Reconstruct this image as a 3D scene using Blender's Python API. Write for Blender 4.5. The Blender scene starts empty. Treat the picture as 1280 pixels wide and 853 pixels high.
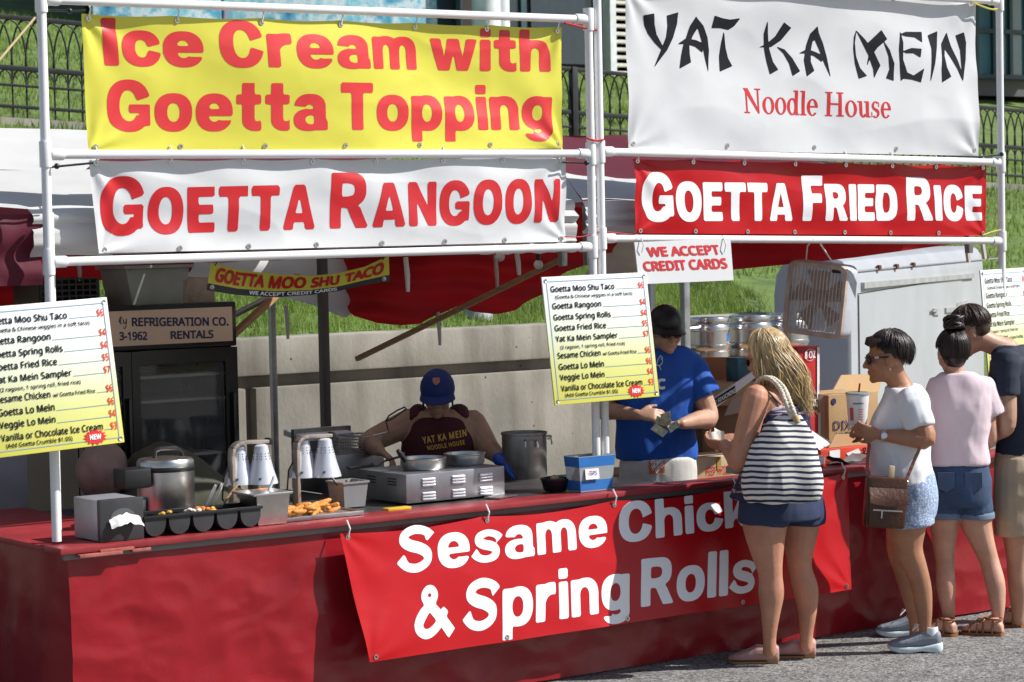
import bpy, bmesh, math, random, os
import numpy as np
from mathutils import Vector, Matrix, noise
random.seed(7); np.random.seed(7)
SC = bpy.context.scene
COL = SC.collection
R = math.radians

# ------------------------------------------------------------------ camera, sky, sun, exposure
PIX = 3022.0                                   # focal length in pixels of a 1280 wide frame (85 mm)
_a, _p, _r = R(53.81), R(2.65), R(1.15)
FWD = Vector((math.cos(_a) * math.cos(_p), math.sin(_a) * math.cos(_p), -math.sin(_p)))
_rt = Vector((math.sin(_a), -math.cos(_a), 0)); _up = _rt.cross(FWD)
CX = _rt * math.cos(_r) - _up * math.sin(_r)
CY = _up * math.cos(_r) + _rt * math.sin(_r)
EYE = Vector((-7.40, -9.33, 2.19))
RH = _rt.copy(); FH = Vector((math.cos(_a), math.sin(_a), 0)); UP = Vector((0, 0, 1))
cam = bpy.data.cameras.new('camera'); camo = bpy.data.objects.new('camera', cam); COL.objects.link(camo)
cam.sensor_width = 36; cam.lens = 85; cam.clip_end = 600; cam.clip_start = .1
camo.matrix_world = Matrix(((CX.x, CY.x, -FWD.x, EYE.x), (CX.y, CY.y, -FWD.y, EYE.y), (CX.z, CY.z, -FWD.z, EYE.z), (0, 0, 0, 1)))
cam.dof.use_dof = True; cam.dof.focus_distance = 12.4; cam.dof.aperture_fstop = 8
SC.camera = camo
SUN_DIR = Vector((0.80, -0.60, 0.93)).normalized()          # towards the sun
world = bpy.data.worlds.new('World'); SC.world = world; world.use_nodes = True
_nt = world.node_tree
_sky = _nt.nodes.new('ShaderNodeTexSky'); _sky.sky_type = 'NISHITA'; _sky.sun_disc = False
_sky.sun_elevation = math.asin(SUN_DIR.z); _sky.sun_rotation = math.atan2(SUN_DIR.x, SUN_DIR.y)
_sky.altitude = 200; _sky.air_density = 1.0; _sky.dust_density = 1.5
_bg = _nt.nodes['Background']; _bg.inputs[1].default_value = 0.078
_nt.links.new(_sky.outputs[0], _bg.inputs[0])
sun = bpy.data.lights.new('sun', 'SUN'); suno = bpy.data.objects.new('sun', sun); COL.objects.link(suno)
sun.energy = 4.9; sun.angle = R(.53); sun.color = (1, .975, .93)
suno.rotation_euler = (-SUN_DIR).to_track_quat('-Z', 'Y').to_euler()
suno.location = (8, -8, 12)
SC.view_settings.view_transform = 'Standard'; SC.view_settings.look = 'None'
SC.view_settings.exposure = 0.34; SC.view_settings.gamma = 1; SC.view_settings.use_curve_mapping = False
SC.cycles.max_bounces = 8; SC.cycles.transparent_max_bounces = 8
SC.cycles.use_denoising = True

# ------------------------------------------------------------------ survey: photograph measurements to places in the world
def ray(px, py): return FWD * PIX + CX * (px - 640) - CY * (py - 426.5)
def PY(px, py, Y):
    d = ray(px, py); return EYE + d * ((Y - EYE.y) / d.y)
def PZ(px, py, z=0.0):
    d = ray(px, py); return EYE + d * ((z - EYE.z) / d.z)
def PD(px, py, O, d=0.0):
    """point on the upright plane facing the eye, d metres beyond O"""
    q = ray(px, py); return EYE + q * (((O - EYE).dot(FH) + d) / q.dot(FH))

# ------------------------------------------------------------------ materials
MATS = {}
def mat(name, col, rough=.6, metal=0., var=.12, vscale=6., bump=0., bscale=60., spec=.5, trans=0., emit=0., emitcol=None, stretch=(1, 1, 1), coat=0.):
    if name in MATS: return MATS[name]
    m = bpy.data.materials.new(name); m.use_nodes = True; nt = m.node_tree
    b = nt.nodes['Principled BSDF']; out = nt.nodes['Material Output']
    b.inputs['Roughness'].default_value = rough; b.inputs['Metallic'].default_value = metal
    b.inputs['Specular IOR Level'].default_value = spec; b.inputs['Coat Weight'].default_value = coat
    tc = nt.nodes.new('ShaderNodeTexCoord'); mp = nt.nodes.new('ShaderNodeMapping'); mp.inputs['Scale'].default_value = stretch
    nt.links.new(tc.outputs['Object'], mp.inputs[0])
    n = nt.nodes.new('ShaderNodeTexNoise'); n.inputs['Scale'].default_value = vscale; n.inputs['Detail'].default_value = 6; n.inputs['Roughness'].default_value = .62
    nt.links.new(mp.outputs[0], n.inputs['Vector'])
    cr = nt.nodes.new('ShaderNodeValToRGB'); e = cr.color_ramp.elements
    e[0].position = .3; e[1].position = .7
    e[0].color = [max(0, c * (1 - var)) for c in col[:3]] + [1]; e[1].color = [min(1, c * (1 + var)) for c in col[:3]] + [1]
    nt.links.new(n.outputs['Fac'], cr.inputs[0]); nt.links.new(cr.outputs[0], b.inputs['Base Color'])
    rr = nt.nodes.new('ShaderNodeMapRange'); rr.inputs[1].default_value = .25; rr.inputs[2].default_value = .75
    rr.inputs[3].default_value = max(.02, rough * .8); rr.inputs[4].default_value = min(1, rough * 1.2)
    nt.links.new(n.outputs['Fac'], rr.inputs[0]); nt.links.new(rr.outputs[0], b.inputs['Roughness'])
    if bump:
        n2 = nt.nodes.new('ShaderNodeTexNoise'); n2.inputs['Scale'].default_value = bscale; n2.inputs['Detail'].default_value = 5
        nt.links.new(mp.outputs[0], n2.inputs['Vector'])
        bp = nt.nodes.new('ShaderNodeBump'); bp.inputs['Strength'].default_value = bump; bp.inputs['Distance'].default_value = .02
        nt.links.new(n2.outputs['Fac'], bp.inputs['Height']); nt.links.new(bp.outputs[0], b.inputs['Normal'])
    if trans:
        t = nt.nodes.new('ShaderNodeBsdfTranslucent'); nt.links.new(cr.outputs[0], t.inputs[0])
        mx = nt.nodes.new('ShaderNodeMixShader'); mx.inputs[0].default_value = trans
        nt.links.new(b.outputs[0], mx.inputs[1]); nt.links.new(t.outputs[0], mx.inputs[2]); nt.links.new(mx.outputs[0], out.inputs[0])
    if emit:
        b.inputs['Emission Color'].default_value = list(emitcol or col[:3]) + [1]; b.inputs['Emission Strength'].default_value = emit
    MATS[name] = m; return m
def nodes_of(m): return m.node_tree, m.node_tree.nodes['Principled BSDF']

# ------------------------------------------------------------------ mesh builder and object bookkeeping
class MB:
    def __init__(s): s.v = []; s.f = []
    def add(s, vs, fs):
        k = len(s.v); s.v.extend([tuple(q) for q in vs]); s.f.extend([tuple(i + k for i in f) for f in fs]); return s
    def box(s, c, size, rot=None, bev=0.0):
        bm = bmesh.new(); bmesh.ops.create_cube(bm, size=1)
        for q in bm.verts: q.co = Vector((q.co.x * size[0], q.co.y * size[1], q.co.z * size[2]))
        if bev: bmesh.ops.bevel(bm, geom=bm.edges[:], offset=bev, segments=2, profile=.6, affect='EDGES')
        M = rot.to_4x4() if rot is not None else Matrix()
        bm.verts.index_update()
        s.add([M @ q.co + Vector(c) for q in bm.verts], [[q.index for q in f.verts] for f in bm.faces]); bm.free(); return s
    def bar(s, p, q, w, h, roll=None):
        p, q = Vector(p), Vector(q); d = q - p; z = d.normalized()
        x = z.cross(Vector(roll) if roll else UP)
        if x.length < 1e-4: x = Vector((1, 0, 0))
        x.normalize(); y = z.cross(x)
        M = Matrix((x, y, z)).transposed()
        return s.box((p + q) / 2, (w, h, d.length), M, bev=min(w, h) * .12)
    def rings(s, rings, cap=True, close=True):
        n = len(rings[0]); vs = [q for r in rings for q in r]; fs = []
        for i in range(len(rings) - 1):
            for j in range(n if close else n - 1):
                j2 = (j + 1) % n
                fs.append((i * n + j, i * n + j2, (i + 1) * n + j2, (i + 1) * n + j))
        if cap:
            fs.append(tuple(range(n - 1, -1, -1))); fs.append(tuple(range((len(rings) - 1) * n, len(rings) * n)))
        return s.add(vs, fs)
    def tube(s, pts, r, n=8, cap=True):
        pts = [Vector(p) for p in pts]; rs = r if isinstance(r, (list, tuple)) else [r] * len(pts)
        x = None; rings = []
        for i, p in enumerate(pts):
            t = (pts[min(i + 1, len(pts) - 1)] - pts[max(i - 1, 0)]).normalized()
            if x is None:
                x = t.orthogonal().normalized()
            else:
                x = x - t * x.dot(t)
                x = x.normalized() if x.length > 1e-6 else t.orthogonal().normalized()
            y = t.cross(x)
            rings.append([p + (x * math.cos(k * 2 * math.pi / n) + y * math.sin(k * 2 * math.pi / n)) * rs[i] for k in range(n)])
        return s.rings(rings, cap)
    def lathe(s, prof, c=(0, 0, 0), n=24, axis=None, cap=True):
        z = Vector(axis).normalized() if axis else Vector((0, 0, 1)); x = z.orthogonal().normalized(); y = z.cross(x); c = Vector(c)
        rings = [[c + z * h + (x * math.cos(k * 2 * math.pi / n) + y * math.sin(k * 2 * math.pi / n)) * max(r, 1e-4) for k in range(n)] for r, h in prof]
        return s.rings(rings, cap)
    def ell(s, c, r, rot=None, n=14, m=8):
        M = rot if rot is not None else Matrix.Identity(3); c = Vector(c); rings = []
        for i in range(m + 1):
            th = -math.pi / 2 + math.pi * (i + .02 * (1 if i == 0 else -1 if i == m else 0)) / m
            rings.append([c + M @ Vector((r[0] * math.cos(th) * math.cos(2 * math.pi * k / n), r[1] * math.cos(th) * math.sin(2 * math.pi * k / n), r[2] * math.sin(th))) for k in range(n)])
        return s.rings(rings)
    def sheet(s, fn, nu, nv):
        vs = [fn(i / nu, j / nv) for j in range(nv + 1) for i in range(nu + 1)]
        fs = [(j * (nu + 1) + i, j * (nu + 1) + i + 1, (j + 1) * (nu + 1) + i + 1, (j + 1) * (nu + 1) + i) for j in range(nv) for i in range(nu)]
        return s.add(vs, fs)
    def prism(s, poly, depth):
        """poly: world points of a planar outline; depth: vector"""
        n = len(poly); d = Vector(depth); vs = [Vector(p) for p in poly] + [Vector(p) + d for p in poly]
        fs = [tuple(range(n)), tuple(range(2 * n - 1, n - 1, -1))] + [(i, (i + 1) % n, (i + 1) % n + n, i + n) for i in range(n)]
        return s.add(vs, fs)
    def build(s, name, m, parent=None, smooth=40, local=False, label=None, data=None):
        me = bpy.data.meshes.new(name)
        vs = s.v
        if parent is not None and not local:
            inv = MW[parent.name].inverted(); vs = [tuple(inv @ Vector(q)) for q in vs]
        me.from_pydata(vs, [], s.f)
        return finish(me, name, m, parent, smooth, label)
MW = {}
def finish(me, name, m, parent=None, smooth=40, label=None, recalc=True):
    if recalc:
        bm = bmesh.new(); bm.from_mesh(me); bmesh.ops.recalc_face_normals(bm, faces=bm.faces[:]); bm.to_mesh(me); bm.free()
    if m is not None: me.materials.append(m)
    if smooth:
        me.polygons.foreach_set('use_smooth', [True] * len(me.polygons)); me.set_sharp_from_angle(angle=R(smooth))
    o = bpy.data.objects.new(name, me); COL.objects.link(o)
    if parent is not None:
        o.parent = parent; MW[o.name] = MW[parent.name]
    else: MW[o.name] = Matrix()
    if label: o['label'] = label
    return o
def tag(o, label, cat, group=None, kind=None):
    if label: o['label'] = label
    if cat: o['category'] = cat
    if group: o['group'] = group
    if kind: o['kind'] = kind
    return o
def thing(name, label, cat, loc=(0, 0, 0), rz=0, group=None):
    o = bpy.data.objects.new(name, None); COL.objects.link(o); o.empty_display_size = .1
    o.location = loc; o.rotation_euler = (0, 0, rz); MW[o.name] = Matrix.Translation(Vector(loc)) @ Matrix.Rotation(rz, 4, 'Z')
    return tag(o, label, cat, group)
def dup(root, loc, rz, label, group=None):
    r = root.copy(); COL.objects.link(r); r.location = loc; r.rotation_euler = (0, 0, rz); r['label'] = label
    if group: r['group'] = group
    for ch in list(root.children):
        c = ch.copy(); COL.objects.link(c); c.parent = r
        for g in list(ch.children):
            d = g.copy(); COL.objects.link(d); d.parent = c
    return r
def solo(mb, name, m, label, cat, group=None, smooth=40):
    """a thing that is one mesh: origin at its base centre"""
    vs = np.array(mb.v); c = Vector(((vs[:, 0].min() + vs[:, 0].max()) / 2, (vs[:, 1].min() + vs[:, 1].max()) / 2, vs[:, 2].min()))
    mb.v = [tuple(Vector(q) - c) for q in mb.v]
    o = mb.build(name, m, None, smooth); o.location = c; MW[o.name] = Matrix.Translation(c)
    return tag(o, label, cat, group)
def noi(x, y=0., z=0.): return noise.noise(Vector((x, y, z)))

# ------------------------------------------------------------------ lettering: outlines -> distance field -> fine mesh that can follow folds
FONT = None
for _d in (bpy.utils.system_resource('DATAFILES') or '', os.path.join(os.path.dirname(bpy.app.binary_path), '%d.%d' % bpy.app.version[:2], 'datafiles')):
    _f = os.path.join(_d, 'fonts', 'NotoSansHebrew-Regular.woff2')      # ships with Blender; has plain latin letters
    try:
        if FONT is None and os.path.exists(_f): FONT = bpy.data.fonts.load(_f)
    except Exception: FONT = None
def outline(txt, space=1.0, slant=0.0):
    cu = bpy.data.curves.new('t', 'FONT'); cu.body = txt; cu.dimensions = '2D'; cu.space_character = space; cu.resolution_u = 4; cu.shear = slant
    if FONT: cu.font = FONT
    o = bpy.data.objects.new('t', cu); COL.objects.link(o)
    dg = bpy.context.evaluated_depsgraph_get(); me = bpy.data.meshes.new_from_object(o.evaluated_get(dg))
    cnt = {}
    for p in me.polygons:
        vs = list(p.vertices)
        for i in range(len(vs)):
            k = tuple(sorted((vs[i], vs[(i + 1) % len(vs)]))); cnt[k] = cnt.get(k, 0) + 1
    co = np.array([v.co[:2] for v in me.vertices]); seg = np.array([[co[a], co[b]] for (a, b), c in cnt.items() if c == 1])
    bpy.data.objects.remove(o); bpy.data.curves.remove(cu); bpy.data.meshes.remove(me)
    return seg
def poly_segs(p):
    p = np.array(p, float); return np.stack([p, np.roll(p, -1, 0)], 1)
def runs(parts, gap=.06, space=1.0):
    """runs of one line at different sizes: [('G', 1), ('OETTA', .8), None = word space]"""
    x = 0; out = []
    for q in parts:
        if q is None: x += .28; continue
        s = outline(q[0], space) * q[1]; w0 = s[:, :, 0].min(); s[:, :, 0] += x - w0; x = s[:, :, 0].max() + gap; out.append(s)
    return np.concatenate(out)
def _sdf(s, gx, gy, lim, pn):
    a, b = s[:, 0], s[:, 1]; F = np.full((len(gy), len(gx)), 9.)
    i0 = max(0, int(np.searchsorted(gx, s[:, :, 0].min() - lim))); i1 = min(len(gx), int(np.searchsorted(gx, s[:, :, 0].max() + lim)) + 1)
    for c0 in range(i0, i1, 16):
        xs = gx[c0:min(c0 + 16, i1)]
        k = (np.maximum(a[:, 0], b[:, 0]) >= xs[0] - lim) & (np.minimum(a[:, 0], b[:, 0]) <= xs[-1] + lim)
        if not k.any(): continue
        A, B = a[k], b[k]
        X, Y = np.meshgrid(xs, gy); P = np.stack([X.ravel(), Y.ravel()], 1)
        AB = B - A; L = (AB ** 2).sum(1) + 1e-12
        t = np.clip(((P[:, None, :] - A[None]) * AB[None]).sum(2) / L[None], 0, 1)
        D = np.abs(P[:, None, :] - (A[None] + t[..., None] * AB[None]))
        d = ((D ** pn).sum(2) ** (1 / pn)).min(1)
        cond = (A[None, :, 0] > P[:, None, 0]) != (B[None, :, 0] > P[:, None, 0])
        den = np.where(np.abs(AB[:, 0]) < 1e-12, 1e-12, AB[:, 0])
        yi = A[None, :, 1] + (P[:, None, 0] - A[None, :, 0]) / den[None] * AB[None, :, 1]
        ins = ((cond & (yi > P[:, None, 1])).sum(1) % 2) == 1
        F[:, c0:c0 + len(xs)] = np.where(ins, -d, d).reshape(len(gy), len(xs))
    return F
def field_mesh(sets, cell, off, pn=4):
    """sets: outlines (segment arrays), or lists of ('+'/'-', segments) applied in order; all are united"""
    comps = [s if isinstance(s, list) else [('+', s)] for s in sets]
    allp = np.concatenate([s.reshape(-1, 2) for c in comps for sg, s in c if sg == '+']); lo = allp.min(0) - off - 1.6 * cell; hi = allp.max(0) + off + 1.6 * cell
    nx = int((hi[0] - lo[0]) / cell) + 2; ny = int((hi[1] - lo[1]) / cell) + 2
    gx = lo[0] + np.arange(nx) * cell; gy = lo[1] + np.arange(ny) * cell
    F = np.full((ny, nx), 9.); lim = off + 3 * cell
    for c in comps:
        G = np.full((ny, nx), 9.)
        for sg, s in c:
            d = _sdf(s, gx, gy, lim, pn)
            G = np.minimum(G, d) if sg == '+' else np.maximum(G, -d)
        F = np.minimum(F, G)
    F = F - off
    vid = {}; V = []; faces = []
    def vert(key, x, y):
        i = vid.get(key)
        if i is None: i = vid[key] = len(V); V.append((x, y))
        return i
    neg = F < 0
    act = neg[:-1, :-1] | neg[1:, :-1] | neg[:-1, 1:] | neg[1:, 1:]
    for j, i in zip(*np.nonzero(act)):
        cs = ((j, i), (j, i + 1), (j + 1, i + 1), (j + 1, i)); poly = []
        for q in range(4):
            (ja, ia), (jb, ib) = cs[q], cs[(q + 1) % 4]; fa, fb = F[ja, ia], F[jb, ib]
            if fa < 0: poly.append(vert((ja, ia), gx[ia], gy[ja]))
            if (fa < 0) != (fb < 0):
                t = fa / (fa - fb); key = (ja, ia, jb, ib) if (ja, ia) < (jb, ib) else (jb, ib, ja, ia)
                poly.append(vert(key, gx[ia] + t * (gx[ib] - gx[ia]), gy[ja] + t * (gy[jb] - gy[ja])))
        if len(poly) > 2: faces.append(tuple(poly))
    return np.array(V), faces
_TC = {}
def text_mesh(line, off=.0, cell=.045, space=1.0, slant=0.0):
    """ink-box normalised lettering (0..1, 0..1) from a string or a list of runs"""
    key = (str(line), off, cell, space, slant)
    if key not in _TC:
        s = runs(line, space=space) if isinstance(line, list) else outline(line, space, slant)
        V, F = field_mesh([s], cell, off); lo, hi = V.min(0), V.max(0); _TC[key] = ((V - lo) / (hi - lo), F, (hi - lo)[0] / (hi - lo)[1])
    return _TC[key][:2]
def text_aspect(line, off, cell, space=1.0):
    text_mesh(line, off, cell, space); return _TC[(str(line), off, cell, space, 0.0)][2]
def bil(q, u, v):
    """q = TL, BL, TR, BR"""
    return (q[0] * (1 - u) + q[2] * u) * v + (q[1] * (1 - u) + q[3] * u) * (1 - v)
def flat_text(mb, line, O, U, W, box, off=.012, cell=.06, space=1.0, lift=None):
    """lettering on a flat board: O origin, U/W unit axes, box = (u0, w0, u1, w1) in metres"""
    V, F = text_mesh(line, off, cell, space); n = lift or Vector((0, 0, 0))
    mb.add([O + U * (box[0] + (box[2] - box[0]) * a) + W * (box[1] + (box[3] - box[1]) * b) + n for a, b in V], F)
def crm(P, k=5):
    """Catmull-Rom through rows of numbers"""
    P = [np.array(p, float) for p in P]
    if len(P) < 3: k = max(k, 3)
    Q = [2 * P[0] - P[1]] + P + [2 * P[-1] - P[-2]]; out = []
    for i in range(len(P) - 1):
        a, b, c, d = Q[i:i + 4]
        for j in range(k):
            t = j / k; out.append(.5 * ((2 * b) + (c - a) * t + (2 * a - 5 * b + 4 * c - d) * t * t + (3 * b - a - 3 * c + d) * t ** 3))
    out.append(P[-1]); return out
# ------------------------------------------------------------------ heavy sign-writer's alphabet, each letter a union of plain shapes (cap height 1)
def sq(x0, y0, x1, y1): return ('+', [(x0, y0), (x1, y0), (x1, y1), (x0, y1)])
def cut(p): return ('-', p)
def cutb(x0, y0, x1, y1): return ('-', [(x0, y0), (x1, y0), (x1, y1), (x0, y1)])
def se(cx, cy, rx, ry, n=2.35, s='+', k=56):
    P = []
    for i in range(k):
        a = 2 * math.pi * i / k; c, d = math.cos(a), math.sin(a)
        P.append((cx + rx * math.copysign(abs(c) ** (2 / n), c), cy + ry * math.copysign(abs(d) ** (2 / n), d)))
    return (s, P)
def stroke(pts, ws, n=40):
    P = [Vector(p) for p in pts]; P = [P[0] * 2 - P[1]] + P + [P[-1] * 2 - P[-2]]; W_ = [ws[0]] + list(ws) + [ws[-1]]; C = []
    m = len(pts) - 1
    for i in range(n + 1):
        s = min(i / n * m, m - 1e-6); k = int(s); t = s - k; a, b, c, d = P[k], P[k + 1], P[k + 2], P[k + 3]
        C.append((.5 * ((2 * b) + (c - a) * t + (2 * a - 5 * b + 4 * c - d) * t * t + (3 * b - a - 3 * c + d) * t ** 3), W_[k + 1] * (1 - t) + W_[k + 2] * t))
    L, Rr = [], []
    for i, (p, w) in enumerate(C):
        d = (C[min(i + 1, n)][0] - C[max(i - 1, 0)][0]).normalized(); nn = Vector((-d.y, d.x)) * w / 2; L.append(tuple(p + nn)); Rr.append(tuple(p - nn))
    return L + Rr[::-1]
X_ = .735
def heavy(ch, w, h):
    """-> advance width and list of components (each a list of +/- shapes); w = stem, h = bar thickness"""
    W = w * 1.06; i2 = .84
    rg = lambda cx, cy, rx, ry, ww, hh: [se(cx, cy, rx, ry), se(cx, cy, rx - ww, ry - hh, 2.2, '-')]
    if ch == 'o': return .88, [rg(.44, X_ / 2, .44, .385, w, h)]
    if ch == 'c': return .82, [rg(.43, X_ / 2, .43, .385, w, h) + [cut([(.43, X_ / 2), (1.1, .545), (1.1, .225)])]]
    if ch == 'e': return .87, [rg(.435, X_ / 2, .435, .385, w, h) + [cut([(.435, .31), (1.1, .31), (1.1, .205), (.60, .20), (.435, .24)])], [sq(w * .6, .30, .868, .30 + h * .7)]]
    if ch == 'a': return .84, [[se(.41, .47, .39, .282), se(.40, .44, .39 - w, .29 - h, 2.2, '-'), cut([(-.2, .53), (.30, .49), (.50, .44), (.9, .44), (.9, -.3), (-.2, -.3)])], [sq(.80 - w, .10, .80, .50)], [cutless for cutless in [sq(.80 - w, 0, .845, .2)]],
                             [se(.37, .21, .37, .225), se(.44, .215, .44 - w, .10, 2.2, '-'), cutb(.75, -.2, 1.1, .6)]]
    if ch == 'r': return .60, [[sq(0, 0, w, X_ + .0)], [se(.46, .36, .42, .395), se(.50, .30, .50 - w, .40 - h, 2.2, '-'), cutb(-.2, -.2, 1.2, .40), cutb(.59, -.2, 1.2, 1.2), cutb(.52, -.2, 1.2, .52)]]
    if ch in 'nh':
        return .84, [[sq(0, 0, w, 1 if ch == 'h' else X_)], [sq(.83 - w, 0, .83, .45)], [se(.43, .40, .40, .355), se(.415, .40, .415 - w, .355 - h, 2.2, '-'), cutb(-.2, -.2, 1.2, .40)]]
    if ch == 'm':
        w *= .92; q = [[sq(0, 0, w, X_)]]
        for k in (0, 1): q += [[sq(.46 + .46 * k, 0, .46 + .46 * k + w, .45)], [se(.235 + .46 * k + w / 2, .40, .225 + w / 2, .355), se(.23 + .46 * k + w / 2, .40, .23 - w / 2, .355 - h, 2.2, '-'), cutb(-.2, -.2, 2, .40)]]
        return .92 + w, q
    if ch == 'i': return w, [[sq(0, 0, w, X_)], [sq(0, .80, w, 1)]]
    if ch == 'l': return w, [[sq(0, 0, w, 1)]]
    if ch == 'I': return W, [[sq(0, 0, W, 1)]]
    if ch == 't': return .60, [[sq(.14, .20, .14 + w, .97)], [sq(0, X_ - h * 1.02, .585, X_)], [se(.14 + .34, .235, .34, .245), se(.14 + .36, .235, .36 - w, .245 - h, 2.2, '-'), cutb(-.2, .24, 1.2, 1.2), cutb(.585, -.5, 1.2, 1.2)]]
    if ch == 'w': return 1.26, [[('+', [(0, X_), (w, X_), (.385, .27), (.47, X_), (.47 + w * 1.06, X_), (.875, .27), (1.26 - w, X_), (1.26, X_), (1.03, 0), (.73, 0), (.63, .44), (.53, 0), (.23, 0)])]]
    if ch == 'p': return .86, [[sq(0, -.25, w, X_)], [se(.45, X_ / 2, .41, .385), se(.43, X_ / 2, .43 - w, .385 - h, 2.2, '-'), cutb(-.5, -.5, w * .4, 1)]]
    if ch == 'g': return .86, [[sq(.86 - w, 0, .86, X_)], [se(.41, .385, .41, .37), se(.43, .385, .43 - w, .37 - h, 2.2, '-'), cutb(.86 - w * .4, -.5, 2, 1)], [se(.44, 0, .42, .26), se(.44, .04, .44 - w, .30 - h, 2.2, '-'), cutb(-.5, .0, 1.5, 1), cut([(-.2, -.06), (.30, -.10), (.30, .2), (-.2, .2)])]]
    if ch == 'k': return .90, [[sq(0, 0, w, 1)], [('+', [(w - .03, .30), (.47, X_), (.86, X_), (.57, .45), (.90, 0), (.53, 0), (.37, .26), (w - .03, .12)])]]
    if ch == 's': return .80, [[('+', stroke([(.76, .50), (.66, .60), (.43, .66), (.20, .60), (.16, .49), (.30, .41), (.52, .35), (.64, .26), (.60, .13), (.38, .075), (.16, .12), (.02, .25)], [w * .8, h * .9, h * .8, h * .95, w * .72, h * 1.2, h * 1.2, w * .72, h * .95, h * .82, h * .9, w * .85], 70))]]
    if ch == 'S': return .96, [[('+', stroke([(.88, .72), (.76, .85), (.48, .91), (.22, .84), (.16, .70), (.30, .59), (.58, .50), (.76, .38), (.74, .20), (.48, .09), (.20, .14), (.04, .32)], [w, h, h, h, w * .92, h * 1.35, h * 1.35, w * .92, h, h, h, w], 70))]]
    if ch == '&': return 1.04, [[('+', stroke([(1.04, .03), (.74, .34), (.42, .64)], [h * 1.3, h * 1.25, h * 1.1], 24))], [('+', stroke([(.46, .59), (.31, .76), (.38, .89), (.52, .89), (.59, .77), (.46, .60)], [h, w * .62, h * .8, h * .8, w * .62, h], 40))], [('+', stroke([(.50, .64), (.24, .44), (.12, .25), (.22, .11), (.42, .085), (.66, .22), (.88, .50)], [h * .9, h * 1.2, w * .85, h, h, h, h * .95], 50))]]
    if ch == 'O': return 1.02, [rg(.51, .5, .51, .52, W, h * 1.06)]
    if ch == 'C': return 1.00, [rg(.50, .5, .50, .52, W, h * 1.08) + [cut([(.46, .5), (1.3, .76), (1.3, .25)])]]
    if ch == 'G': return 1.02, [rg(.51, .5, .51, .52, W, h * 1.08) + [cut([(.46, .54), (1.3, .77), (1.3, .50), (.46, .50)]), cutb(.6, .3, 1.3, .54)], [sq(.53, .36, 1.0, .36 + h * .86)], [sq(1.0 - w * .8, .10, 1.0, .5)]]
    if ch == 'T': return .88, [[sq(.44 - W / 2, 0, .44 + W / 2, .9)], [sq(0, 1 - h * 1.1, .88, 1)]]
    if ch == 'E': return .80, [[sq(0, 0, W, 1)], [sq(.1, 1 - h * 1.05, .79, 1)], [sq(.1, .405, .74, .405 + h)], [sq(.1, 0, .80, h * 1.05)]]
    if ch == 'F': return .74, [[sq(0, 0, W, 1)], [sq(.1, 1 - h * 1.08, .74, 1)], [sq(.1, .40, .66, .40 + h)]]
    if ch == 'A': return 1.06, [[('+', [(0, 0), (.53 - W * .56, 1), (.53 + W * .56, 1), (1.06, 0), (1.06 - W * 1.06, 0), (.72, .17), (.34, .17), (W * 1.06, 0)]), cut([(.395, .36), (.665, .36), (.53, .76)])]]
    if ch == 'N': return .96, [[sq(0, 0, W * .92, 1)], [sq(.96 - W * .92, 0, .96, 1)], [('+', [(0, 1), (W * .95, 1), (.96, 0), (.96 - W * .95, 0)])]]
    if ch == 'R': return 1.0, [[sq(0, 0, W, 1)], [sq(.1, .40, .5, 1), se(.52, .70, .40, .30, 2.6), sq(.1, .40, .55, 1), cutb(W, .40 + h * .9, .50, 1 - h), se(.50, .5 + .2 + h * -.05, .92 - W - .50, .30 - h, 2.4, '-')], [('+', [(.30, .44), (.62, .46), (.78, .36), (1.0, 0), (1.0 - W * 1.12, 0), (.46, .36), (.30, .38)])]]
    if ch == 'D': return .96, [[sq(0, 0, .46, 1), se(.46, .5, .50, .5, 2.5), cutb(W, h, .46, 1 - h), se(.46, .5, .50 - W, .5 - h, 2.3, '-')]]
    raise KeyError(ch)
def heavy_mesh(line, w=.30, h=.20, gap=.095, space=.36, cell=.045):
    """line: string, or list of (string, scale) with None as a word space -> ink-box normalised lettering"""
    key = ('H', str(line), w, h, gap, space)
    if key in _TC: return _TC[key][:2]
    comps = []; x = 0; sc0 = None
    for q in ([(line, 1)] if isinstance(line, str) else line):
        if q is None: x += space - gap; continue
        s, sc = q
        for ch in s:
            if ch == ' ': x += space - gap; continue
            k = 1 / sc ** .35
            a, cs = heavy(ch, w * k if sc < 1 else w, h * k if sc < 1 else h)
            for c in cs: comps.append([(sg, poly_segs([(x + px * sc, py * sc) for px, py in P])) for sg, P in c])
            x += a * sc + gap
    V, F = field_mesh(comps, cell, 0.004, 2); lo, hi = V.min(0), V.max(0); _TC[key] = ((V - lo) / (hi - lo), F, 1)
    return _TC[key][:2]
# ------------------------------------------------------------------ shared materials
M_asphalt = mat('asphalt', (.19, .185, .178), .9, var=.38, vscale=2.2, bump=.5, bscale=90)
_nt2, _b2 = nodes_of(M_asphalt)
_vo = _nt2.nodes.new('ShaderNodeTexVoronoi'); _vo.inputs['Scale'].default_value = 75
_tc = _nt2.nodes.new('ShaderNodeTexCoord'); _nt2.links.new(_tc.outputs['Object'], _vo.inputs['Vector'])
_mx = _nt2.nodes.new('ShaderNodeMix'); _mx.data_type = 'RGBA'; _mx.blend_type = 'OVERLAY'; _mx.inputs[0].default_value = .85
_old = _b2.inputs['Base Color'].links[0].from_socket
_bw = _nt2.nodes.new('ShaderNodeRGBToBW'); _nt2.links.new(_vo.outputs['Color'], _bw.inputs[0])
_nt2.links.new(_old, _mx.inputs[6]); _nt2.links.new(_bw.outputs[0], _mx.inputs[7]); _nt2.links.new(_mx.outputs[2], _b2.inputs['Base Color'])
M_soil = mat('turf', (.10, .155, .032), .9, var=.4, vscale=3, bump=.6, bscale=20)
M_grass = mat('grass_blade', (.21, .30, .058), .6, var=.5, vscale=.8, trans=.4)
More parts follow.
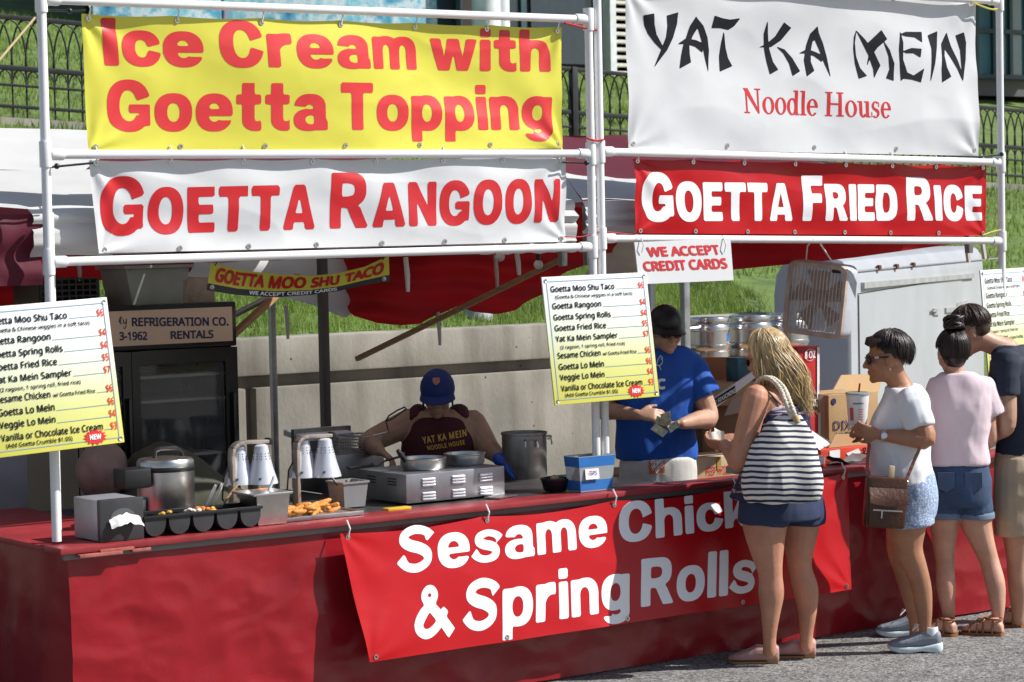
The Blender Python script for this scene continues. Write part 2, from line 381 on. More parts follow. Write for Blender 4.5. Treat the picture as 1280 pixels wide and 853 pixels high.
M_concrete = mat('concrete', (.285, .265, .225), .9, var=.3, vscale=2.0, bump=.12, bscale=45, stretch=(1, 1, .6))
# small pits in the concrete
_n, _b = nodes_of(M_concrete); _v = _n.nodes.new('ShaderNodeTexVoronoi'); _v.inputs['Scale'].default_value = 7
_t = _n.nodes.new('ShaderNodeTexCoord'); _n.links.new(_t.outputs['Object'], _v.inputs['Vector'])
_c = _n.nodes.new('ShaderNodeValToRGB'); _c.color_ramp.elements[0].position = .035; _c.color_ramp.elements[1].position = .075; _c.color_ramp.elements[0].color = (.12, .11, .1, 1)
_n.links.new(_v.outputs['Distance'], _c.inputs[0])
_m = _n.nodes.new('ShaderNodeMix'); _m.data_type = 'RGBA'; _m.blend_type = 'MULTIPLY'; _m.inputs[0].default_value = 1
_o = _b.inputs['Base Color'].links[0].from_socket; _n.links.new(_o, _m.inputs[6]); _n.links.new(_c.outputs[0], _m.inputs[7]); _n.links.new(_m.outputs[2], _b.inputs['Base Color'])
M_iron = mat('black_iron', (.012, .012, .016), .45, var=.3)
M_pvc = mat('white_pvc', (.80, .80, .80), .32, var=.04, vscale=9)
M_redvinyl = mat('red_vinyl', (.255, .009, .015), .25, var=.18, vscale=2.2, bump=.20, bscale=8, spec=.32)
M_redtop = mat('red_counter_vinyl', (.30, .03, .035), .38, var=.15, vscale=5, bump=.1, bscale=20)
M_maroon = mat('maroon_canvas', (.13, .012, .03), .75, var=.12, vscale=4, trans=.3)
M_reddrape = mat('red_canvas', (.50, .012, .018), .7, var=.12, vscale=4, trans=.65)
M_white_canvas = mat('white_canvas', (.68, .68, .68), .7, var=.05, vscale=3, trans=.25)
M_wood = mat('bare_wood', (.33, .19, .09), .7, var=.3, vscale=8, stretch=(1, 1, 6))
M_steel = mat('brushed_steel', (.58, .57, .55), .32, 1., var=.12, vscale=10, bump=.03, bscale=120)
M_dsteel = mat('dull_steel', (.36, .36, .37), .42, 1., var=.2, vscale=8)
M_legsteel = mat('brown_steel', (.10, .085, .085), .5, .5, var=.2)
M_black = mat('black_plastic', (.012, .012, .014), .4, var=.2)
M_dark = mat('charcoal', (.03, .03, .033), .5, var=.2)
M_card = mat('cardboard', (.42, .27, .13), .85, var=.12, vscale=6, bump=.08, bscale=60)
M_cardin = mat('cardboard_inside', (.36, .20, .09), .85, var=.12, vscale=6)
M_zip = mat('zip_tie_white', (.75, .75, .72), .5)
M_ink_red = mat('red_lettering', (.55, .012, .018), .4, var=.04)
M_ink_white = mat('white_lettering', (.82, .82, .83), .4, var=.03)
M_ink_black = mat('black_lettering', (.010, .010, .016), .38, var=.1, spec=.22)
M_ink_navy = mat('navy_lettering', (.02, .025, .09), .4)

# ------------------------------------------------------------------ the ground, hill, grass
def struct(o): o['kind'] = 'structure'; return o
g = MB(); g.add([(-300, -300, 0), (300, -300, 0), (300, 300, 0), (-300, 300, 0)], [(0, 1, 2, 3)])
struct(g.build('pavement', M_asphalt))
def hill_z(x, y):
    sh = 3.9 * min(1, max(0, (x - 5.45) / .9)); yy = y - sh * min(1, max(0, (15 - y) / 4.0))
    zf = min(4.2, max(2.2, 3.45 - .05 * (x - 3.62)))
    if yy < 4.85: z = max(-.3, 1.44 - (4.85 - yy) * 1.6)
    elif yy < 15: z = 1.44 + (zf - 1.44) * ((yy - 4.85) / 10.15) ** .9
    elif y < 15.6: z = zf
    else: z = zf + (y - 15.6) * .235
    return z + .05 * noi(x * .5, y * .5)
g = MB(); g.sheet(lambda u, v: (lambda x, y: (x, y, hill_z(x, y)))(-14 + 74 * u, 4.85 + 62 * v * (.35 + .65 * v)), 220, 130)
struct(g.build('hillside', M_soil))
def grass(name, n, x0, x1, y0, y1, h0, h1, w):
    rs = np.random.RandomState(3 + n); X = rs.uniform(x0, x1, n); Y = rs.uniform(y0, y1, n) 
    V = np.zeros((n * 3, 3)); 
    for i in range(n):
        x, y = X[i], Y[i]; z = hill_z(x, y) - .01; h = rs.uniform(h0, h1) * (1 + .5 * noi(x * 1.3, y * 1.3)); a = rs.uniform(0, 6.28); lean = h * rs.uniform(.1, .7); b = rs.uniform(0, 6.28)
        V[i * 3] = (x - w * math.cos(a), y - w * math.sin(a), z); V[i * 3 + 1] = (x + w * math.cos(a), y + w * math.sin(a), z); V[i * 3 + 2] = (x + lean * math.cos(b), y + lean * math.sin(b), z + h)
    me = bpy.data.meshes.new(name); me.from_pydata(V.tolist(), [], np.arange(n * 3).reshape(n, 3).tolist())
    o = finish(me, name, M_grass, smooth=0, recalc=False); o['kind'] = 'stuff'; return o
grass('grass', 130000, -3, 9, 4.9, 9.8, .04, .12, .0045)
grass('lawn_grass', 80000, 1, 24, 9.5, 27, .05, .13, .010)

# ------------------------------------------------------------------ concrete retaining wall behind the stall
wx0, wx1 = -7.5, 5.35
t = thing('retaining_wall', 'low pale concrete retaining wall behind the stall with a dark recessed groove', 'wall', (0, 4.75, 0))
m = MB(); m.box(((wx0 + wx1) / 2, 4.79, .72), (wx1 - wx0, .2, 1.44)); m.build('wall_core', M_concrete, t)
m = MB(); m.box(((wx0 + wx1) / 2, 4.725, 1.375), (wx1 - wx0 + .02, .25, .25), bev=.018); m.build('coping', M_concrete, t)
jx = [wx0, -4.3, -1.1, 1.0 - .38, wx1]
for i in range(4):
    m = MB(); m.box(((jx[i] + jx[i + 1]) / 2 + .02, 4.645, .585), (jx[i + 1] - jx[i] - .075, .09, 1.17), bev=.012); m.build('panel', M_concrete, t)

# ------------------------------------------------------------------ iron fence on the hill and its kerb
def fz(x): return 3.50 - .0505 * (x - 3.62)
m = MB(); m.add([(x, y, z) for x in (-6, 30) for (y, z) in ((14.86, fz(x) - .35), (14.86, fz(x)), (15.18, fz(x)), (15.18, fz(x) - .35))], [(0, 1, 5, 4), (1, 2, 6, 5), (2, 3, 7, 6), (0, 3, 2, 1), (4, 5, 6, 7)])
k = m.build('fence_kerb', M_concrete, None, 0); tag(k, 'long weathered concrete kerb under the black iron fence', 'kerb')
ft = thing('iron_fence', 'black iron fence with interlaced pointed arches on the grass hill', 'fence', (10, 15, 3.0))
Hf = 1.09; fx0, fx1 = -1.5, 24.0
for nm, dz, th in (('top_rail', Hf, .05), ('middle_rail', Hf * .50, .055), ('bottom_rail', .13, .035), ('thin_rail', Hf * .33, .025)):
    m = MB(); m.bar((fx0, 15, fz(fx0) + dz), (fx1, 15, fz(fx1) + dz), .05, th); m.build(nm, M_iron, ft)
per = .165; m = MB(); ar = MB(); i = 0; x = fx0
while x < fx1:
    m.tube([(x, 15, fz(x)), (x, 15, fz(x) + Hf * .55)], .011, 5)
    for sg in (-1, 1):
        pts = [(x + sg * per * (1 - math.cos(q * math.pi / 2)) * 1.0, 15 + .012 * sg, fz(x) + Hf * .52 + Hf * .46 * math.sin(q * math.pi / 2)) for q in (0, .2, .4, .6, .8, 1)]
        ar.tube(pts, .011, 5)
        pts = [(x + sg * per * .5 * (1 - math.cos(q * math.pi / 2)), 15 + .012 * sg, fz(x) + Hf * .27 + Hf * .21 * math.sin(q * math.pi / 2)) for q in (0, .33, .66, 1)]
        ar.tube(pts, .009, 5)
    x += per
m.build('pickets', M_iron, ft); ar.build('arches', M_iron, ft)
x = fx0
while x < fx1:
    m = MB(); m.bar((x, 15, fz(x) - .02), (x, 15, fz(x) + Hf + .04), .065, .065); m.build('post', M_iron, ft); x += 2.44
_p = PY(717, 120, 15); m = MB(); m.bar((_p.x, 15, fz(_p.x) - .02), (_p.x, 15, fz(_p.x) + Hf + .03), .09, .09); m.build('post', M_iron, ft)

# ------------------------------------------------------------------ building at the top of the hill
BY = 26.0
def bx(px): return PY(px, 20, BY).x
M_bwall = mat('dark_brown_wall', (.03, .02, .018), .7, var=.2)
M_bgrey = mat('grey_panel', (.09, .09, .095), .6)
M_bwin = mat('dark_glass', (.02, .035, .05), .06, var=.2, spec=.8)
M_bteal = mat('blue_window_glass', (.11, .22, .30), .05, var=.25, vscale=.6, spec=.9)
M_bcol = mat('white_column_paint', (.72, .74, .76), .5)
M_bsid = mat('cream_siding', (.66, .63, .56), .55)
bt = thing('civic_building', 'long dark building with cream siding and blue windows at the top of the hill', 'building', (bx(640), BY + 3, 5.2))
m = MB(); m.prism([(bx(108), BY + .05, 4.7), (bx(752), BY + .05, 4.7), (bx(752), BY + 7.9, 4.7), (bx(108) + 6.4, BY + 7.9, 4.7)], (0, 0, 7)); m.build('brick_wall', M_bwall, bt)
m = MB(); m.box(((bx(752) + bx(1215)) / 2, BY + 3.9, 8.2), (bx(1215) - bx(752) - .02, 8, 7)); m.build('backing_wall', M_bgrey, bt)
m = MB()
for k in range(26):
    z = 4.95 + k * .145; m.prism([(bx(757), BY - .11, z), (bx(757), BY - .11, z + .06), (bx(757), BY - .19, z + .075), (bx(757), BY - .19, z + .12), (bx(757), BY - .11, z + .14)], (bx(1210) - bx(757), 0, 0))
m.build('siding', M_bsid, bt, 20)
m = MB(); m.box((bx(755), BY - .12, 6.9), (.14, .3, 3.9)); m.build('corner_trim', M_bcol, bt)
for px, w in ((583, .26), (602, .15)):
    m = MB(); m.lathe([(w * 1.05, 4.9), (w, 5.1), (w * .93, 10.5), (w * 1.1, 10.7)], (bx(px), BY - .6, 0), 20); m.build('column', M_bcol, bt)
for p0, p1 in ((612, 653), (664, 745), (545, 572)):
    m = MB(); m.box(((bx(p0) + bx(p1)) / 2, BY + .03, 6.9), (bx(p1) - bx(p0), .05, 3.4)); w_ = m.build('window', M_bwin, bt)
    m = MB(); m.box((bx(p1), BY, 6.9), (.12, .1, 3.5)); m.build('frame', mat('teal_frame', (.03, .08, .1), .5), w_)
gx0, gx1 = bx(1216), bx(1340)
m = MB(); m.box(((gx0 + gx1) / 2, BY + 4, 9.0), (gx1 - gx0, 8, 8.4)); m.build('glass_wing', M_bgrey, bt)
m = MB(); m.box(((gx0 + gx1) / 2, BY - .03, 6.25), (gx1 - gx0, .05, 2.1)); w_ = m.build('window', M_bteal, bt)
m = MB()
for q in range(7): x = gx0 + (gx1 - gx0) * q / 6; m.box((x, BY - .08, 6.25), (.09, .1, 2.16))
for z in (5.2, 6.15, 7.3): m.box(((gx0 + gx1) / 2, BY - .083, z), (gx1 - gx0, .1, .09))
m.build('frame', mat('dark_teal_frame', (.02, .06, .085), .4), w_)
m = MB(); m.box(((gx0 + gx1) / 2, BY - .9, 7.55), (gx1 - gx0 + .6, 2.2, .45)); m.build('canopy_edge', mat('taupe_fascia', (.22, .2, .19), .7), bt)
m = MB(); m.lathe([(.13, 4.6), (.13, 7.3)], (bx(1258), BY - .75, 0), 14); m.build('column', M_bcol, bt)
# two painted panels hung on the building
M_mural = mat('mural_paint', (.25, .45, .6), .5, var=.3, vscale=1.2)
_n, _b = nodes_of(M_mural); _cr = [q for q in _n.nodes if q.type == 'VALTORGB'][0].color_ramp
for pos, c in ((.36, (.02, .12, .30, 1)), (.44, (.10, .35, .50, 1)), (.5, (.55, .62, .68, 1)), (.57, (.10, .42, .55, 1)), (.64, (.35, .30, .42, 1))):
    e = _cr.elements.new(pos); e.color = c
_cr.elements[0].color = (.01, .05, .2, 1)
for p0, p1, lb in ((110, 271, 'pale blue mural panel on the dark building, above the word Ice'), (274, 540, 'blue and teal mural panel on the dark building, above the word Cream')):
    m = MB(); m.box(((bx(p0) + bx(p1)) / 2, BY - .12, 7.0), (bx(p1) - bx(p0), .1, 3.4), bev=.02); solo(m, 'mural', M_mural, lb, 'mural')

# grey canister vents on top of the wall
for (x0, x1, y0, lb, Y) in ((577, 617, 393, 'left grey domed vent cap on the grass behind the concrete wall', 5.2), (616, 637, 389, 'smaller pale vent cap beside the larger one behind the wall', 5.3)):
    p = PY((x0 + x1) / 2, 408, Y); w = (x1 - x0) / 2 / 172
    v = thing('vent_cap', lb, 'vent', (p.x, p.y, 1.40), 0, 'vent caps behind the wall')
    m = MB(); m.lathe([(w * .9, 1.38), (w * .95, 1.5), (w, 1.51), (w, 1.56), (w * .8, 1.615), (w * .1, 1.63)], (p.x, p.y, 0), 20); m.build('dome', mat('grey_plastic', (.38, .40, .42), .5), v)
    m = MB(); m.lathe([(w * .6, 1.2), (w * .6, 1.39)], (p.x, p.y, 0), 16); m.build('pipe', mat('grey_plastic', (.38, .40, .42), .5), v)

# ------------------------------------------------------------------ canopy tents
def fold(x, y, a=.02, f=3.): return a * noi(x * f, y * f, 3.3)
def tent(X0, X1, label, tb, edge0, ramp=.82):
    T = thing('canopy_tent', label, 'tent', ((X0 + X1) / 2, 1.7, 0), 0, 'canopy tents over the stall')
    ze, zr = 2.32, 2.72; y0, yr, y1 = .27, 1.72, 3.2
    ra, rb = X0 + ramp, X1 - .82
    def face(s, t): 
        xa, xb = X0 + (ra - X0) * t, X1 + (rb - X1) * t
        x = xa + (xb - xa) * s; y = y0 + (yr - y0) * t; sag = -.05 * math.sin(math.pi * t) * math.sin(math.pi * s)
        return (x, y, ze + (zr - ze) * t + sag + fold(x, y, .03, 1.8) + fold(x, y + 9, .012, 6))
    m = MB(); m.sheet(lambda u, v: face(u, v * tb), 30, 8)
    ed = lambda t: edge0 + (t - tb) / (1 - tb) * .17 if edge0 else 0
    if edge0: m.sheet(lambda u, v: face(u * ed(tb + (1 - tb) * v), tb + (1 - tb) * v), 6, 6)
    m.sheet(lambda u, v: ((X0 + (ra - X0) * v), y0 + (y1 - y0) * u + (yr - (y0 + (y1 - y0) * u)) * v, ze + (zr - ze) * v - .04 * math.sin(math.pi * u) * (1 - v)), 12, 8)
    m.sheet(lambda u, v: ((X1 + (rb - X1) * v), y0 + (y1 - y0) * u + (yr - (y0 + (y1 - y0) * u)) * v, ze + (zr - ze) * v - .04 * math.sin(math.pi * u) * (1 - v)), 12, 8)
    m.build('roof_panel', M_white_canvas, T, 60)
    m = MB(); m.sheet(lambda u, v: face(ed(tb + (1 - tb) * v) + u * (1 - ed(tb + (1 - tb) * v)), tb + (1 - tb) * v), 24, 8)
    def back(u, v):
        xa, xb = X0 + (ra - X0) * v, X1 + (rb - X1) * v; return (xa + (xb - xa) * u, y1 + (yr - y1) * v, ze + (zr - ze) * v - .03 * math.sin(math.pi * v))
    m.sheet(back, 16, 8); m.build('roof_panel', M_maroon, T, 60, label='maroon upper roof panel')
    for px, Y in ((405, 2.85),) if X0 < -1 else ((857, 3.0),):
        p = PY(px, 430, Y); m = MB(); m.bar((p.x, p.y, 0), (p.x, p.y, 2.45), .05, .05); m.build('leg', M_legsteel if X0 < -1 else M_dsteel, T)
    for x, y in ((X0 + .05, y0 + .03), (X1 - .05, y0 + .03), (X1 - .06, y1 - .05)):
        if X0 < -1 and x < -1: continue
        m = MB(); m.bar((x, y, 2.0 if y < 1 else 0), (x, y, 2.3), .035, .035); m.build('leg', M_dsteel, T)
    return T
T1 = tent(-4.6, 0.02, 'white and maroon canopy tent over the kitchen side of the stall', .62, .52)
T2 = tent(.08, 2.95, 'white and maroon canopy tent over the cashier side of the stall', .42, 0)
def valance(X0, X1, zt, zb, Y, m_, T, a=.03, seed=0, nm='valance'):
    m = MB(); m.sheet(lambda u, v: (X0 + (X1 - X0) * u, Y - a * (.6 * noi((X0 + u * (X1 - X0)) * 1.2, v * 7 + seed) + .7 * math.sin(math.pi * v)) , zb + (zt - zb) * v + .012 * noi(u * 9, seed)), 80, 14)
    return m.build(nm, m_, T, 70)
valance(-2.93, .02, 2.325, 2.11, .27, M_white_canvas, T1, .05, 1)
valance(-2.55, -.58, 2.115, 2.07, .25, M_maroon, T1, .012, 2, 'hem')
valance(-.575, .02, 2.115, 2.07, .25, M_white_canvas, T1, .012, 2, 'hem')
valance(.08, 2.93, 2.325, 2.16, .27, M_white_canvas, T2, .05, 4)
# left end of the front: maroon curtain
m = MB(); m.sheet(lambda u, v: (-4.6 + 1.72 * u, .26 - .05 * math.sin(math.pi * v) * noi(u * 5, v * 3) - .02 * noi(u * 14, v * 4), (2.02 + .03 * math.sin(u * 5)) + (2.325 + .22 * max(0, .55 - u) ** 1.5 - 2.02) * v), 50, 14); m.build('front_curtain', M_maroon, T1, 70)
# sagging drapes under the back edge (lower hem drawn as catenary swags)
def drape(T, Y, pts, ztop, m_, nm, sway=.05, n=60, lab=None):
    P = [PY(a, b, Y) for a, b in pts]; xs = [p.x for p in P]; zs = [p.z for p in P]
    def f(u, v):
        x = xs[0] + (xs[-1] - xs[0]) * u; z = float(np.interp(x, xs, zs))
        k = sum(1 for q in xs if q <= x)
        zz = z + (ztop - z) * v
        return (x, Y + sway * (noi(x * 1.1 + zz * 1.6, zz * 7, Y) + .6 * math.sin(zz * 34 + x * 3.2 + 2 * noi(x * 2, zz))) * (.3 + .7 * (1 - v)) , zz)
    m = MB(); m.sheet(f, n, 26); return m.build(nm, m_, T, 70, label=lab)
drape(T1, 2.95, [(-140, 388), (-40, 386), (30, 380), (70, 360), (110, 352), (165, 347), (195, 345), (215, 349), (240, 340)], 2.30, M_reddrape, 'drape')
drape(T1, 2.98, [(200, 345), (262, 362), (300, 369), (360, 373), (395, 383), (432, 398), (452, 384), (500, 352), (525, 330)], 2.32, M_white_canvas, 'drape', .02, lab='white inner drape')
drape(T1, 2.9, [(432, 384), (445, 395), (470, 404), (500, 407), (530, 405), (555, 391), (566, 383), (590, 390), (618, 393), (640, 388), (665, 375), (690, 360), (720, 335), (745, 318), (770, 316)], 2.32, M_reddrape, 'drape', .07, 90)
drape(T2, 2.95, [(735, 352), (760, 345), (800, 338), (840, 335)], 2.3, mat('shaded_white_canvas', (.36, .31, .26), .8, trans=.2), 'drape', .03, lab='white drape painted in its shaded tone')  # inside of a white drape; its shade is put into the beige base colour
drape(T2, .62, [(800, 318), (840, 332), (875, 338), (910, 338), (960, 333), (1010, 328), (1070, 322), (1130, 314), (1190, 305), (1205, 302)], 2.25, M_reddrape, 'drape', .035, 80)
for px, y0, y1, Y in ((97, 324, 352, 2.4), (145, 326, 350, 2.4), (507, 322, 365, .4), (619, 318, 364, 2.5), (646, 316, 344, .4), (547, 390, 432, 2.9), (357, 382, 424, 3.0)):
    a, b = PY(px, y0, Y), PY(px + 3, y1, Y); m = MB(); m.tube([a, (a + b) / 2 + Vector((.01, .01, 0)), b], [.012, .013, .009], 4); m.build('tie_strap', mat('strap_canvas', (.55, .52, .48), .8), T1)
for px, y0, y1 in ((1208, 305, 328), (1228, 305, 324)):
    a, b = PY(px, y0, .5), PY(px + 3, y1, .5); m = MB(); m.tube([a, b], .014, 4); m.build('tie_strap', mat('strap_canvas', (.55, .52, .48), .8), T2)
# wooden prop arms
for (a, Ya, b, Yb, lb) in (((288, 422), 2.35, (372, 345), 2.75, 'short wooden prop pole slanting up from the fridge sign'), ((446, 449), 3.15, (700, 325), 1.9, 'long bare wooden prop pole slanting under the red drape')):
    m = MB(); m.bar(PY(*a, Ya), PY(*b, Yb), .042, .03); solo(m, 'wooden_pole', M_wood, lb, 'pole', 'wooden prop poles under the tent')
m = MB(); m.bar(PY(293, 394, 2.6), PY(345, 367, 2.6), .03, .03); solo(m, 'metal_brace', M_dsteel, 'thin grey metal brace slanting above the fridge sign', 'brace')
for px, py, Y, lb in ((673, 331, 1.5, 'white round light bulb hanging under the red drape'), (625, 321, 1.5, 'white round light bulb half hidden behind the lower pipe')):
    p = PY(px, py, Y); t = thing('light_bulb', lb, 'light bulb', (p.x, p.y, p.z + .09), 0, 'unlit bulbs under the tent')
    m = MB(); m.ell(p, (.027, .027, .027)); m.build('globe', mat('frosted_globe', (.75, .72, .66), .3), t)
    m = MB(); m.lathe([(.012, .02), (.013, .05), (.012, .06)], p, 10); m.tube([p + Vector((0, 0, .055)), p + Vector((-.05, 0, .12))], .004, 5); m.build('socket', M_black, t)

# ------------------------------------------------------------------ white pipe frames that carry the banners
def pipe(m, a, b, r=.0205, n=14): m.tube([a, b], r, n)
def collar(m, p, axis, r=.027, l=.055): m.lathe([(r * .96, -l), (r, -l * .9), (r, l * .9), (r * .96, l)], p, 14, axis)
def frame(label, xl, xr, ztl, ztr, bars, extra_pole):
    T = thing('pipe_frame', label, 'frame', ((xl + xr) / 2, .1, .9), 0, 'white pipe frames along the counter')
    for x, zt in ((xl, ztl), (xr, ztr)):
        m = MB(); pipe(m, (x, .1, .9), (x, .1, zt)); m.build('pole', M_pvc, T)
    for (z0, z1) in bars:
        m = MB(); pipe(m, (xl, .1, z0), (xr, .1, z1), .0195); b = m.build('crossbar', M_pvc, T)
        for x, z, q in ((xl, z0, 1), (xr, z1, -1)):
            m = MB(); collar(m, (x, .1, z), (0, 0, 1)); collar(m, (x + .05 * q, .1, z), (1, 0, 0), .0255, .03); m.build('fitting', M_pvc, b)
    for x in extra_pole:
        m = MB(); pipe(m, (x, .165, .9), (x + .005, .165, 2.3), .019); m.build('pole', M_pvc, T)
    return T
FL = frame('left white pipe frame carrying the yellow banner', -2.925, .005, 3.6, 3.23, ((2.09, 2.095), (2.545, 2.555), (3.198, 3.215)), (-2.89,))
FR = frame('right white pipe frame carrying the noodle house banner', .062, 2.955, 3.7, 3.7, ((2.135, 2.067), (2.565, 2.513), (3.42, 3.42)), ())

# fine crumple lines in the vinyl skirt
_n, _b = nodes_of(M_redvinyl); _bp = [q for q in _n.nodes if q.type == 'BUMP'][0]
_rn = _n.nodes.new('ShaderNodeTexNoise'); _rn.noise_type = 'RIDGED_MULTIFRACTAL'; _rn.inputs['Scale'].default_value = 2.6; _rn.inputs['Detail'].default_value = 5; _rn.inputs['Distortion'].default_value = .6
_tc = _n.nodes.new('ShaderNodeTexCoord'); _n.links.new(_tc.outputs['Object'], _rn.inputs['Vector'])
_b3 = _n.nodes.new('ShaderNodeBump'); _b3.inputs['Strength'].default_value = .55; _b3.inputs['Distance'].default_value = .028
_n.links.new(_rn.outputs['Fac'], _b3.inputs['Height']); _n.links.new(_bp.outputs[0], _b3.inputs['Normal']); _n.links.new(_b3.outputs[0], _b.inputs['Normal'])
# damp streaks on the concrete and oil spots on the asphalt
for _m, _st, _cl, _lo, _hi in ((M_concrete, (3.2, 3.2, .28), (.72, .70, .67, 1), .50, .66), (M_asphalt, (1.6, 1.6, 1.6), (.62, .61, .60, 1), .56, .66)):
    _n, _b = nodes_of(_m); _tc = _n.nodes.new('ShaderNodeTexCoord'); _mp = _n.nodes.new('ShaderNodeMapping'); _mp.inputs['Scale'].default_value = _st; _n.links.new(_tc.outputs['Object'], _mp.inputs[0])
    _no = _n.nodes.new('ShaderNodeTexNoise'); _no.inputs['Scale'].default_value = 1.4; _no.inputs['Detail'].default_value = 6; _n.links.new(_mp.outputs[0], _no.inputs['Vector'])
    _cr = _n.nodes.new('ShaderNodeValToRGB'); _cr.color_ramp.elements[0].position = _lo; _cr.color_ramp.elements[0].color = (1, 1, 1, 1); _cr.color_ramp.elements[1].position = _hi; _cr.color_ramp.elements[1].color = _cl; _n.links.new(_no.outputs['Fac'], _cr.inputs[0])
    _x = _n.nodes.new('ShaderNodeMix'); _x.data_type = 'RGBA'; _x.blend_type = 'MULTIPLY'; _x.inputs[0].default_value = 1; _o = _b.inputs['Base Color'].links[0].from_socket
    _n.links.new(_o, _x.inputs[6]); _n.links.new(_cr.outputs[0], _x.inputs[7]); _n.links.new(_x.outputs[2], _b.inputs['Base Color'])
# ------------------------------------------------------------------ banners
def vinyl(name, col, rough=.4, tr=.12): return mat(name, col, rough, var=.04, vscale=2, trans=tr, bump=.05, bscale=8, spec=.28)
class Cloth:
    def __init__(s, TL, BL, TR, BR, Y, amp, seed, f=(1.3, 2.0), lean=0., diag=.6):
        s.Y = Y; s.amp = amp; s.seed = seed; s.f = f; s.lean = lean; s.diag = diag; s.zt = s.zb = None
        q = [PY(*TL, Y), PY(*BL, Y - lean), PY(*TR, Y), PY(*BR, Y - lean)]
        s.zt = (q[0].z + q[2].z) / 2; s.zb = (q[1].z + q[3].z) / 2
        s.q = [Vector((p.x, p.z)) for p in q]
    def y0(s, z): return s.Y - s.lean * min(1.1, max(0, (s.zt - z) / (s.zt - s.zb)))
    def at(s, px, py):
        Y = s.Y
        for _ in range(4): p = PY(px, py, Y); Y = s.y0(p.z)
        return Vector((p.x, p.z))
    def disp(s, x, z):
        f = s.f; d = noi(x * f[0] + z * s.diag * f[1], z * f[1] - x * s.diag * f[0] * .5, s.seed) + .45 * noi(x * 2.3 * f[0] - z * 2.2, z * 2.6 * f[1] + x * 1.4, s.seed + 5)
        r = 1 - abs(noi(x * 1.1 * f[0] + z * 1.9, z * 1.1 * f[1] - x * .9, s.seed + 9)) * 2
        t = 0.
        for k, c in enumerate(s.q):                                     # creases pulled from the tied corners
            dx, dz = x - c[0], z - c[1]; rr = math.hypot(dx, dz) + .02; an = math.atan2(dz, dx)
            t += math.sin(an * 9 + k * 2 + s.seed) * math.exp(-rr / .28) * min(1, rr * 8)
        t += .22 * (1 - 2 * abs(noi(x * 4.3 - z * 3, z * 5.5 + x * 1.2, s.seed + 2)))
        return s.amp * (d + .35 * r + .30 * t)
    def P(s, x, z, lift=0.): return Vector((x, s.y0(z) - s.disp(x, z) - lift, z))
def banner(name, label, C, m_, texts, nu=200, nv=60, ng=7, scallop=.008, group='vinyl banners on the stall'):
    q = C.q; cx = sum(p.x for p in q) / 4
    T = thing(name, label, 'banner', (cx, C.Y, min(q[1].y, q[3].y)), 0, group)
    def f(u, v):
        p = bil(q, u, v); z = p.y - scallop * abs(math.sin(u * math.pi * (ng - 1))) * max(0, v - .8) * 5 * 1
        return C.P(p.x, z)
    m = MB(); m.sheet(f, nu, nv); m.build('sheet', m_, T, 0 or 80)
    for line, quad, im, off, cell, sp in texts:
        if isinstance(line, tuple): V, F = line
        else: V, F = text_mesh(line, off, cell, sp)
        if quad: Q = [C.at(*p) for p in quad]; pts = [bil(Q, a, b) for a, b in V]
        else: pts = [C.at(a, b) for a, b in V]
        m = MB(); m.add([C.P(p.x, p.y, .0014) for p in pts], F); m.build('lettering', im, T, 80)
    for v in (.965, .035):
        for k in range(ng):
            p = bil(q, .012 + .976 * k / (ng - 1), v)
            m = MB(); m.lathe([(.005, .0005), (.006, .003), (.012, .003), (.0125, .0005)], C.P(p.x, p.y, .002), 12, (0, -1, 0), cap=False); m.build('grommet', M_steel, T)
    for k in range(0, ng):                                           # plastic ties up to the pipe
        p = bil(q, .012 + .976 * k / (ng - 1), .965); a = C.P(p.x, p.y, .004)
        m = MB(); m.tube([a, a + Vector((.004, -.012, .04)), a + Vector((.008, .02, .075))], .004, 5); m.build('tie', M_zip, T)
    return T
M_yellow = vinyl('yellow_vinyl', (.74, .69, .09), .38)
M_wvinyl = vinyl('white_vinyl', (.70, .705, .715), .36)
M_rvinyl = vinyl('bright_red_vinyl', (.45, .006, .010), .30, .04)
M_ink_pinkred = mat('warm_red_lettering', (.68, .035, .04), .4, var=.04)
C1 = Cloth((103, 17), (113, 190), (701, 34), (703, 186), .137, .034, 1.5, (1.0, 1.6))
banner('yellow_banner', 'yellow vinyl banner with red letters reading Ice Cream with Goetta Topping', C1, M_yellow, [
    (heavy_mesh('Ice Cream with', .285, .19), ((127, 21), (133, 83), (687, 37), (688, 91)), M_ink_pinkred, 0, 0, 0),
    (heavy_mesh('Goetta Topping', .285, .19), ((134, 99), (138, 180), (690, 106), (690, 177)), M_ink_pinkred, 0, 0, 0)])
C2 = Cloth((111, 200), (124, 317), (707, 197), (708, 302), .137, .032, 4.2, (1.1, 2.2))
banner('white_banner', 'white vinyl banner with red letters reading Goetta Rangoon', C2, M_wvinyl, [
    (heavy_mesh([('G', 1), ('OETTA', .8), None, ('R', 1), ('ANGOON', .8)], .27, .185, .10, .40), ((125, 221), (127, 296), (700, 209), (699, 279)), M_ink_red, 0, 0, 0)], ng=8)
C3 = Cloth((781, -14), (787, 187), (1220, -6), (1225, 195), .137, .030, 7.7, (.9, 1.3), diag=.9)
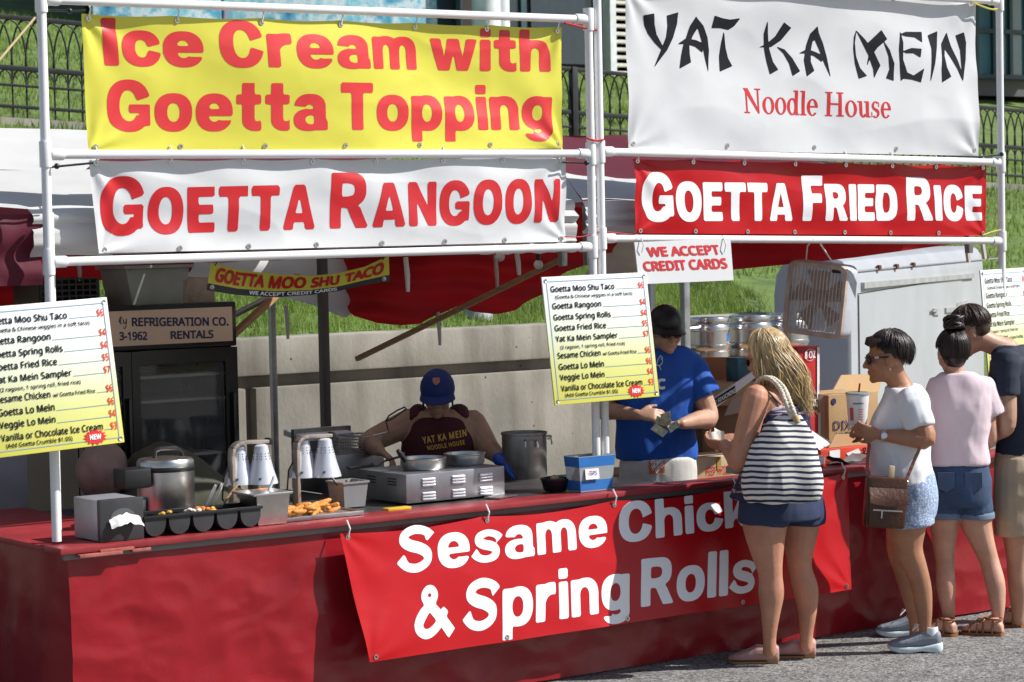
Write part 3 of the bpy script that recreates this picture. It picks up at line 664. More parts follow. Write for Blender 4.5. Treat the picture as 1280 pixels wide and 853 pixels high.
# brush-drawn letters, traced on the banner
A_ = lambda ps: [(780 + x / 4.265, y / 4.265) for x, y in ps]
B_ = lambda ps: [(1000 + x / 4.267, y / 4.267) for x, y in ps]
BR = [A_([(104, 84), (158, 74), (160, 130), (172, 185), (203, 245), (200, 268), (165, 230), (130, 180), (112, 135)]),
      A_([(228, 85), (286, 68), (280, 130), (258, 200), (225, 270), (160, 358), (198, 265), (222, 200), (230, 140)]),
      A_([(380, 90), (395, 140), (365, 190), (345, 240), (348, 290), (355, 333), (294, 366), (302, 300), (312, 250), (330, 200), (350, 140)]),
      A_([(378, 92), (420, 140), (445, 200), (455, 270), (450, 380), (432, 300), (415, 220), (395, 160), (370, 130)]),
      A_([(285, 236), (325, 208), (380, 215), (430, 235), (418, 280), (380, 250), (330, 235)]),
      A_([(478, 86), (520, 100), (560, 107), (614, 100), (585, 140), (555, 160), (510, 150), (466, 150)]),
      A_([(532, 170), (545, 250), (562, 310), (586, 352), (518, 381), (514, 300), (522, 230)]),
      A_([(762, 115), (768, 180), (780, 260), (800, 330), (826, 372), (784, 396), (768, 330), (755, 260), (748, 180)]),
      A_([(850, 122), (890, 150), (840, 215), (790, 250), (730, 252), (765, 235), (810, 195)]),
      A_([(820, 250), (860, 265), (900, 310), (940, 380), (902, 405), (885, 340), (855, 285)]),
      B_([(95, 142), (60, 180), (40, 240), (25, 320), (38, 408), (78, 378), (60, 330), (62, 270), (72, 220), (108, 200), (100, 165)]),
      B_([(72, 185), (98, 165), (125, 230), (145, 300), (166, 410), (130, 330), (105, 260)]),
      B_([(0, 285), (45, 262), (90, 280), (130, 300), (120, 330), (80, 300), (40, 285)]),
      B_([(296, 165), (290, 230), (300, 300), (325, 365), (360, 405), (318, 420), (298, 340), (285, 260), (286, 200)]),
      B_([(296, 165), (345, 215), (395, 280), (430, 350), (398, 415), (395, 370), (370, 300), (330, 230)]),
      B_([(428, 163), (458, 210), (410, 255), (380, 300), (362, 350), (370, 290), (350, 240), (390, 200)]),
      B_([(440, 220), (475, 270), (500, 340), (497, 432), (460, 418), (478, 370), (470, 300), (450, 250)]),
      B_([(530, 170), (545, 230), (545, 320), (570, 400), (535, 432), (530, 350), (524, 260)]),
      B_([(528, 185), (560, 172), (650, 172), (648, 226), (610, 200), (560, 195)]),
      B_([(545, 275), (590, 258), (643, 262), (635, 308), (600, 285), (560, 285)]),
      B_([(560, 385), (600, 405), (655, 368), (640, 440), (590, 425), (545, 420)]),
      B_([(684, 190), (735, 168), (730, 250), (715, 340), (692, 438), (697, 340), (700, 260)]),
      B_([(757, 235), (775, 250), (770, 300), (780, 360), (803, 410), (755, 440), (752, 370), (758, 300)]),
      B_([(785, 175), (810, 250), (845, 330), (872, 415), (866, 430), (840, 370), (800, 300), (757, 235)]),
      B_([(836, 190), (876, 174), (888, 230), (885, 320), (868, 435), (862, 350), (858, 270)])]
brushV, brushF = field_mesh([poly_segs(p) for p in BR], .9, .25, 2)
# serif letters for the second line, as unions of plain shapes (unit: x-height about .5, cap 1 = 0.7)
def bxs(x0, y0, x1, y1): return [(x0, y0), (x1, y0), (x1, y1), (x0, y1)]
def ring(cx, cy, rx, ry, ix, iy, a0=0, a1=360, n=40):
    t = [R(a0 + (a1 - a0) * k / n) for k in range(n + 1)]
    return [(cx + rx * math.cos(a), cy + ry * math.sin(a)) for a in t] + [(cx + ix * math.cos(a), cy + iy * math.sin(a)) for a in reversed(t)]
SER = {
 'N': (.74, [bxs(.10, 0, .155, .70), bxs(.56, 0, .615, .70), [(.03, .70), (.2, .70), (.615, .06), (.615, 0), (.57, 0)], bxs(.02, 0, .24, .03), bxs(.47, .67, .70, .70)]),
 'o': (.50, [ring(.25, .235, .23, .245, .12, .215)]),
 'd': (.53, [ring(.23, .235, .21, .245, .10, .205), bxs(.34, 0, .455, .70), bxs(.27, .67, .40, .70), bxs(.40, 0, .52, .03)]),
 'l': (.28, [bxs(.09, 0, .205, .70), bxs(.02, .67, .15, .70), bxs(.02, 0, .27, .03)]),
 'e': (.45, [ring(.23, .235, .21, .245, .10, .215, 0, 318), bxs(.10, .235, .43, .275)]),
 'H': (.78, [bxs(.10, 0, .22, .70), bxs(.54, 0, .66, .70), bxs(.2, .335, .56, .375), bxs(.02, 0, .30, .03), bxs(.46, 0, .74, .03), bxs(.02, .67, .30, .70), bxs(.46, .67, .74, .70)]),
 'u': (.54, [bxs(.08, .14, .195, .47), bxs(.35, 0, .465, .47), ring(.235, .16, .155, .17, .04, .125, 180, 330), bxs(.01, .44, .15, .47), bxs(.28, .44, .40, .47), bxs(.40, 0, .53, .03)]),
 's': (.40, [ring(.20, .345, .15, .135, .065, .105, 40, 268), ring(.195, .13, .16, .14, .07, .108, -138, 92), [(.06, .33), (.17, .29), (.34, .16), (.36, .10), (.22, .17), (.08, .26)], bxs(.315, .32, .34, .46), bxs(.03, .01, .055, .16)])}
sets = []; x = 0
for ch in 'Noodle House':
    if ch == ' ': x += .24; continue
    w, ps = SER[ch]; sets += [poly_segs([(a + x, b) for a, b in p]) for p in ps]; x += w
sV, sF = field_mesh(sets, .016, .004, 2); sV = (sV - sV.min(0)) / (sV.max(0) - sV.min(0))
banner('noodle_house_banner', 'large white banner with black brush letters reading Yat Ka Mein', C3, M_wvinyl, [
    ((brushV, brushF), None, M_ink_black, 0, 0, 0), ((sV, sF), ((929, 110), (929, 142), (1112, 118.5), (1112, 148.5)), M_ink_red, 0, 0, 0)], 180, 80, ng=5, scallop=.004)
C4 = Cloth((792, 198), (793, 292), (1232, 207), (1231, 295), .135, .024, 2.9, (1.4, 2.6))
banner('red_banner', 'red vinyl banner with white letters reading Goetta Fried Rice', C4, M_rvinyl, [
    (heavy_mesh([('G', 1), ('OETTA', .82), None, ('F', 1), ('RIED', .82), None, ('R', 1), ('ICE', .82)], .29, .20, .07, .36), ((801, 215), (802, 278), (1226, 222), (1226, 277)), M_ink_white, 0, 0, 0)], ng=8)
C5 = Cloth((423, 667), (461, 828), (1060, 591), (1065, 737), -.075, .014, 9.1, (1.2, 1.8), lean=.13)
banner('counter_banner', 'red vinyl banner on the counter front reading Sesame Chicken and Spring Rolls', C5, M_rvinyl, [
    (heavy_mesh('Sesame Chicken', .27, .18), ((493, 658), (497, 720), (1008, 603), (1008, 647)), M_ink_white, 0, 0, 0),
    (heavy_mesh('& Spring Rolls', .27, .18), ((515, 732), (517, 818), (944, 683), (944, 754)), M_ink_white, 0, 0, 0)], 220, 60, ng=5, scallop=.02)
# small swagged banner under the lower pipe
T = thing('swag_banner', 'small sagging yellow and black banner reading Goetta Moo Shu Taco', 'banner', PY(370, 372, .53), 0)
SW = [(0, (264, 329), (258, 363)), (.2, (300, 338), (296, 369)), (.42, (345, 343), (343, 372)), (.6, (388, 345), (388, 369)), (.75, (422, 342), (424, 364)), (.88, (455, 334), (457, 356)), (1, (486, 320), (487, 352))]
def swag(u, v, lift=0.):
    us = [s[0] for s in SW]
    g_ = lambda k, c: float(np.interp(u, us, [s[k][c] for s in SW]))
    t = PY(g_(1, 0), g_(1, 1), .54 + .03 * math.sin(u * 7) - lift); b = PY(g_(2, 0), g_(2, 1), .50 + .05 * math.sin(u * 7) - lift)
    return b + (t - b) * v
m = MB(); m.sheet(lambda u, v: swag(u, .26 + .74 * v), 50, 6); m.build('sheet', M_yellow, T, 80)
m = MB(); m.sheet(lambda u, v: swag(u, .26 * v), 50, 3); m.build('strip', M_dark, T, 80, label='black lower strip')
V, F = text_mesh([('GOETTA', 1), None, ('MOO', 1), None, ('SHU', .95), None, ('TACO', .9)], .042, .05)
m = MB(); m.add([swag(.04 + .93 * a + .012 * b, .36 + .56 * b, .004) for a, b in V], F); m.build('lettering', M_ink_red, T, 0)
V, F = text_mesh('WE ACCEPT CREDIT CARDS', .03, .06)
m = MB(); m.add([swag(.27 + .47 * a, .05 + .17 * b, .004) for a, b in V], F); m.build('lettering', M_ink_white, T, 0)
for u in (.03, .97):
    p = swag(u, .13); m = MB(); m.lathe([(.004, 0), (.012, .004), (.013, 0)], p + Vector((0, -.003, 0)), 10, (0, -1, 0)); m.build('grommet', M_steel, T)
    p = swag(u, .95); m = MB(); m.tube([p, p + Vector((0, -.12, .10)), Vector((p.x, .28, 2.16))], .003, 5); m.build('tie', M_black, T)

# ------------------------------------------------------------------ menu boards and the card sign
M_board = mat('printed_board', (.8, .8, .8), .3)
_n, _b = nodes_of(M_board); _tc = _n.nodes.new('ShaderNodeTexCoord'); _sp = _n.nodes.new('ShaderNodeSeparateXYZ'); _n.links.new(_tc.outputs['Generated'], _sp.inputs[0])
_r = _n.nodes.new('ShaderNodeValToRGB'); _n.links.new(_sp.outputs['Z'], _r.inputs[0]); _n.links.new(_r.outputs[0], _b.inputs['Base Color'])
_r.color_ramp.elements[0].position = .05; _r.color_ramp.elements[0].color = (.70, .66, .12, 1); _r.color_ramp.elements[1].position = .95; _r.color_ramp.elements[1].color = (.78, .80, .82, 1)
e = _r.color_ramp.elements.new(.3); e.color = (.70, .71, .28, 1); e = _r.color_ramp.elements.new(.55); e.color = (.74, .78, .60, 1)
M_blueline = mat('pale_blue_line', (.28, .40, .50), .5)
BW, BH = .655, .625
def menu(label, BL, U, W, BW=.655, group='menu boards hung on the pipes'):
    U = U.normalized(); W = (W - U * W.dot(U)).normalized(); N = U.cross(W).normalized()
    if N.y > 0: N = -N
    T = thing('menu_board', label, 'menu', BL + U * BW / 2, 0, group)
    m = MB(); M = Matrix((U, N, W)).transposed(); m.box(BL + U * BW / 2 + W * BH / 2 - N * .005, (BW, .009, BH), M, .003); m.build('panel', M_board, T)
    L = N * .0025
    m = MB()
    for a, b, c, d in ((.035, .035, .965, .041), (.035, .959, .965, .965), (.035, .041, .041, .959), (.959, .041, .965, .959)):
        m.add([BL + U * BW * x + W * BH * z + L * .6 for x, z in ((a, b), (c, b), (c, d), (a, d))], [(0, 1, 2, 3)])
    for v, a, b in ((.1235, .685, .915), (.258, .54, .915), (.345, .62, .915), (.43, .565, .915), (.515, .665, .915), (.644, .83, .915), (.733, .505, .915), (.816, .50, .915), (.90, .855, .915)):
        m.add([BL + U * BW * x + W * BH * (1 - z) + L * .6 for x, z in ((a, v), (b, v), (b, v - .004), (a, v - .004))], [(0, 1, 2, 3)])
    m.build('rule_lines', M_blueline, T, 0)
    m = MB()
    def tx(s, u0, u1, v, h, off=.017, desc=0.):
        # v is the baseline; strings with descenders start lower
        dd = .26 * h if any(c in s for c in 'gpy(),') else 0
        flat_text(m, s, BL, U, W, (u0 * BW, (1 - v - dd) * BH, u1 * BW, (1 - v + h) * BH), off, .07, 1.02, L)
    H = .050
    for s, u1, v in (('Goetta Moo Shu Taco', .674, .1225), ('Goetta Rangoon', .53, .257), ('Goetta Spring Rolls', .61, .344), ('Goetta Fried Rice', .555, .428), ('Yat Ka Mein Sampler', .655, .513), ('Sesame Chicken', .475, .642), ('Goetta Lo Mein', .495, .731), ('Veggie Lo Mein', .49, .814), ('Vanilla or Chocolate Ice Cream', .845, .898)):
        tx(s, .068, u1, v, H)
    for s, u0, u1, v in (('(Goetta & Chinese veggies in a soft taco)', .104, .84, .177), ('(2 ragoon, 1 spring roll, fried rice)', .103, .715, .571), ('w/ Goetta Fried Rice', .495, .82, .642), ('(Add Goetta Crumble $1.00)', .10, .60, .943)):
        tx(s, u0, u1, v, .030, .016)
    m.build('lettering', M_ink_black, T, 0)
    m = MB()
    for s, v in (('$6', .1225), ('$4', .257), ('$4', .344), ('$5', .428), ('$7', .513), ('$6', .642), ('$6', .731), ('$4', .814), ('$3', .898)):
        flat_text(m, s, BL, U, W, (.905 * BW, (1 - v - .008) * BH, .957 * BW, (1 - v + .049) * BH), .014, .06, 1.0, L)
    m.build('prices', mat('price_red', (.75, .06, .03), .4), T, 0)
    c = BL + U * BW * .775 + W * BH * .060; pts = []
    for k in range(28):
        a = k * math.pi / 14; r = (.075, .046) if k % 2 == 0 else (.055, .033); pts.append(c + U * r[0] * .74 * math.cos(a) + W * r[1] * .74 * math.sin(a) + L * 1.3)
    m = MB(); m.add(pts, [tuple(range(28))]); b = m.build('burst', mat('burst_red', (.7, .02, .02), .4), T, 0)
    m = MB(); flat_text(m, 'NEW', c, U, W, (-.027, -.011, .027, .012), .04, .06, 1.0, L * 2.2); m.build('lettering', M_ink_white, b, 0)
    for a, b in ((.03, .03), (.97, .03), (.03, .97), (.97, .97)):
        m = MB(); m.lathe([(.003, 0), (.008, .002), (.009, 0)], BL + U * BW * a + W * BH * b + L, 10, N); m.build('grommet', M_steel, T)
    return T
bl, br, tl = PY(694, 507, -.045), PY(826, 495.5, -.045), PY(680, 347, .035)
menu('white to yellow menu board hung on the middle pole, partly behind the card sign', bl, br - bl, tl - bl)
br, b0, tr = PY(156, 553, -.045), PY(0, 572.5, -.045), PY(143, 371, .03)
U_ = (br - b0).normalized(); menu('nearest menu board, on the left pole beside the fridge', br - U_ * .60, U_, tr - br, .60)
tl, t1, bl = PY(1229, 334, .0), PY(1280, 329.5, .0), PY(1237, 478, -.06)
menu('farthest menu board, on the right pole behind the bowed head of the man in navy', bl, Vector((math.cos(R(20)), math.sin(R(20)), 0)), tl - bl)
tl, tr, bl, br = PY(793, 303, .065), PY(913, 298, .065), PY(799, 355.5, .04), PY(917, 350.5, .04)
T = thing('card_sign', 'small white sign with red letters reading We Accept Credit Cards', 'sign', (bl + br) / 2)
U_ = (br - bl).normalized(); W_ = (tl - bl); hh = W_.length; W_ = W_.normalized(); ww = (br - bl).length; N_ = Vector((0, -1, 0))
m = MB(); m.prism([bl, br, tr, tl], Vector((0, .006, 0))); m.build('panel', M_wvinyl, T)
for s, q in (('WE ACCEPT', ((809, 309), (811, 321.5), (899, 306), (902, 318.5))), ('CREDIT CARDS', ((803, 327), (805, 339.5), (907.5, 322.5), (909.5, 336)))):
    V, F = text_mesh(s, .035, .05); Q = [PY(a, b, .05) for a, b in q]; m = MB()
    for_pts = []
    for a, b in V:
        p = (Q[0] * (1 - a) + Q[2] * a) * b + (Q[1] * (1 - a) + Q[3] * a) * (1 - b); t = (p.z - bl.z) / (tl.z - bl.z); for_pts.append(Vector((p.x, .04 + .025 * t - .003, p.z)))
    m.add(for_pts, F); m.build('lettering', M_ink_red, T, 0)
for px in (802, 905):
    a = PY(px, 309, .05); m = MB(); m.tube([a + Vector((0, 0, -.03)), a + Vector((.004, -.01, .01)), a + Vector((.008, .02, .06))], .003, 5); m.build('tie', M_zip, T)

# ------------------------------------------------------------------ counter with its vinyl skirt
T = thing('counter', 'long red vinyl covered counter with a wrinkled skirt to the ground', 'counter', (0, .3, 0))
m = MB(); m.box((-.035, .035, .873), (5.89, .17, .028), bev=.006); m.build('counter_top', M_redtop, T)
m = MB(); m.box((-.975, .438, .868), (2.85, .63, .036), bev=.004); m.build('work_surface', mat('dark_stained_surface', (.045, .04, .04), .35, var=.5, vscale=9), T)
m = MB(); m.box((1.95, .31, .868), (1.5, .375, .036), bev=.004); m.build('work_surface', mat('dark_stained_surface', (.045, .04, .04), .35, var=.5, vscale=9), T)
m = MB(); m.box((-2.69, 1.66, .870), (.58, 3.07, .028), bev=.006); m.build('counter_top', M_redtop, T)
m = MB(); m.box((-.035, -.018, .845), (5.84, .018, .026), bev=.004); m.build('edge_trim', mat('grey_trim', (.20, .16, .15), .6), T)
m = MB()
for k, (x, w) in enumerate(((-2.80, .20), (-2.72, .16), (-2.60, .09))): m.box((x, -.045 + .01 * k, .848 + .012 * (k % 2)), (w, .05, .014), bev=.003)
m.build('wood_strip', mat('red_splintered_wood', (.36, .10, .08), .8, var=.35, vscale=20), T)
CX0, CX1 = -2.93, 2.86
def skirt(x, z):
    t = max(0, .86 - z); w = .014 * noi(x * 1.3 + z * .8, z * 1.8, 2) + .010 * (1 - 2 * abs(noi(x * 2.4 + z * 1.5, z * 3.2 - x, 6))) + .006 * (1 - 2 * abs(noi(x * 5 - z * 3, z * 7 + x * 2, 8)))
    for cx, cz, k in ((-2.05, .50, 1), (-2.62, .42, 2)):
        dx, dz = x - cx, z - cz; r = math.hypot(dx, dz); w += .0015 * math.exp(-r / .22) * math.sin(math.atan2(dz, dx) * 9 + k)
    return -(.004 + t * .05) - w * min(1, t * 5)
m = MB(); m.sheet(lambda u, v: (CX0 + (CX1 - CX0) * u, skirt(CX0 + (CX1 - CX0) * u, .012 + .855 * v), .012 + .855 * v), 300, 60); m.build('skirt', M_redvinyl, T, 80)
def side(y, z): t = .86 - z; return .02 * noi(y * 2, z * 2, 9) + .03 * noi(y * 5, z * .6, 4) * min(1, t * 3)
m = MB(); m.sheet(lambda u, v: (CX0 - ((.86 - (.012 + .855 * v)) * .05 + .02) * min(1, u * 14) + side(3.1 * u, .012 + .855 * v) * min(1, u * 12), 3.1 * u + skirt(CX0, .012 + .855 * v) * (1 - u), .012 + .855 * v), 60, 40); m.build('skirt', M_redvinyl, T, 80)
m = MB(); m.sheet(lambda u, v: (CX1 + side(.7 * u + 5, .012 + .855 * v) * min(1, u * 12) * .4, .7 * u + skirt(CX1, .012 + .855 * v) * (1 - u), .012 + .855 * v), 20, 30); m.build('skirt', M_redvinyl, T, 80)
# ------------------------------------------------------------------ white cargo trailer behind the right half
def hitplane(px, py, P0, n):
    d = ray(px, py); return EYE + d * ((P0 - EYE).dot(n) / d.dot(n))
TC = PY(1064, 470, 4.0); TC.z = 0
TA = Vector((math.cos(R(34.5)), math.sin(R(34.5)), 0)); TN = Vector((TA.y, -TA.x, 0)); TB = -TN
M_trailer = mat('white_trailer_paint', (.40, .41, .44), .38, var=.04, vscale=2)
M_alu = mat('aluminium_trim', (.42, .42, .42), .5, .4, var=.15)
tz = hitplane(1075, 321, TC + TA * .1, TN).z
TR_ = thing('cargo_trailer', 'white enclosed cargo trailer parked behind the right end of the stall', 'trailer', TC + TA * 2)
prof = [(0, .45), (0, tz - .22), (.015, tz - .10), (.06, tz - .03), (.14, tz), (.48, tz), (.54, tz - .1), (.56, tz - .25), (.56, .45)]
m = MB(); L_ = 7.0
ends = []
for s in (0, .02, L_ - .3, L_ - .08, L_):
    ins = .03 if s in (0, L_) else 0
    ends.append([TC + TA * s + TB * (d + (ins if d < 1 else -ins)) + UP * (z - (ins if z > 1 else 0)) for d, z in prof])
m.rings(ends); m.build('body', M_trailer, TR_, 35)
f_ = lambda px, py, o=.004: hitplane(px, py, TC, TN) + TN * o
def tquad(m, pts, o=.004, th=.012): m.prism([f_(a, b, o) for a, b in pts], -TN * th)
m = MB(); tquad(m, [(1076, 353.5), (1215, 342), (1215, 347.5), (1076, 361)], .03, .03); m.build('drip_rail', M_alu, TR_)
d0, d1 = f_(1072, 361), f_(1201, 351); zt = f_(1150, 356).z; zb = .55
m = MB()
q0, q1 = (d0 - TC).dot(TA), (d1 - TC).dot(TA)
m.prism([TC + TA * a + UP * z + TN * .012 for a, z in ((q0, zb), (q1, zb), (q1, zt), (q0, zt))], -TN * .03); dr = m.build('door', M_trailer, TR_)
m = MB()
for a, b, c, d in ((q1 + .004, zb, q1 + .016, zt + .012), (q0 - .016, zb, q0 - .004, zt + .012), (q0, zt + .004, q1, zt + .012)):
    m.prism([TC + TA * x + UP * z + TN * .002 for x, z in ((a, b), (c, b), (c, d), (a, d))], -TN * .002)
m.build('door_seal', M_dark, dr, 0)
m = MB(); tquad(m, [(1179, 385), (1200, 383.5), (1200, 390), (1179, 391)], .03, .02); tquad(m, [(1194, 379), (1207, 376), (1207, 391), (1194, 393)], .018, .02); m.build('handle', M_alu, dr)
m = MB(); tquad(m, [(1164, 386), (1171, 386), (1171, 394), (1164, 394)], .03, .02); tquad(m, [(1160, 388), (1166, 388), (1166, 390), (1160, 390)], .045, .02); m.build('latch', M_alu, dr)
for px, py in ((1098, 335), (1120, 333.5), (1141, 331.5), (1233, 322)):
    m = MB(); m.box(f_(px, py), (.10, .03, .045), Matrix((TA, TB, UP)).transposed(), .01); m.build('marker_light', mat('dark_red_lens', (.10, .01, .012), .15), TR_)
m = MB(); tquad(m, [(1060, 339), (1250, 322), (1250, 323.2), (1060, 340.4)], .006, .006); m.build('seam', mat('grey_seam', (.3, .3, .31), .5), TR_)
for s in (1.7, 2.5):
    for k in (.02,):
        p = TC + TA * s + TB * .16 + UP * .33; w = MB(); w.lathe([(.16, -.09), (.31, -.10), (.33, -.06), (.33, .06), (.31, .10), (.16, .09)], p, 28, TN); wh = w.build('wheel', M_dark, TR_)
        w = MB(); w.lathe([(.16, .085), (.15, .07), (.05, .075), (.045, .1)], p, 20, TN); w.build('rim', M_alu, wh)

# ------------------------------------------------------------------ rented drinks fridge
FY = 2.0
a, b = PY(98, 430, FY), PY(293.5, 430, FY); fx0, fx1 = a.x, b.x; fzt = PY(250, 382, FY).z
FR_ = thing('display_fridge', 'tall black glass door display fridge with a tan sign reading Refrigeration Co. Rentals', 'fridge', ((fx0 + fx1) / 2, FY + .35, 0))
M_fridge = mat('black_fridge_enamel', (.008, .008, .01), .25, var=.2)
zs0 = PY(250, 431, FY).z
m = MB(); w_ = fx1 - fx0
m.box(((fx0 + fx1) / 2, FY + .69, fzt / 2), (w_, .04, fzt)); m.box((fx0 + .02, FY + .36, fzt / 2), (.04, .64, fzt)); m.box((fx1 - .02, FY + .36, fzt / 2), (.04, .64, fzt))
m.box(((fx0 + fx1) / 2, FY + .36, fzt - .02), (w_ - .08, .62, .04)); m.box(((fx0 + fx1) / 2, FY + .36, .12), (w_ - .08, .62, .24)); m.build('cabinet', M_fridge, FR_)
m = MB(); m.box(((fx0 + fx1) / 2, FY + .03, (fzt + zs0) / 2), (w_ + .01, .09, fzt - zs0 + .03), bev=.01); hd = m.build('header', M_fridge, FR_)
s0, s1 = PY(101, 388, FY - .02), PY(288, 426, FY - .02)
tlx, trx = PY(120, 391, FY - .02).x, PY(289.5, 391, FY - .02).x; zt_ = PY(215, 386.5, FY - .02).z; zb_ = PY(215, 430, FY - .02).z
m = MB(); m.box(((fx0 + .02 + trx) / 2, FY - .021, (zt_ + zb_) / 2), (trx - fx0 - .02, .012, zt_ - zb_), bev=.003)
m.build('sign', mat('tan_sign_face', (.74, .54, .40), .35, var=.1, vscale=1.5), hd)
for s, q in (('REFRIGERATION CO.', ((164.5, 397), (165, 408.5), (285.5, 396.5), (286, 407.5))), ('RENTALS', ((213, 414), (213.5, 424.5), (267, 412.5), (267, 423))), ('3-1962', ((149, 415), (149.5, 426), (184, 414.5), (184.5, 425.5)))):
    V, F = text_mesh(s, .03, .05); Q = [PY(x, y, FY - .029) for x, y in q]; m = MB(); m.add([(Q[0] * (1 - c) + Q[2] * c) * d + (Q[1] * (1 - c) + Q[3] * c) * (1 - d) for c, d in V], F); m.build('lettering', M_ink_navy, hd, 0)
st = [stroke([(0, .25), (.18, .75), (.12, .2), (.3, .12)], [.1, .1, .09, .06]), stroke([(.02, .56), (.35, .62)], [.07, .06]), stroke([(.42, .5), (.44, .2), (.62, .22), (.72, .55)], [.09, .09, .08, .08]), stroke([(.72, .55), (.62, -.1), (.48, -.3), (.40, -.1)], [.08, .08, .06, .05])]
V, F = field_mesh([poly_segs(p) for p in st], .03, 0, 2); o_ = PY(149, 407, FY - .029); m = MB(); m.add([o_ + Vector((x, 0, z)) * .062 for x, z in V], F); m.build('lettering', M_ink_navy, hd, 0)
dz0, dz1 = .27, zs0 - .02; gx0_, gx1_ = PY(172, 450, FY).x, PY(279, 450, FY).x; xm = gx0_ - .05
for x0, x1 in ((fx0, xm), (xm + .004, fx1)):
    m = MB(); fw = .05 if x0 == fx0 else gx0_ - xm
    l_, r_ = (fw, .05) if x0 == fx0 else (gx0_ - x0, x1 - gx1_)
    m.box((x0 + l_ / 2, FY, (dz0 + dz1) / 2), (l_, .05, dz1 - dz0)); m.box((x1 - r_ / 2, FY, (dz0 + dz1) / 2), (r_, .05, dz1 - dz0))
    for z in (dz0 + .04, dz1 - .035): m.box(((x0 + x1) / 2 + (l_ - r_) / 2, FY, z), (x1 - x0 - l_ - r_, .05, .075))
    d_ = m.build('door', M_fridge, FR_)
    m = MB(); m.box(((x0 + l_ + x1 - r_) / 2, FY, (dz0 + dz1) / 2), (x1 - x0 - l_ - r_ - .002, .012, dz1 - dz0 - .15)); gm = mat('door_glass', (.9, .92, .92), .02, var=0); gm.node_tree.nodes['Principled BSDF'].inputs['Transmission Weight'].default_value = .96; gm.node_tree.nodes['Principled BSDF'].inputs['IOR'].default_value = 1.35
    m.build('glass', gm, d_)
    m = MB(); m.box((x1 - r_ * .5, FY - .04, 1.1), (.018, .03, .5), bev=.006); m.build('handle', M_fridge, d_)
M_rack = mat('pale_wire_shelf', (.42, .36, .31), .5)
for py in (500.5, 569.5, 470):
    z = PY(225, py, FY + .06).z; m = MB(); m.box(((fx0 + fx1) / 2, FY + .075, z), (w_ - .1, .012, .014)); m.box(((fx0 + fx1) / 2, FY + .36, z), (w_ - .1, .55, .006)); m.build('shelf', M_rack, FR_)
rs = random.Random(5)
for k in range(7):
    x = fx0 + .16 + k * .115; z = PY(225, 569.5, FY + .06).z + .005; h = rs.choice((.10, .14, .12))
    m = MB(); m.lathe([(.03, 0), (.033, .01), (.033, h), (.02, h + .03), (.012, h + .05)], (x, FY + .3, z), 12)
    solo(m, 'bottle', mat('dark_bottle_%d' % (k % 3), [(.05, .02, .02), (.02, .04, .05), (.08, .07, .06)][k % 3], .2), 'dim bottle standing on the lowest fridge shelf behind the glass', 'bottle', 'bottles in the fridge')
# things on top of the fridge
p = PY(195, 384, FY + .2)
t = thing('storage_bin', 'cloudy clear plastic bin on top of the fridge', 'bin', (p.x, FY + .3, fzt))
M_cloud = mat('cloudy_plastic', (.45, .50, .46), .35, trans=.35)
m = MB(); m.prism([(p.x - .16, FY + .15, fzt + .004), (p.x + .14, FY + .15, fzt + .004), (p.x + .18, FY + .15, fzt + .20), (p.x - .20, FY + .15, fzt + .20)], (0, .3, 0)); m.build('tub', M_cloud, t)
m = MB(); m.box((p.x - .01, FY + .3, fzt + .21), (.42, .34, .018), bev=.005); m.build('lid', M_cloud, t)
p = PY(243, 381, FY + .2); m = MB(); m.box((p.x, FY + .3, fzt + .073), (.20, .3, .14), bev=.006); solo(m, 'carton', mat('beige_carton', (.38, .31, .25), .8, var=.3, vscale=14), 'small beige carton on top of the fridge beside the plastic bin', 'carton')
p = PY(97, 372, FY + .1); t = thing('milk_crate', 'black plastic milk crate with an open grid, above the left menu board', 'crate', (p.x, FY + .35, fzt))
m = MB(); cz0, cz1 = PY(97, 380, FY + .1).z, PY(97, 348, FY + .1).z
for k in range(9): m.box((p.x - .16 + .04 * k, FY + .2, (fzt + cz1) / 2), (.008, .01, cz1 - fzt - .004))
for k in range(6): m.box((p.x, FY + .2, fzt + .008 + (cz1 - fzt - .012) * k / 5), (.33, .012, .009))
for s in (-1, 1): m.box((p.x + .17 * s, FY + .35, (fzt + cz1) / 2), (.012, .3, cz1 - fzt - .004))
m.box((p.x, FY + .5, (fzt + cz1) / 2), (.33, .012, cz1 - fzt - .004)); m.build('grid', M_black, t)
# grey cabinet at the far left, olive cover and pale sack behind the cooker
a = PY(36, 620, 1.55); m = MB(); m.box((a.x - .31, 1.85, .78), (.62, .6, 1.56), bev=.01)
solo(m, 'grey_cabinet', mat('grey_cabinet_paint', (.22, .23, .27), .5), 'plain grey cabinet behind the counter at the far left edge', 'cabinet')
a = PY(128, 585, 1.1); m = MB()
def sack(u, v):
    th = u * 2 * math.pi; ph = (v - .5) * math.pi * .98; r = .115 * (1 + .10 * noi(math.cos(th) * 2, math.sin(th) * 2, v * 5)); return a + Vector((r * 1.1 * math.cos(ph) * math.cos(th), r * math.cos(ph) * math.sin(th), r * 1.25 * math.sin(ph) - .01))
m.sheet(sack, 26, 16); solo(m, 'sack', mat('pale_pink_sack', (.26, .17, .15), .7, var=.3, vscale=9), 'round pale pink sack behind the steel rice cooker', 'sack', smooth=80)
a = PY(225, 600, .98); m = MB()
def tarp(u, v):
    th = math.pi * u; x = -.30 + .72 * u; top = [0.10, .36, .40, .36, .28, .19, .08][min(6, int(u * 6.99))]; us = [0, .15, .33, .5, .68, .85, 1]; top = float(np.interp(u, us, [.08, .35, .39, .33, .23, .14, .05]))
    return Vector((a.x + x, 1.0 + .22 * math.cos(math.pi * v) * (1 - .2 * u) + .03 * noi(u * 5, v * 5), .80 + (top + .02) * math.sin(math.pi * min(1, max(0, v))) ** .6 + .012 * noi(u * 9, v * 7, 4)))
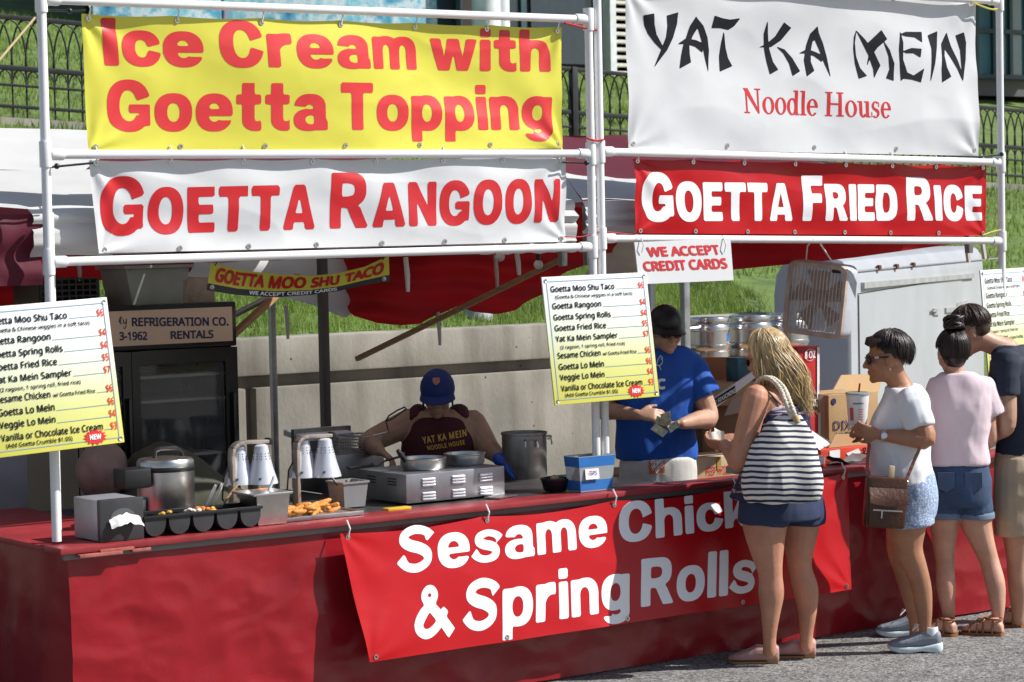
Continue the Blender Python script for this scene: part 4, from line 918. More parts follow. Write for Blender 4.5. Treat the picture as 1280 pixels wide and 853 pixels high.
m.sheet(tarp, 40, 22); solo(m, 'tarp', mat('olive_cloth', (.055, .055, .035), .8, var=.2), 'dark olive cloth heaped over something behind the rice cooker', 'cloth', smooth=80)

# ------------------------------------------------------------------ back tables under the tent
def table(label, x0, x1, y0, y1, z, m_):
    t = thing('work_table', label, 'table', ((x0 + x1) / 2, (y0 + y1) / 2, 0), 0, 'work tables behind the counter')
    m = MB(); m.box(((x0 + x1) / 2, (y0 + y1) / 2, z - .02), (x1 - x0, y1 - y0, .04), bev=.004); m.build('tabletop', m_, t)
    for x in (x0 + .05, x1 - .05):
        for y in (y0 + .05, y1 - .05): m = MB(); m.box((x, y, (z - .04) / 2), (.04, .04, z - .04)); m.build('leg', M_dsteel, t)
    return t
table('black work table carrying the fryer and the olive cloth', -2.2, -.75, .80, 1.85, .82, M_dark)
table('black work table carrying the tall stock pot', PY(632, 600, .9).x, PY(632, 600, .9).x + .62, .74, 1.18, .84, M_dark)
table('low wooden table stacked with supply boxes behind the cashier', 1.05, 3.4, .72, 1.6, .80, M_wood)
table('low table holding the beer kegs by the concrete wall', PY(845, 447, 3.4).x, PY(1000, 447, 3.4).x, 3.2, 3.75, PY(900, 449, 3.4).z, M_wood)

# ------------------------------------------------------------------ goods along the counter
CZ = .888
def base(px, py): return PZ(px, py, CZ)
# napkin dispenser
b0 = PZ(124, 674, CZ); b1 = PZ(179, 668, CZ); y0 = .01
x0, x1 = PY(123, 650, y0).x, PY(178, 650, y0).x; h = PY(150, 623, y0).z - CZ; dpt = .23
t = thing('napkin_dispenser', 'black and grey napkin dispenser with a white napkin poking out', 'dispenser', ((x0 + x1) / 2, y0 + dpt / 2, CZ))
m = MB(); m.box(((x0 + x1) / 2, y0 + dpt / 2 + .012, CZ + h / 2), (x1 - x0 - .006, dpt, h - .006), bev=.006); m.build('body', mat('grey_metal_case', (.36, .36, .40), .35, .3), t)
m = MB(); m.box(((x0 + x1) / 2, y0, CZ + h / 2), (x1 - x0, .03, h), bev=.006); fp = m.build('face_plate', M_dark, t)
cx, cz = (x0 + x1) / 2 + .005, CZ + h * .50
m = MB(); m.prism([(cx + .062 * math.cos(q * math.pi / 12), y0 - .0165, cz + .05 * math.sin(q * math.pi / 12)) for q in range(13)], (0, .004, 0)); m.build('slot', mat('slot_grey', (.10, .105, .11), .4), fp)
m = MB(); m.sheet(lambda u, v: (cx - .07 + .145 * u, y0 - .022 - .035 * v * (1 - .3 * math.cos(u * 9)) - .004 * noi(u * 8, v * 5), cz + .006 + .02 * math.sin(u * 3.1) - .038 * v + .012 * noi(u * 6, v * 3, 2)), 18, 8); m.build('napkin', mat('white_paper', (.8, .78, .76), .85), t, 80)
# rice cooker
p = PY(195, 645, .45); r = 50 / 2 / 275 * 1.0 * 1.25; cx_, cy_ = PY(208, 630, .45).x, .45; r = (243 - 172) / 2 / .99 / 277
t = thing('rice_cooker', 'large round stainless steel rice cooker with black lid band and handles', 'cooker', (cx_, cy_, CZ))
zt = PY(208, 578, .45).z
m = MB(); m.lathe([(r * .96, .01), (r, .02), (r, zt - CZ - .035)], (cx_, cy_, CZ), 40); m.build('body', M_steel, t)
m = MB(); m.lathe([(r * 1.015, zt - CZ - .036), (r * 1.03, zt - CZ - .03), (r * 1.03, zt - CZ - .018), (r * 1.01, zt - CZ - .014)], (cx_, cy_, CZ), 40); m.build('band', M_black, t)
m = MB(); m.lathe([(r * 1.0, zt - CZ - .0139), (r * 1.0, zt - CZ + .006), (r * .93, zt - CZ + .018), (r * .3, zt - CZ + .028), (.002, zt - CZ + .03)], (cx_, cy_, CZ), 40); ld = m.build('lid', M_steel, t)
m = MB(); z = zt + .02; m.tube([(cx_ - .06, cy_ - .01, z), (cx_ - .055, cy_ - .01, z + .035), (cx_ - .03, cy_ - .01, z + .045), (cx_ + .05, cy_ - .01, z + .042), (cx_ + .08, cy_ - .01, z + .02), (cx_ + .085, cy_ - .01, z - .01)], .010, 8); m.build('handle', M_black, ld)
m = MB(); m.box((cx_ - r - .055, cy_ - .03, zt - .055), (.135, .12, .09), bev=.012); m.build('hinge_box', M_black, t)
m = MB(); m.box((cx_ - r - .02, cy_ - .02, CZ + .06), (.045, .06, .12), bev=.006); m.build('drip_bracket', M_dsteel, t)
# black condiment tray
y0 = -.01; x0, x1 = PY(180, 655, y0).x, PY(329, 640, y0).x; zt = CZ + .088
t = thing('condiment_tray', 'black compartment tray with round bottomed cups of toppings', 'tray', ((x0 + x1) / 2, y0 + .1, CZ))
m = MB(); m.box(((x0 + x1) / 2, y0 + .005, zt), (x1 - x0, .012, .014), bev=.003); m.box(((x0 + x1) / 2, y0 + .185, zt), (x1 - x0, .012, .014), bev=.003)
for x in (x0 + .006, x1 - .006): m.box((x, y0 + .095, zt), (.012, .17, .014), bev=.003)
m.box(((x0 + x1) / 2, y0 + .18, CZ + .045), (x1 - x0 - .02, .008, .085))
m.build('rim', M_black, t)
nc = 5; wc = (x1 - x0) / nc
for k in range(nc):
    xc = x0 + wc * (k + .5); m = MB()
    m.sheet(lambda u, v: (xc - math.cos(math.pi * u) * wc * .44, y0 + .008 + .17 * v, zt - .006 - .078 * math.sin(math.pi * u) ** .7), 14, 3)
    for y in (y0 + .008, y0 + .178):
        m.add([(xc - math.cos(math.pi * u / 14) * wc * .44, y, zt - .006 - .078 * math.sin(math.pi * u / 14) ** .7) for u in range(15)], [tuple(range(15))])
    m.build('cup', M_dark, t, 60)
rs = random.Random(3)
FOODC = [mat('topping_yellow', (.65, .38, .05), .6), mat('topping_white', (.75, .70, .60), .6), mat('topping_orange', (.62, .20, .03), .6)]
for j, (xx, n) in enumerate(((.22, 3), (.47, 6), (.55, 5), (.62, 3))):
    m = MB()
    for k in range(n): m.ell((x0 + (x1 - x0) * xx + rs.uniform(-.025, .025), y0 + rs.uniform(.03, .09), zt + rs.uniform(-.004, .012)), (rs.uniform(.010, .018), .012, .009), Matrix.Rotation(rs.uniform(0, 3), 3, 'Z'), 8, 5)
    m.build('topping', FOODC[j % 3], t, label=['yellow topping', 'white topping', 'orange topping', 'yellow topping'][j])
# tongs standing in the tray
for k, (pa, pb, Y, lb) in enumerate((((257, 636), (270, 606), .18, 'left steel tong standing in the black condiment tray'), ((265, 638), (278, 604), .16, 'right steel tong standing in the black condiment tray'))):
    m = MB(); m.bar(PY(*pa, Y), PY(*pb, Y), .018, .006); solo(m, 'tongs', M_steel, lb, 'tongs', 'tongs in the tray')
m = MB(); m.tube([PY(280, 628, .2), PY(297, 606, .22)], .006, 6); solo(m, 'wooden_stick', M_wood, 'thin wooden stick leaning behind the condiment tray', 'stick')
# steel food pan with lid and spoon
y0 = .0; x0, x1 = PY(320, 640, y0).x, PY(364, 640, y0).x; zt = PY(342, 617, y0).z
t = thing('food_pan', 'square stainless steel food pan with a lid and a spoon handle', 'pan', ((x0 + x1) / 2, y0 + .08, CZ))
m = MB(); w2 = (x1 - x0) / 2; xm_ = (x0 + x1) / 2
m.rings([[(xm_ + sx * w2 * k, y0 + .08 + sy * .085 * k, z) for sx, sy in ((-1, -1), (1, -1), (1, 1), (-1, 1))] for k, z in ((.78, CZ + .003), (.82, CZ + .01), (.94, zt - .012), (.96, zt - .008))]); m.build('body', M_steel, t)
m = MB(); m.box((xm_ - .01, y0 + .08, zt), (w2 * 2.25, .20, .012), bev=.004); m.build('lid', M_steel, t)
m = MB(); m.tube([(xm_ + .01, y0 + .06, zt), (xm_ + .03, y0 + .05, zt + .055), (xm_ + .035, y0 + .05, zt + .07)], .007, 6); m.build('spoon_handle', mat('white_handle', (.7, .7, .7), .4), t)
# heat lamps
def heat_lamp(label):
    t = thing('heat_lamp', label, 'heat lamp', (0, 0, 0), 0, 'heat lamps over the fried food')
    hh = .355
    m = MB(); pts = [(0, 0, 0), (0, 0, hh - .06), (.006, 0, hh - .025), (.03, 0, hh - .006), (.06, 0, hh), (.190, 0, hh - .004)]
    prev = None
    for p_, q_ in zip(pts[:-1], pts[1:]): m.bar(p_, q_, .016, .045, (0, 1, 0))
    m.build('stand', mat('tan_metal_stand', (.40, .35, .31), .4, .6), t, local=True)
    m = MB(); m.box((0, .03, .006), (.12, .20, .012), bev=.003); m.build('base', M_dsteel, t, local=True)
    m = MB(); m.box((.198, 0, hh - .004), (.018, .05, .030), bev=.004); m.build('end_cap', M_black, t, local=True)
    for x, y in ((.055, .03), (.140, -.03)):
        m = MB(); m.lathe([(.020, -.004), (.031, -.010), (.035, -.04), (.054, -.115), (.070, -.165), (.074, -.182), (.070, -.182), (.052, -.115), (.02, -.03)], (x, y, hh - .01), 28); sh = m.build('lamp_shade', M_lampsh, t, local=True)
        m = MB()
        for ring_, rr in ((-.044, .0362), (-.056, .0393), (-.068, .0424)):
            for k in range(12): a = k * math.pi / 6; m.ell((x + rr * math.cos(a), y + rr * math.sin(a), hh - .01 + ring_), (.0028, .0028, .0028), None, 6, 4)
        m.build('vent_holes', M_black, sh, local=True)
        m = MB(); m.ell((x, y, hh - .155), (.026, .026, .03)); m.build('bulb', M_bulb, t, local=True)
        m = MB(); m.box((x - .040, y - .056, hh - .165), (.022, .006, .009), Matrix.Rotation(.6, 3, 'Z')); m.build('badge', M_black, sh, local=True)
    m = MB(); m.tube([(.0, .02, .03), (-.03, .04, .1), (-.025, .03, .2), (.0, .012, hh - .1)], .004, 6); m.build('cord', M_black, t, local=True)
    return t
M_lampsh = mat('lamp_aluminium', (.66, .68, .73), .36, .35, var=.06)
M_bulb = mat('warm_lit_bulb', (1, .45, .12), .3, emit=6., emitcol=(1, .38, .08))
h0 = heat_lamp('double cone heat lamp above the steel food pan'); p = PZ(291, 643, CZ); q = PY(290, 600, .28); h0.location = (q.x, .28, CZ)
q = PY(371, 600, .33); dup(h0, (q.x, .33, CZ), 0, 'double cone heat lamp shining on the fried spring rolls')
# tray of fried rolls
y0 = .05; x0, x1 = PY(350, 645, y0).x, PY(452, 637, y0).x
t = thing('food_tray', 'flat dark steel tray under the golden fried rolls', 'tray', ((x0 + x1) / 2, y0 + .14, CZ))
m = MB(); m.box(((x0 + x1) / 2, y0 + .14, CZ + .006), (x1 - x0, .30, .01), bev=.003)
for y in (y0 - .005, y0 + .285): m.box(((x0 + x1) / 2, y, CZ + .012), (x1 - x0, .012, .018), bev=.003)
for x in (x0, x1): m.box((x, y0 + .14, CZ + .012), (.012, .30, .018), bev=.003)
m.build('tray_pan', M_dsteel, t)
rs = random.Random(11); M_fried = mat('fried_crust', (.62, .24, .035), .55, var=.4, vscale=30, bump=.3, bscale=90)
for k in range(44):
    c = Vector((x0 + .03 + (x1 - x0 - .10) * rs.random(), y0 + .03 + .22 * rs.random(), CZ + .020 + .014 * rs.random() + (.016 if k > 30 else 0))); a = rs.uniform(-.9, .9); d = Vector((math.cos(a), math.sin(a) * .7, rs.uniform(-.15, .35))).normalized() * rs.uniform(.032, .055)
    m = MB(); m.tube([c - d, c - d * .8, c, c + d * .8, c + d], [.005, .010, .0115, .010, .005], 8); o = solo(m, 'fried_roll', M_fried, 'golden fried roll piled on the flat tray under the heat lamp', 'fried roll', 'fried rolls piled on the tray', 60)
# plastic tub with tongs
y0 = .30; p = PY(437, 640, y0); x0, x1 = PY(429, 630, y0).x, PY(461, 630, y0).x; xm_ = (x0 + x1) / 2; w2 = (x1 - x0) / 2
t = thing('plastic_tub', 'grey plastic tub with tong handles behind the fried rolls', 'tub', (xm_, y0 + .07, CZ))
m = MB(); m.rings([[(xm_ + sx * w2 * k, y0 + .07 + sy * .075 * k, z) for sx, sy in ((-1, -1), (1, -1), (1, 1), (-1, 1))] for k, z in ((.8, CZ + .004), (.96, CZ + .115), (1.04, CZ + .117), (1.04, CZ + .126), (.94, CZ + .126), (.78, CZ + .02))]); m.build('tub_body', mat('grey_tub', (.24, .24, .25), .4), t)
for k, (a, b) in enumerate((((432, 620), (414, 596)), ((436, 618), (433, 600)), ((440, 618), (448, 600)))):
    m = MB(); m.bar(PY(*a, y0 + .06), PY(*b, y0 + .05), .014, .005); m.build('tong_handle', M_steel if k == 0 else M_wood, t)
# hot plate with two pans
y0 = .20; x0, x1 = PY(508, 620, y0).x, PY(631, 600, y0).x; zt = PY(570, 588, y0).z; dpt = .42
t = thing('hot_plate', 'boxy stainless hot plate with louvred vents and two pans on it', 'stove', ((x0 + x1) / 2, y0 + dpt / 2, CZ))
t['label'] = 'boxy stainless hot plate with rows of white louvre vents'
m = MB(); m.box(((x0 + x1) / 2, y0 + dpt / 2, (zt + CZ) / 2 + .004), (x1 - x0, dpt, zt - CZ - .008), bev=.006); m.build('case', mat('grey_steel_case', (.30, .30, .32), .4, .85, var=.15), t)
for r_, pys in ((0, .70), (1, .25)):
    for c_ in (.22, .52, .80):
        m = MB()
        for k in range(3): m.box((x0 + (x1 - x0) * c_, y0 - .004, CZ + (zt - CZ) * pys + .014 * (k - 1)), (.075, .012, .008), Matrix.Rotation(.35, 3, 'X'), .002)
        m.build('louvre', mat('bright_louvre', (.72, .74, .78), .35, .2), t)
for k in range(2):
    m = MB()
    for q in range(3): m.box((x0 - .002, y0 + .12 + .18 * k, CZ + (zt - CZ) * .72 + .014 * (q - 1)), (.006, .07, .006))
    m.build('louvre', M_dark, t)
for (px0, px1, py, Y, lb) in ((502, 556, 587, .36, 'left shallow steel pan on the hot plate'), (556, 606, 585, .40, 'right shallow steel pan on the hot plate')):
    c = PY((px0 + px1) / 2, 580, Y); rr = (px1 - px0) / 2 / 250
    tt = thing('steel_pan', lb, 'pan', (c.x, Y, zt), 0, 'steel pans on the hot plate')
    m = MB(); m.lathe([(rr * .9, .002), (rr * .97, .012), (rr, .05), (rr * 1.05, .054), (rr * 1.05, .058), (rr * .97, .056), (rr * .9, .014), (.002, .012)], (c.x, Y, zt), 36, cap=False); m.build('bowl', M_steel, tt)
    m = MB(); m.lathe([(rr * .95, .040), (rr * .5, .047), (.002, .045)], (c.x, Y, zt), 24, cap=False); m.build('food', mat('dark_noodles', (.07, .035, .02), .6, var=.5, vscale=40, bump=.4), tt)
a = PY(500, 578, .34); m = MB(); m.tube([PY(508, 577, .36), PY(500, 567, .36), PY(497, 563, .36)], [.012, .014, .010], 8); solo(m, 'ladle_handle', M_black, 'black ladle handle resting over the rim of the left steel pan', 'ladle')
m = MB(); m.box(PY(492, 637, .12) + Vector((.02, 0, .003)), (.13, .05, .012), bev=.003); solo(m, 'yellow_strip', mat('yellow_plastic', (.65, .42, .02), .5), 'thin yellow plastic strip on the counter below the hot plate', 'strip')
# stock pot
c = PY(656, 590, .95); rr = 28.5 / 240; zb = .84; zt = PY(656, 541, .95).z
t = thing('stock_pot', 'tall battered aluminium stock pot with loop handles', 'pot', (c.x, .95, zb))
m = MB(); m.lathe([(rr * .96, .002), (rr, .015), (rr * 1.0, zt - zb - .01), (rr * 1.04, zt - zb - .006), (rr * 1.04, zt - zb + .004), (rr * .98, zt - zb + .004), (rr * .97, .02), (.002, .02)], (c.x, .95, zb), 44, cap=False); m.build('pot_body', mat('old_aluminium', (.44, .42, .40), .40, .9, var=.2, vscale=7), t)
for sx in (-.35, .93):
    d = Vector((sx, -math.sqrt(1 - sx * sx), 0)); e = Vector((-d.y, d.x, 0)); o = Vector((c.x, .95, zt - .035)) + d * rr
    m = MB(); m.tube([o - e * .035, o - e * .035 + d * .02, o - e * .035 + d * .024 - UP * .03, ], .005, 6); m.tube([o - e * .035 + d * .004, o - e * .03 + d * .022 + UP * .012, o + e * .03 + d * .022 + UP * .012, o + e * .035 + d * .004, o + e * .036 + d * .01 - UP * .035], .006, 6); m.build('handle', M_steel, t)
# fryer with wire baskets and a white lid
y0 = 1.44; x0, x1 = PY(408, 560, y0).x, PY(480, 560, y0).x; zt = PY(460, 566, y0).z
t = thing('deep_fryer', 'dark steel deep fryer behind the heat lamps', 'fryer', ((x0 + x1) / 2, y0 + .18, .82))
m = MB(); m.box(((x0 + x1) / 2, y0 + .18, (zt + .82) / 2), (x1 - x0, .36, zt - .82), bev=.006); m.build('case', M_dsteel, t)
m = MB(); m.box(((x0 + x1) / 2, y0 + .34, zt + .06), (x1 - x0, .03, .12)); m.build('splash_back', M_dsteel, t)
m = MB(); m.tube([((x0 + x1) / 2 - .05, y0, zt - .06), ((x0 + x1) / 2 - .05, y0 - .03, zt - .07), ((x0 + x1) / 2 + .1, y0 - .03, zt - .07), ((x0 + x1) / 2 + .1, y0, zt - .06)], .006, 6); m.build('rail', M_steel, t)
for k, (pa, pb, ph, lb) in enumerate((((414, 514), (438, 548), (0, 0), 'left wire fry basket resting on the fryer'), ((442, 512), (466, 545), (522, 466), 'right wire fry basket with its black loop handle raised'))):
    A, B = PY(pa[0], pa[1] + 14, y0 + .1), PY(pb[0], pb[1] + 6, y0 + .1); B.z = zt + .004; A.z = zt + .085
    tt = thing('fry_basket', lb, 'basket', ((A.x + B.x) / 2, y0 + .12, zt), 0, 'wire fry baskets')
    m = MB()
    for u in range(9):
        x = A.x + (B.x - A.x) * u / 8; m.tube([(x, y0 + .02, A.z), (x, y0 + .02, B.z), (x, y0 + .22, B.z), (x, y0 + .22, A.z)], .0022, 4)
    for v in range(6):
        z = B.z + (A.z - B.z) * v / 5; m.tube([(A.x, y0 + .02, z), (B.x, y0 + .02, z), (B.x, y0 + .22, z), (A.x, y0 + .22, z), (A.x, y0 + .02, z)], .0022 if v < 5 else .005, 4)
    m.build('mesh_body', M_steel, tt)
    if k == 1:
        pass
        m = MB(); m.tube([(B.x - .05, y0 + .02, A.z), PY(486, 540, y0 - .01), PY(482, 527, y0 - .03)], .005, 6); m.build('handle_rod', M_steel, tt)
        m = MB(); pts = [PY(x, y, y0 - .03) for x, y in ((482, 527), (486, 520), (497, 513), (506, 509), (508, 511), (500, 517), (490, 524), (482, 527))]; m.tube(pts, .0045, 6); m.build('handle', M_black, tt)
x = PY(418, 540, y0 + .2).x; m = MB(); m.box((x, y0 + .36, PY(418, 541, y0 + .36).z), (.33, .2, .035), Matrix.Rotation(.12, 3, 'X'), .01); solo(m, 'steamer_cover', mat('white_enamel', (.74, .74, .75), .3), 'white lid lying on top of the fryer behind the lamps', 'lid')
# black bowl and tips box
c = PZ(702, 615, CZ); t = thing('takeaway_bowl', 'small black plastic bowl holding a boiled egg, beside the tip box', 'bowl', (c.x, c.y + .05, CZ))
m = MB(); m.lathe([(.052, .002), (.058, .008), (.072, .058), (.077, .06), (.077, .066), (.070, .064), (.055, .012), (.002, .010)], (c.x, c.y + .05, CZ), 30, cap=False); m.build('bowl', M_black, t)
m = MB(); m.ell((c.x - .012, c.y + .04, CZ + .065), (.024, .022, .018)); m.build('egg', mat('brown_egg', (.55, .38, .22), .5), t)
for k in range(3):
    a = rs.uniform(0, 6.28); m = MB(); m.ell((c.x + .025 + .012 * math.cos(a), c.y + .05 + .02 * math.sin(a), CZ + .055), (.022, .016, .012)); m.build('food', mat('topping_brown', (.2, .08, .03), .6), t)
y0 = .02; x0, x1 = PY(724, 600, y0).x, PY(769, 590, y0).x; zt = PY(742, 570, y0).z; zb = CZ + .002
t = thing('tip_box', 'clear plastic tip box bound with bright blue tape', 'box', ((x0 + x1) / 2, y0 + .06, CZ))
m = MB(); xm_, w2 = (x0 + x1) / 2, (x1 - x0) / 2
m.rings([[(xm_ + sx * w2 * k, y0 + .06 + sy * .06 * k, z) for sx, sy in ((-1, -1), (1, -1), (1, 1), (-1, 1))] for k, z in ((.86, zb), (1.0, zt), (.97, zt), (.83, zb + .004))]); m.build('tub', mat('clear_plastic', (.50, .55, .58), .15, trans=.4), t)
M_tape = mat('blue_tape', (.03, .17, .50), .45)
for a, b in ((.04, .32), (.70, .98)):
    kk = lambda f: .86 + .14 * f + .012
    m = MB(); m.rings([[(xm_ + sx * w2 * kk(f), y0 + .06 + sy * .06 * kk(f), zb + (zt - zb) * f) for sx, sy in ((-1, -1), (1, -1), (1, 1), (-1, 1))] for f in (a, b)], cap=False); m.build('tape', M_tape, t)
m = MB(); m.box((xm_ - .035, y0 - .004, zb + (zt - zb) * .50), (.085, .003, .052), Matrix.Rotation(-.12, 3, 'X')); nt_ = m.build('note', M_ink_white, t)
m = MB(); flat_text(m, 'TIPS', Vector((xm_ - .06, y0 - .009, zb + (zt - zb) * .5 - .006)), Vector((1, 0, 0)), Vector((0, -.12, 1)).normalized(), (0, 0, .05, .022), .02, .08); m.build('lettering', mat('purple_ink', (.12, .03, .25), .5), nt_, 0)
m = MB(); m.box((PY(632, 625, .12).x, .16, CZ + .006), (.16, .09, .006), Matrix.Rotation(.4, 3, 'Z')); solo(m, 'foil_sheet', M_steel, 'crumpled foil sheet on the counter between hot plate and black bowl', 'foil')

# ------------------------------------------------------------------ supply boxes
def boxpx(x0p, x1p, ytp, ybp, Y, dpt):
    ym = (ytp + ybp) / 2; return PY(x0p, ym, Y).x, PY(x1p, ym, Y).x, PY((x0p + x1p) / 2, ybp, Y).z, PY((x0p + x1p) / 2, ytp, Y).z
def carton(label, px, Y, dpt, m_, name='cardboard_box', grp='supply boxes behind the counter', zb=None):
    x0, x1, z0, z1 = boxpx(*px, Y, dpt)
    if zb is not None: z0 = zb
    t = thing(name, label, 'box', ((x0 + x1) / 2, Y + dpt / 2, z0), 0, grp)
    m = MB(); m.box(((x0 + x1) / 2, Y + dpt / 2, (z0 + z1) / 2), (x1 - x0, dpt, z1 - z0), bev=.004); m.build('carton', m_, t)
    return t, x0, x1, z0, z1
def boxtext(t, s, q, Y, m_, off=.03, hv=None):
    V, F = hv if hv else text_mesh(s, off, .05); Q = [PY(a, b, Y) for a, b in q]; m = MB(); m.add([(Q[0] * (1 - c) + Q[2] * c) * d + (Q[1] * (1 - c) + Q[3] * c) * (1 - d) for c, d in V], F); m.build('lettering', m_, t, 0)
TZ = .80
t, x0, x1, z0, z1 = carton('tan cardboard box on the counter printed Keep Frozen in red', (870, 930, 571, 604), .76, .26, mat('pale_cardboard', (.50, .37, .24), .85), zb=.80)
boxtext(t, 'KEEP FROZEN', ((883, 584), (883, 595), (918, 581), (918, 592)), .756, M_ink_red, .006)
m = MB(); m.box(((x0 + x1) / 2 - .01,   .757, z1 - .035), (.03, .003, .07)); m.build('tape', mat('brown_tape', (.42, .27, .08), .3), t)
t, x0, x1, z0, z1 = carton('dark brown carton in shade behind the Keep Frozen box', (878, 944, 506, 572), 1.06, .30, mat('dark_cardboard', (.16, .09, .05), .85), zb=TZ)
zt1 = z1
t, x0, x1, z0, z1 = carton('open carton with a tall raised flap below the kegs', (872, 948, 480, 506), 1.0, .32, M_card, zb=zt1 + .002)
m = MB(); m.prism([PY(862, 497, 1.26), PY(944, 497, 1.26), PY(952, 446, 1.36), PY(876, 447, 1.36)], (0, .006, 0)); m.build('flap', mat('warm_cardboard', (.32, .13, .05), .85), t)
m = MB(); m.prism([PY(893, 497, .99), PY(945, 462, .99), PY(947, 470, .99), PY(893, 512, .99)], (0, .01, 0)); st_ = solo(m, 'label_strip', M_ink_white, 'slanting white strip with a black label reading Seasoning', 'label strip')
Q = [PY(893, 499, .984), PY(893, 508, .984), PY(919, 482, .984), PY(920, 493, .984)]
m = MB(); m.add([Q[0], Q[1], Q[3], Q[2]], [(0, 1, 2, 3)]); lb_ = m.build('label', M_ink_black, st_, 0)
V, F = text_mesh('2 SEASONING', .03, .05); m = MB(); m.add([((Q[0] * (1 - a) + Q[2] * a) * (.2 + .6 * b) + (Q[1] * (1 - a) + Q[3] * a) * (.8 - .6 * b)) + Vector((0, -.004, 0)) for a, b in V], F); m.build('lettering', M_ink_white, lb_, 0)
t, x0, x1, z0, z1 = carton('teal blue packet in the open carton beside the blonde hair', (922, 942, 447, 497), 1.10, .1, mat('teal_packet', (.01, .10, .18), .3), 'packet')
boxtext(t, 'IONS', ((925, 487), (926, 496), (936, 477), (937, 489)), 1.096, M_ink_black)
m = MB(); m.prism([PY(906, 520, .86), PY(926, 516, .86), PY(938, 488, .86), PY(914, 500, .86)], (0, .01, 0)); solo(m, 'cardboard_flap', mat('grey_cardboard', (.40, .30, .24), .85), 'pale loose cardboard flap above the dark brown carton', 'flap')
M_redbox = mat('red_printed_box', (.50, .02, .025), .4, var=.08)
t, x0, x1, z0, z1 = carton('lower red box of the stack behind the blonde hair', (998, 1029, 514, 580), 1.0, .3, M_redbox, 'printed_box', zb=TZ)
m = MB()
for a, b in (((1023, 516), (1026.5, 578)),): m.prism([PY(a[0], a[1], .996), PY(b[0], a[1], .996), PY(b[0], b[1], .996), PY(a[0], b[1], .996)], (0, .003, 0))
m.build('white_edge', M_ink_white, t); zt1 = z1
t, x0, x1, z0, z1 = carton('upper red box printed 8 oz, topmost of the stack behind the blonde hair', (997, 1025, 433, 513), 1.02, .28, M_redbox, 'printed_box', zb=zt1 + .002)
boxtext(t, '8 OZ', ((1006, 439.5), (1006, 449), (1019.5, 438), (1019.5, 447.5)), 1.013, M_ink_white, .025)
m = MB(); cR = PY(1012.5, 444, 1.015); rr = [cR + Vector((.034 * math.cos(k * .21), 0, .034 * math.sin(k * .21))) for k in range(31)]; m.tube(rr, .0018, 4); m.build('circle_mark', M_ink_white, t)
for k in range(4):
    c = PY(1000, 500, 1.015); m = MB(); m.tube([c + Vector(((.06 + .022 * k) * math.cos(a), 0, (.06 + .022 * k) * math.sin(a))) for a in [R(10 + 12 * q) for q in range(6)]], .0016, 4); m.build('arc_mark', mat('pale_red_ink', (.62, .2, .2), .4), t)
m = MB(); m.prism([PY(1012, 494, 1.015), PY(1024, 492, 1.015), PY(1024, 511, 1.015), PY(1012, 512, 1.015)], (0, .004, 0)); m.build('black_panel', M_ink_black, t); boxtext(t, 'IS', ((1016, 499), (1016, 508), (1022, 498), (1022, 507)), 1.012, M_ink_white)
m = MB(); m.prism([PY(1021.5, 434, 1.014), PY(1024.5, 434, 1.014), PY(1024.5, 512, 1.014), PY(1021.5, 512, 1.014)], (0, .002, 0)); m.build('white_edge', M_ink_white, t)
t, x0, x1, z0, z1 = carton('tan cardboard carton printed Dixie Ultra with an open flap', (1036, 1098, 492, 556), .95, .34, M_card, zb=TZ)
boxtext(t, 'DIXIE', ((1042, 527), (1042, 538), (1076, 524), (1076, 536.5)), .945, M_ink_navy, .004); boxtext(t, 'ULTRA', ((1045, 541), (1045, 549), (1073, 539), (1073, 547.5)), .945, M_ink_navy, .015)
m = MB(); m.lathe([(.018, 0), (.018, .003)], PY(1042, 502, .948), 20, (0, -1, 0)); m.build('round_mark', M_ink_navy, t)
m = MB(); m.prism([PY(1038, 494, 1.27), PY(1098, 492, 1.27), PY(1104, 467, 1.36), PY(1052, 469, 1.36)], (0, .006, 0)); m.build('flap', M_card, t)
m = MB(); m.prism([PY(1024, 554, 1.0), PY(1037, 552, .97), PY(1037, 494, .97), PY(1024, 493, 1.0)], (0, .01, 0)); m.build('flap', mat('pale_cardboard', (.50, .37, .24), .85), t)
# red tray box on the counter
M_orange = mat('orange_red_print', (.62, .06, .03), .4)
t, x0, x1, z0, z1 = carton('orange red printed box with a raised white lid on the counter end', (1026, 1086, 560, 583), .26, .28, M_orange, 'printed_box', zb=CZ)
m = MB(); m.prism([(x0, .27, z1), (x0 + (x1 - x0) * .98, .54, z1), (x0 + (x1 - x0) * .62, .56, z1 + .075), (x0 - .06, .30, z1 + .075)], (0, .004, 0)); m.build('lid', mat('grey_white_card', (.62, .60, .58), .8), t)
m = MB(); m.prism([(x0 + .10, .30, z1 + .003), (x1 - .005, .30, z1 + .003), (x1 - .07, .34, z1 + .065), (x0 + .19, .34, z1 + .07)], (0, .005, 0)); m.build('flap', M_cardin, t)
m = MB(); m.prism([PY(1037, 564, .256), PY(1050, 562, .256), PY(1050, 572, .256), PY(1037, 574, .256)], (0, .002, 0)); m.build('label', M_ink_white, t)
m = MB(); m.prism([PY(1058, 567, .256), PY(1073, 561, .256), PY(1076, 566, .256), PY(1070, 570, .256), PY(1061, 571, .256)], (0, .002, 0)); m.build('label', M_ink_white, t)
boxtext(t, '2', ((1078, 560), (1078, 569), (1083, 559), (1083, 568)), .254, M_ink_black)
c = PY(1020, 582, .10); m = MB(); m.box((c.x + .03, .14, CZ + .03), (.075, .10, .06), bev=.003); o = solo(m, 'small_box', M_orange, 'small red and white box on the counter beside the striped bag', 'box')
m = MB(); m.prism([PY(1023, 571, .085), PY(1031, 569, .085), PY(1031, 580, .085), PY(1023, 582, .085)], (0, .003, 0)); m.build('label', M_ink_white, o)
x0, x1 = PY(1046, 582, .10).x, PY(1085, 578, .10).x; m = MB()
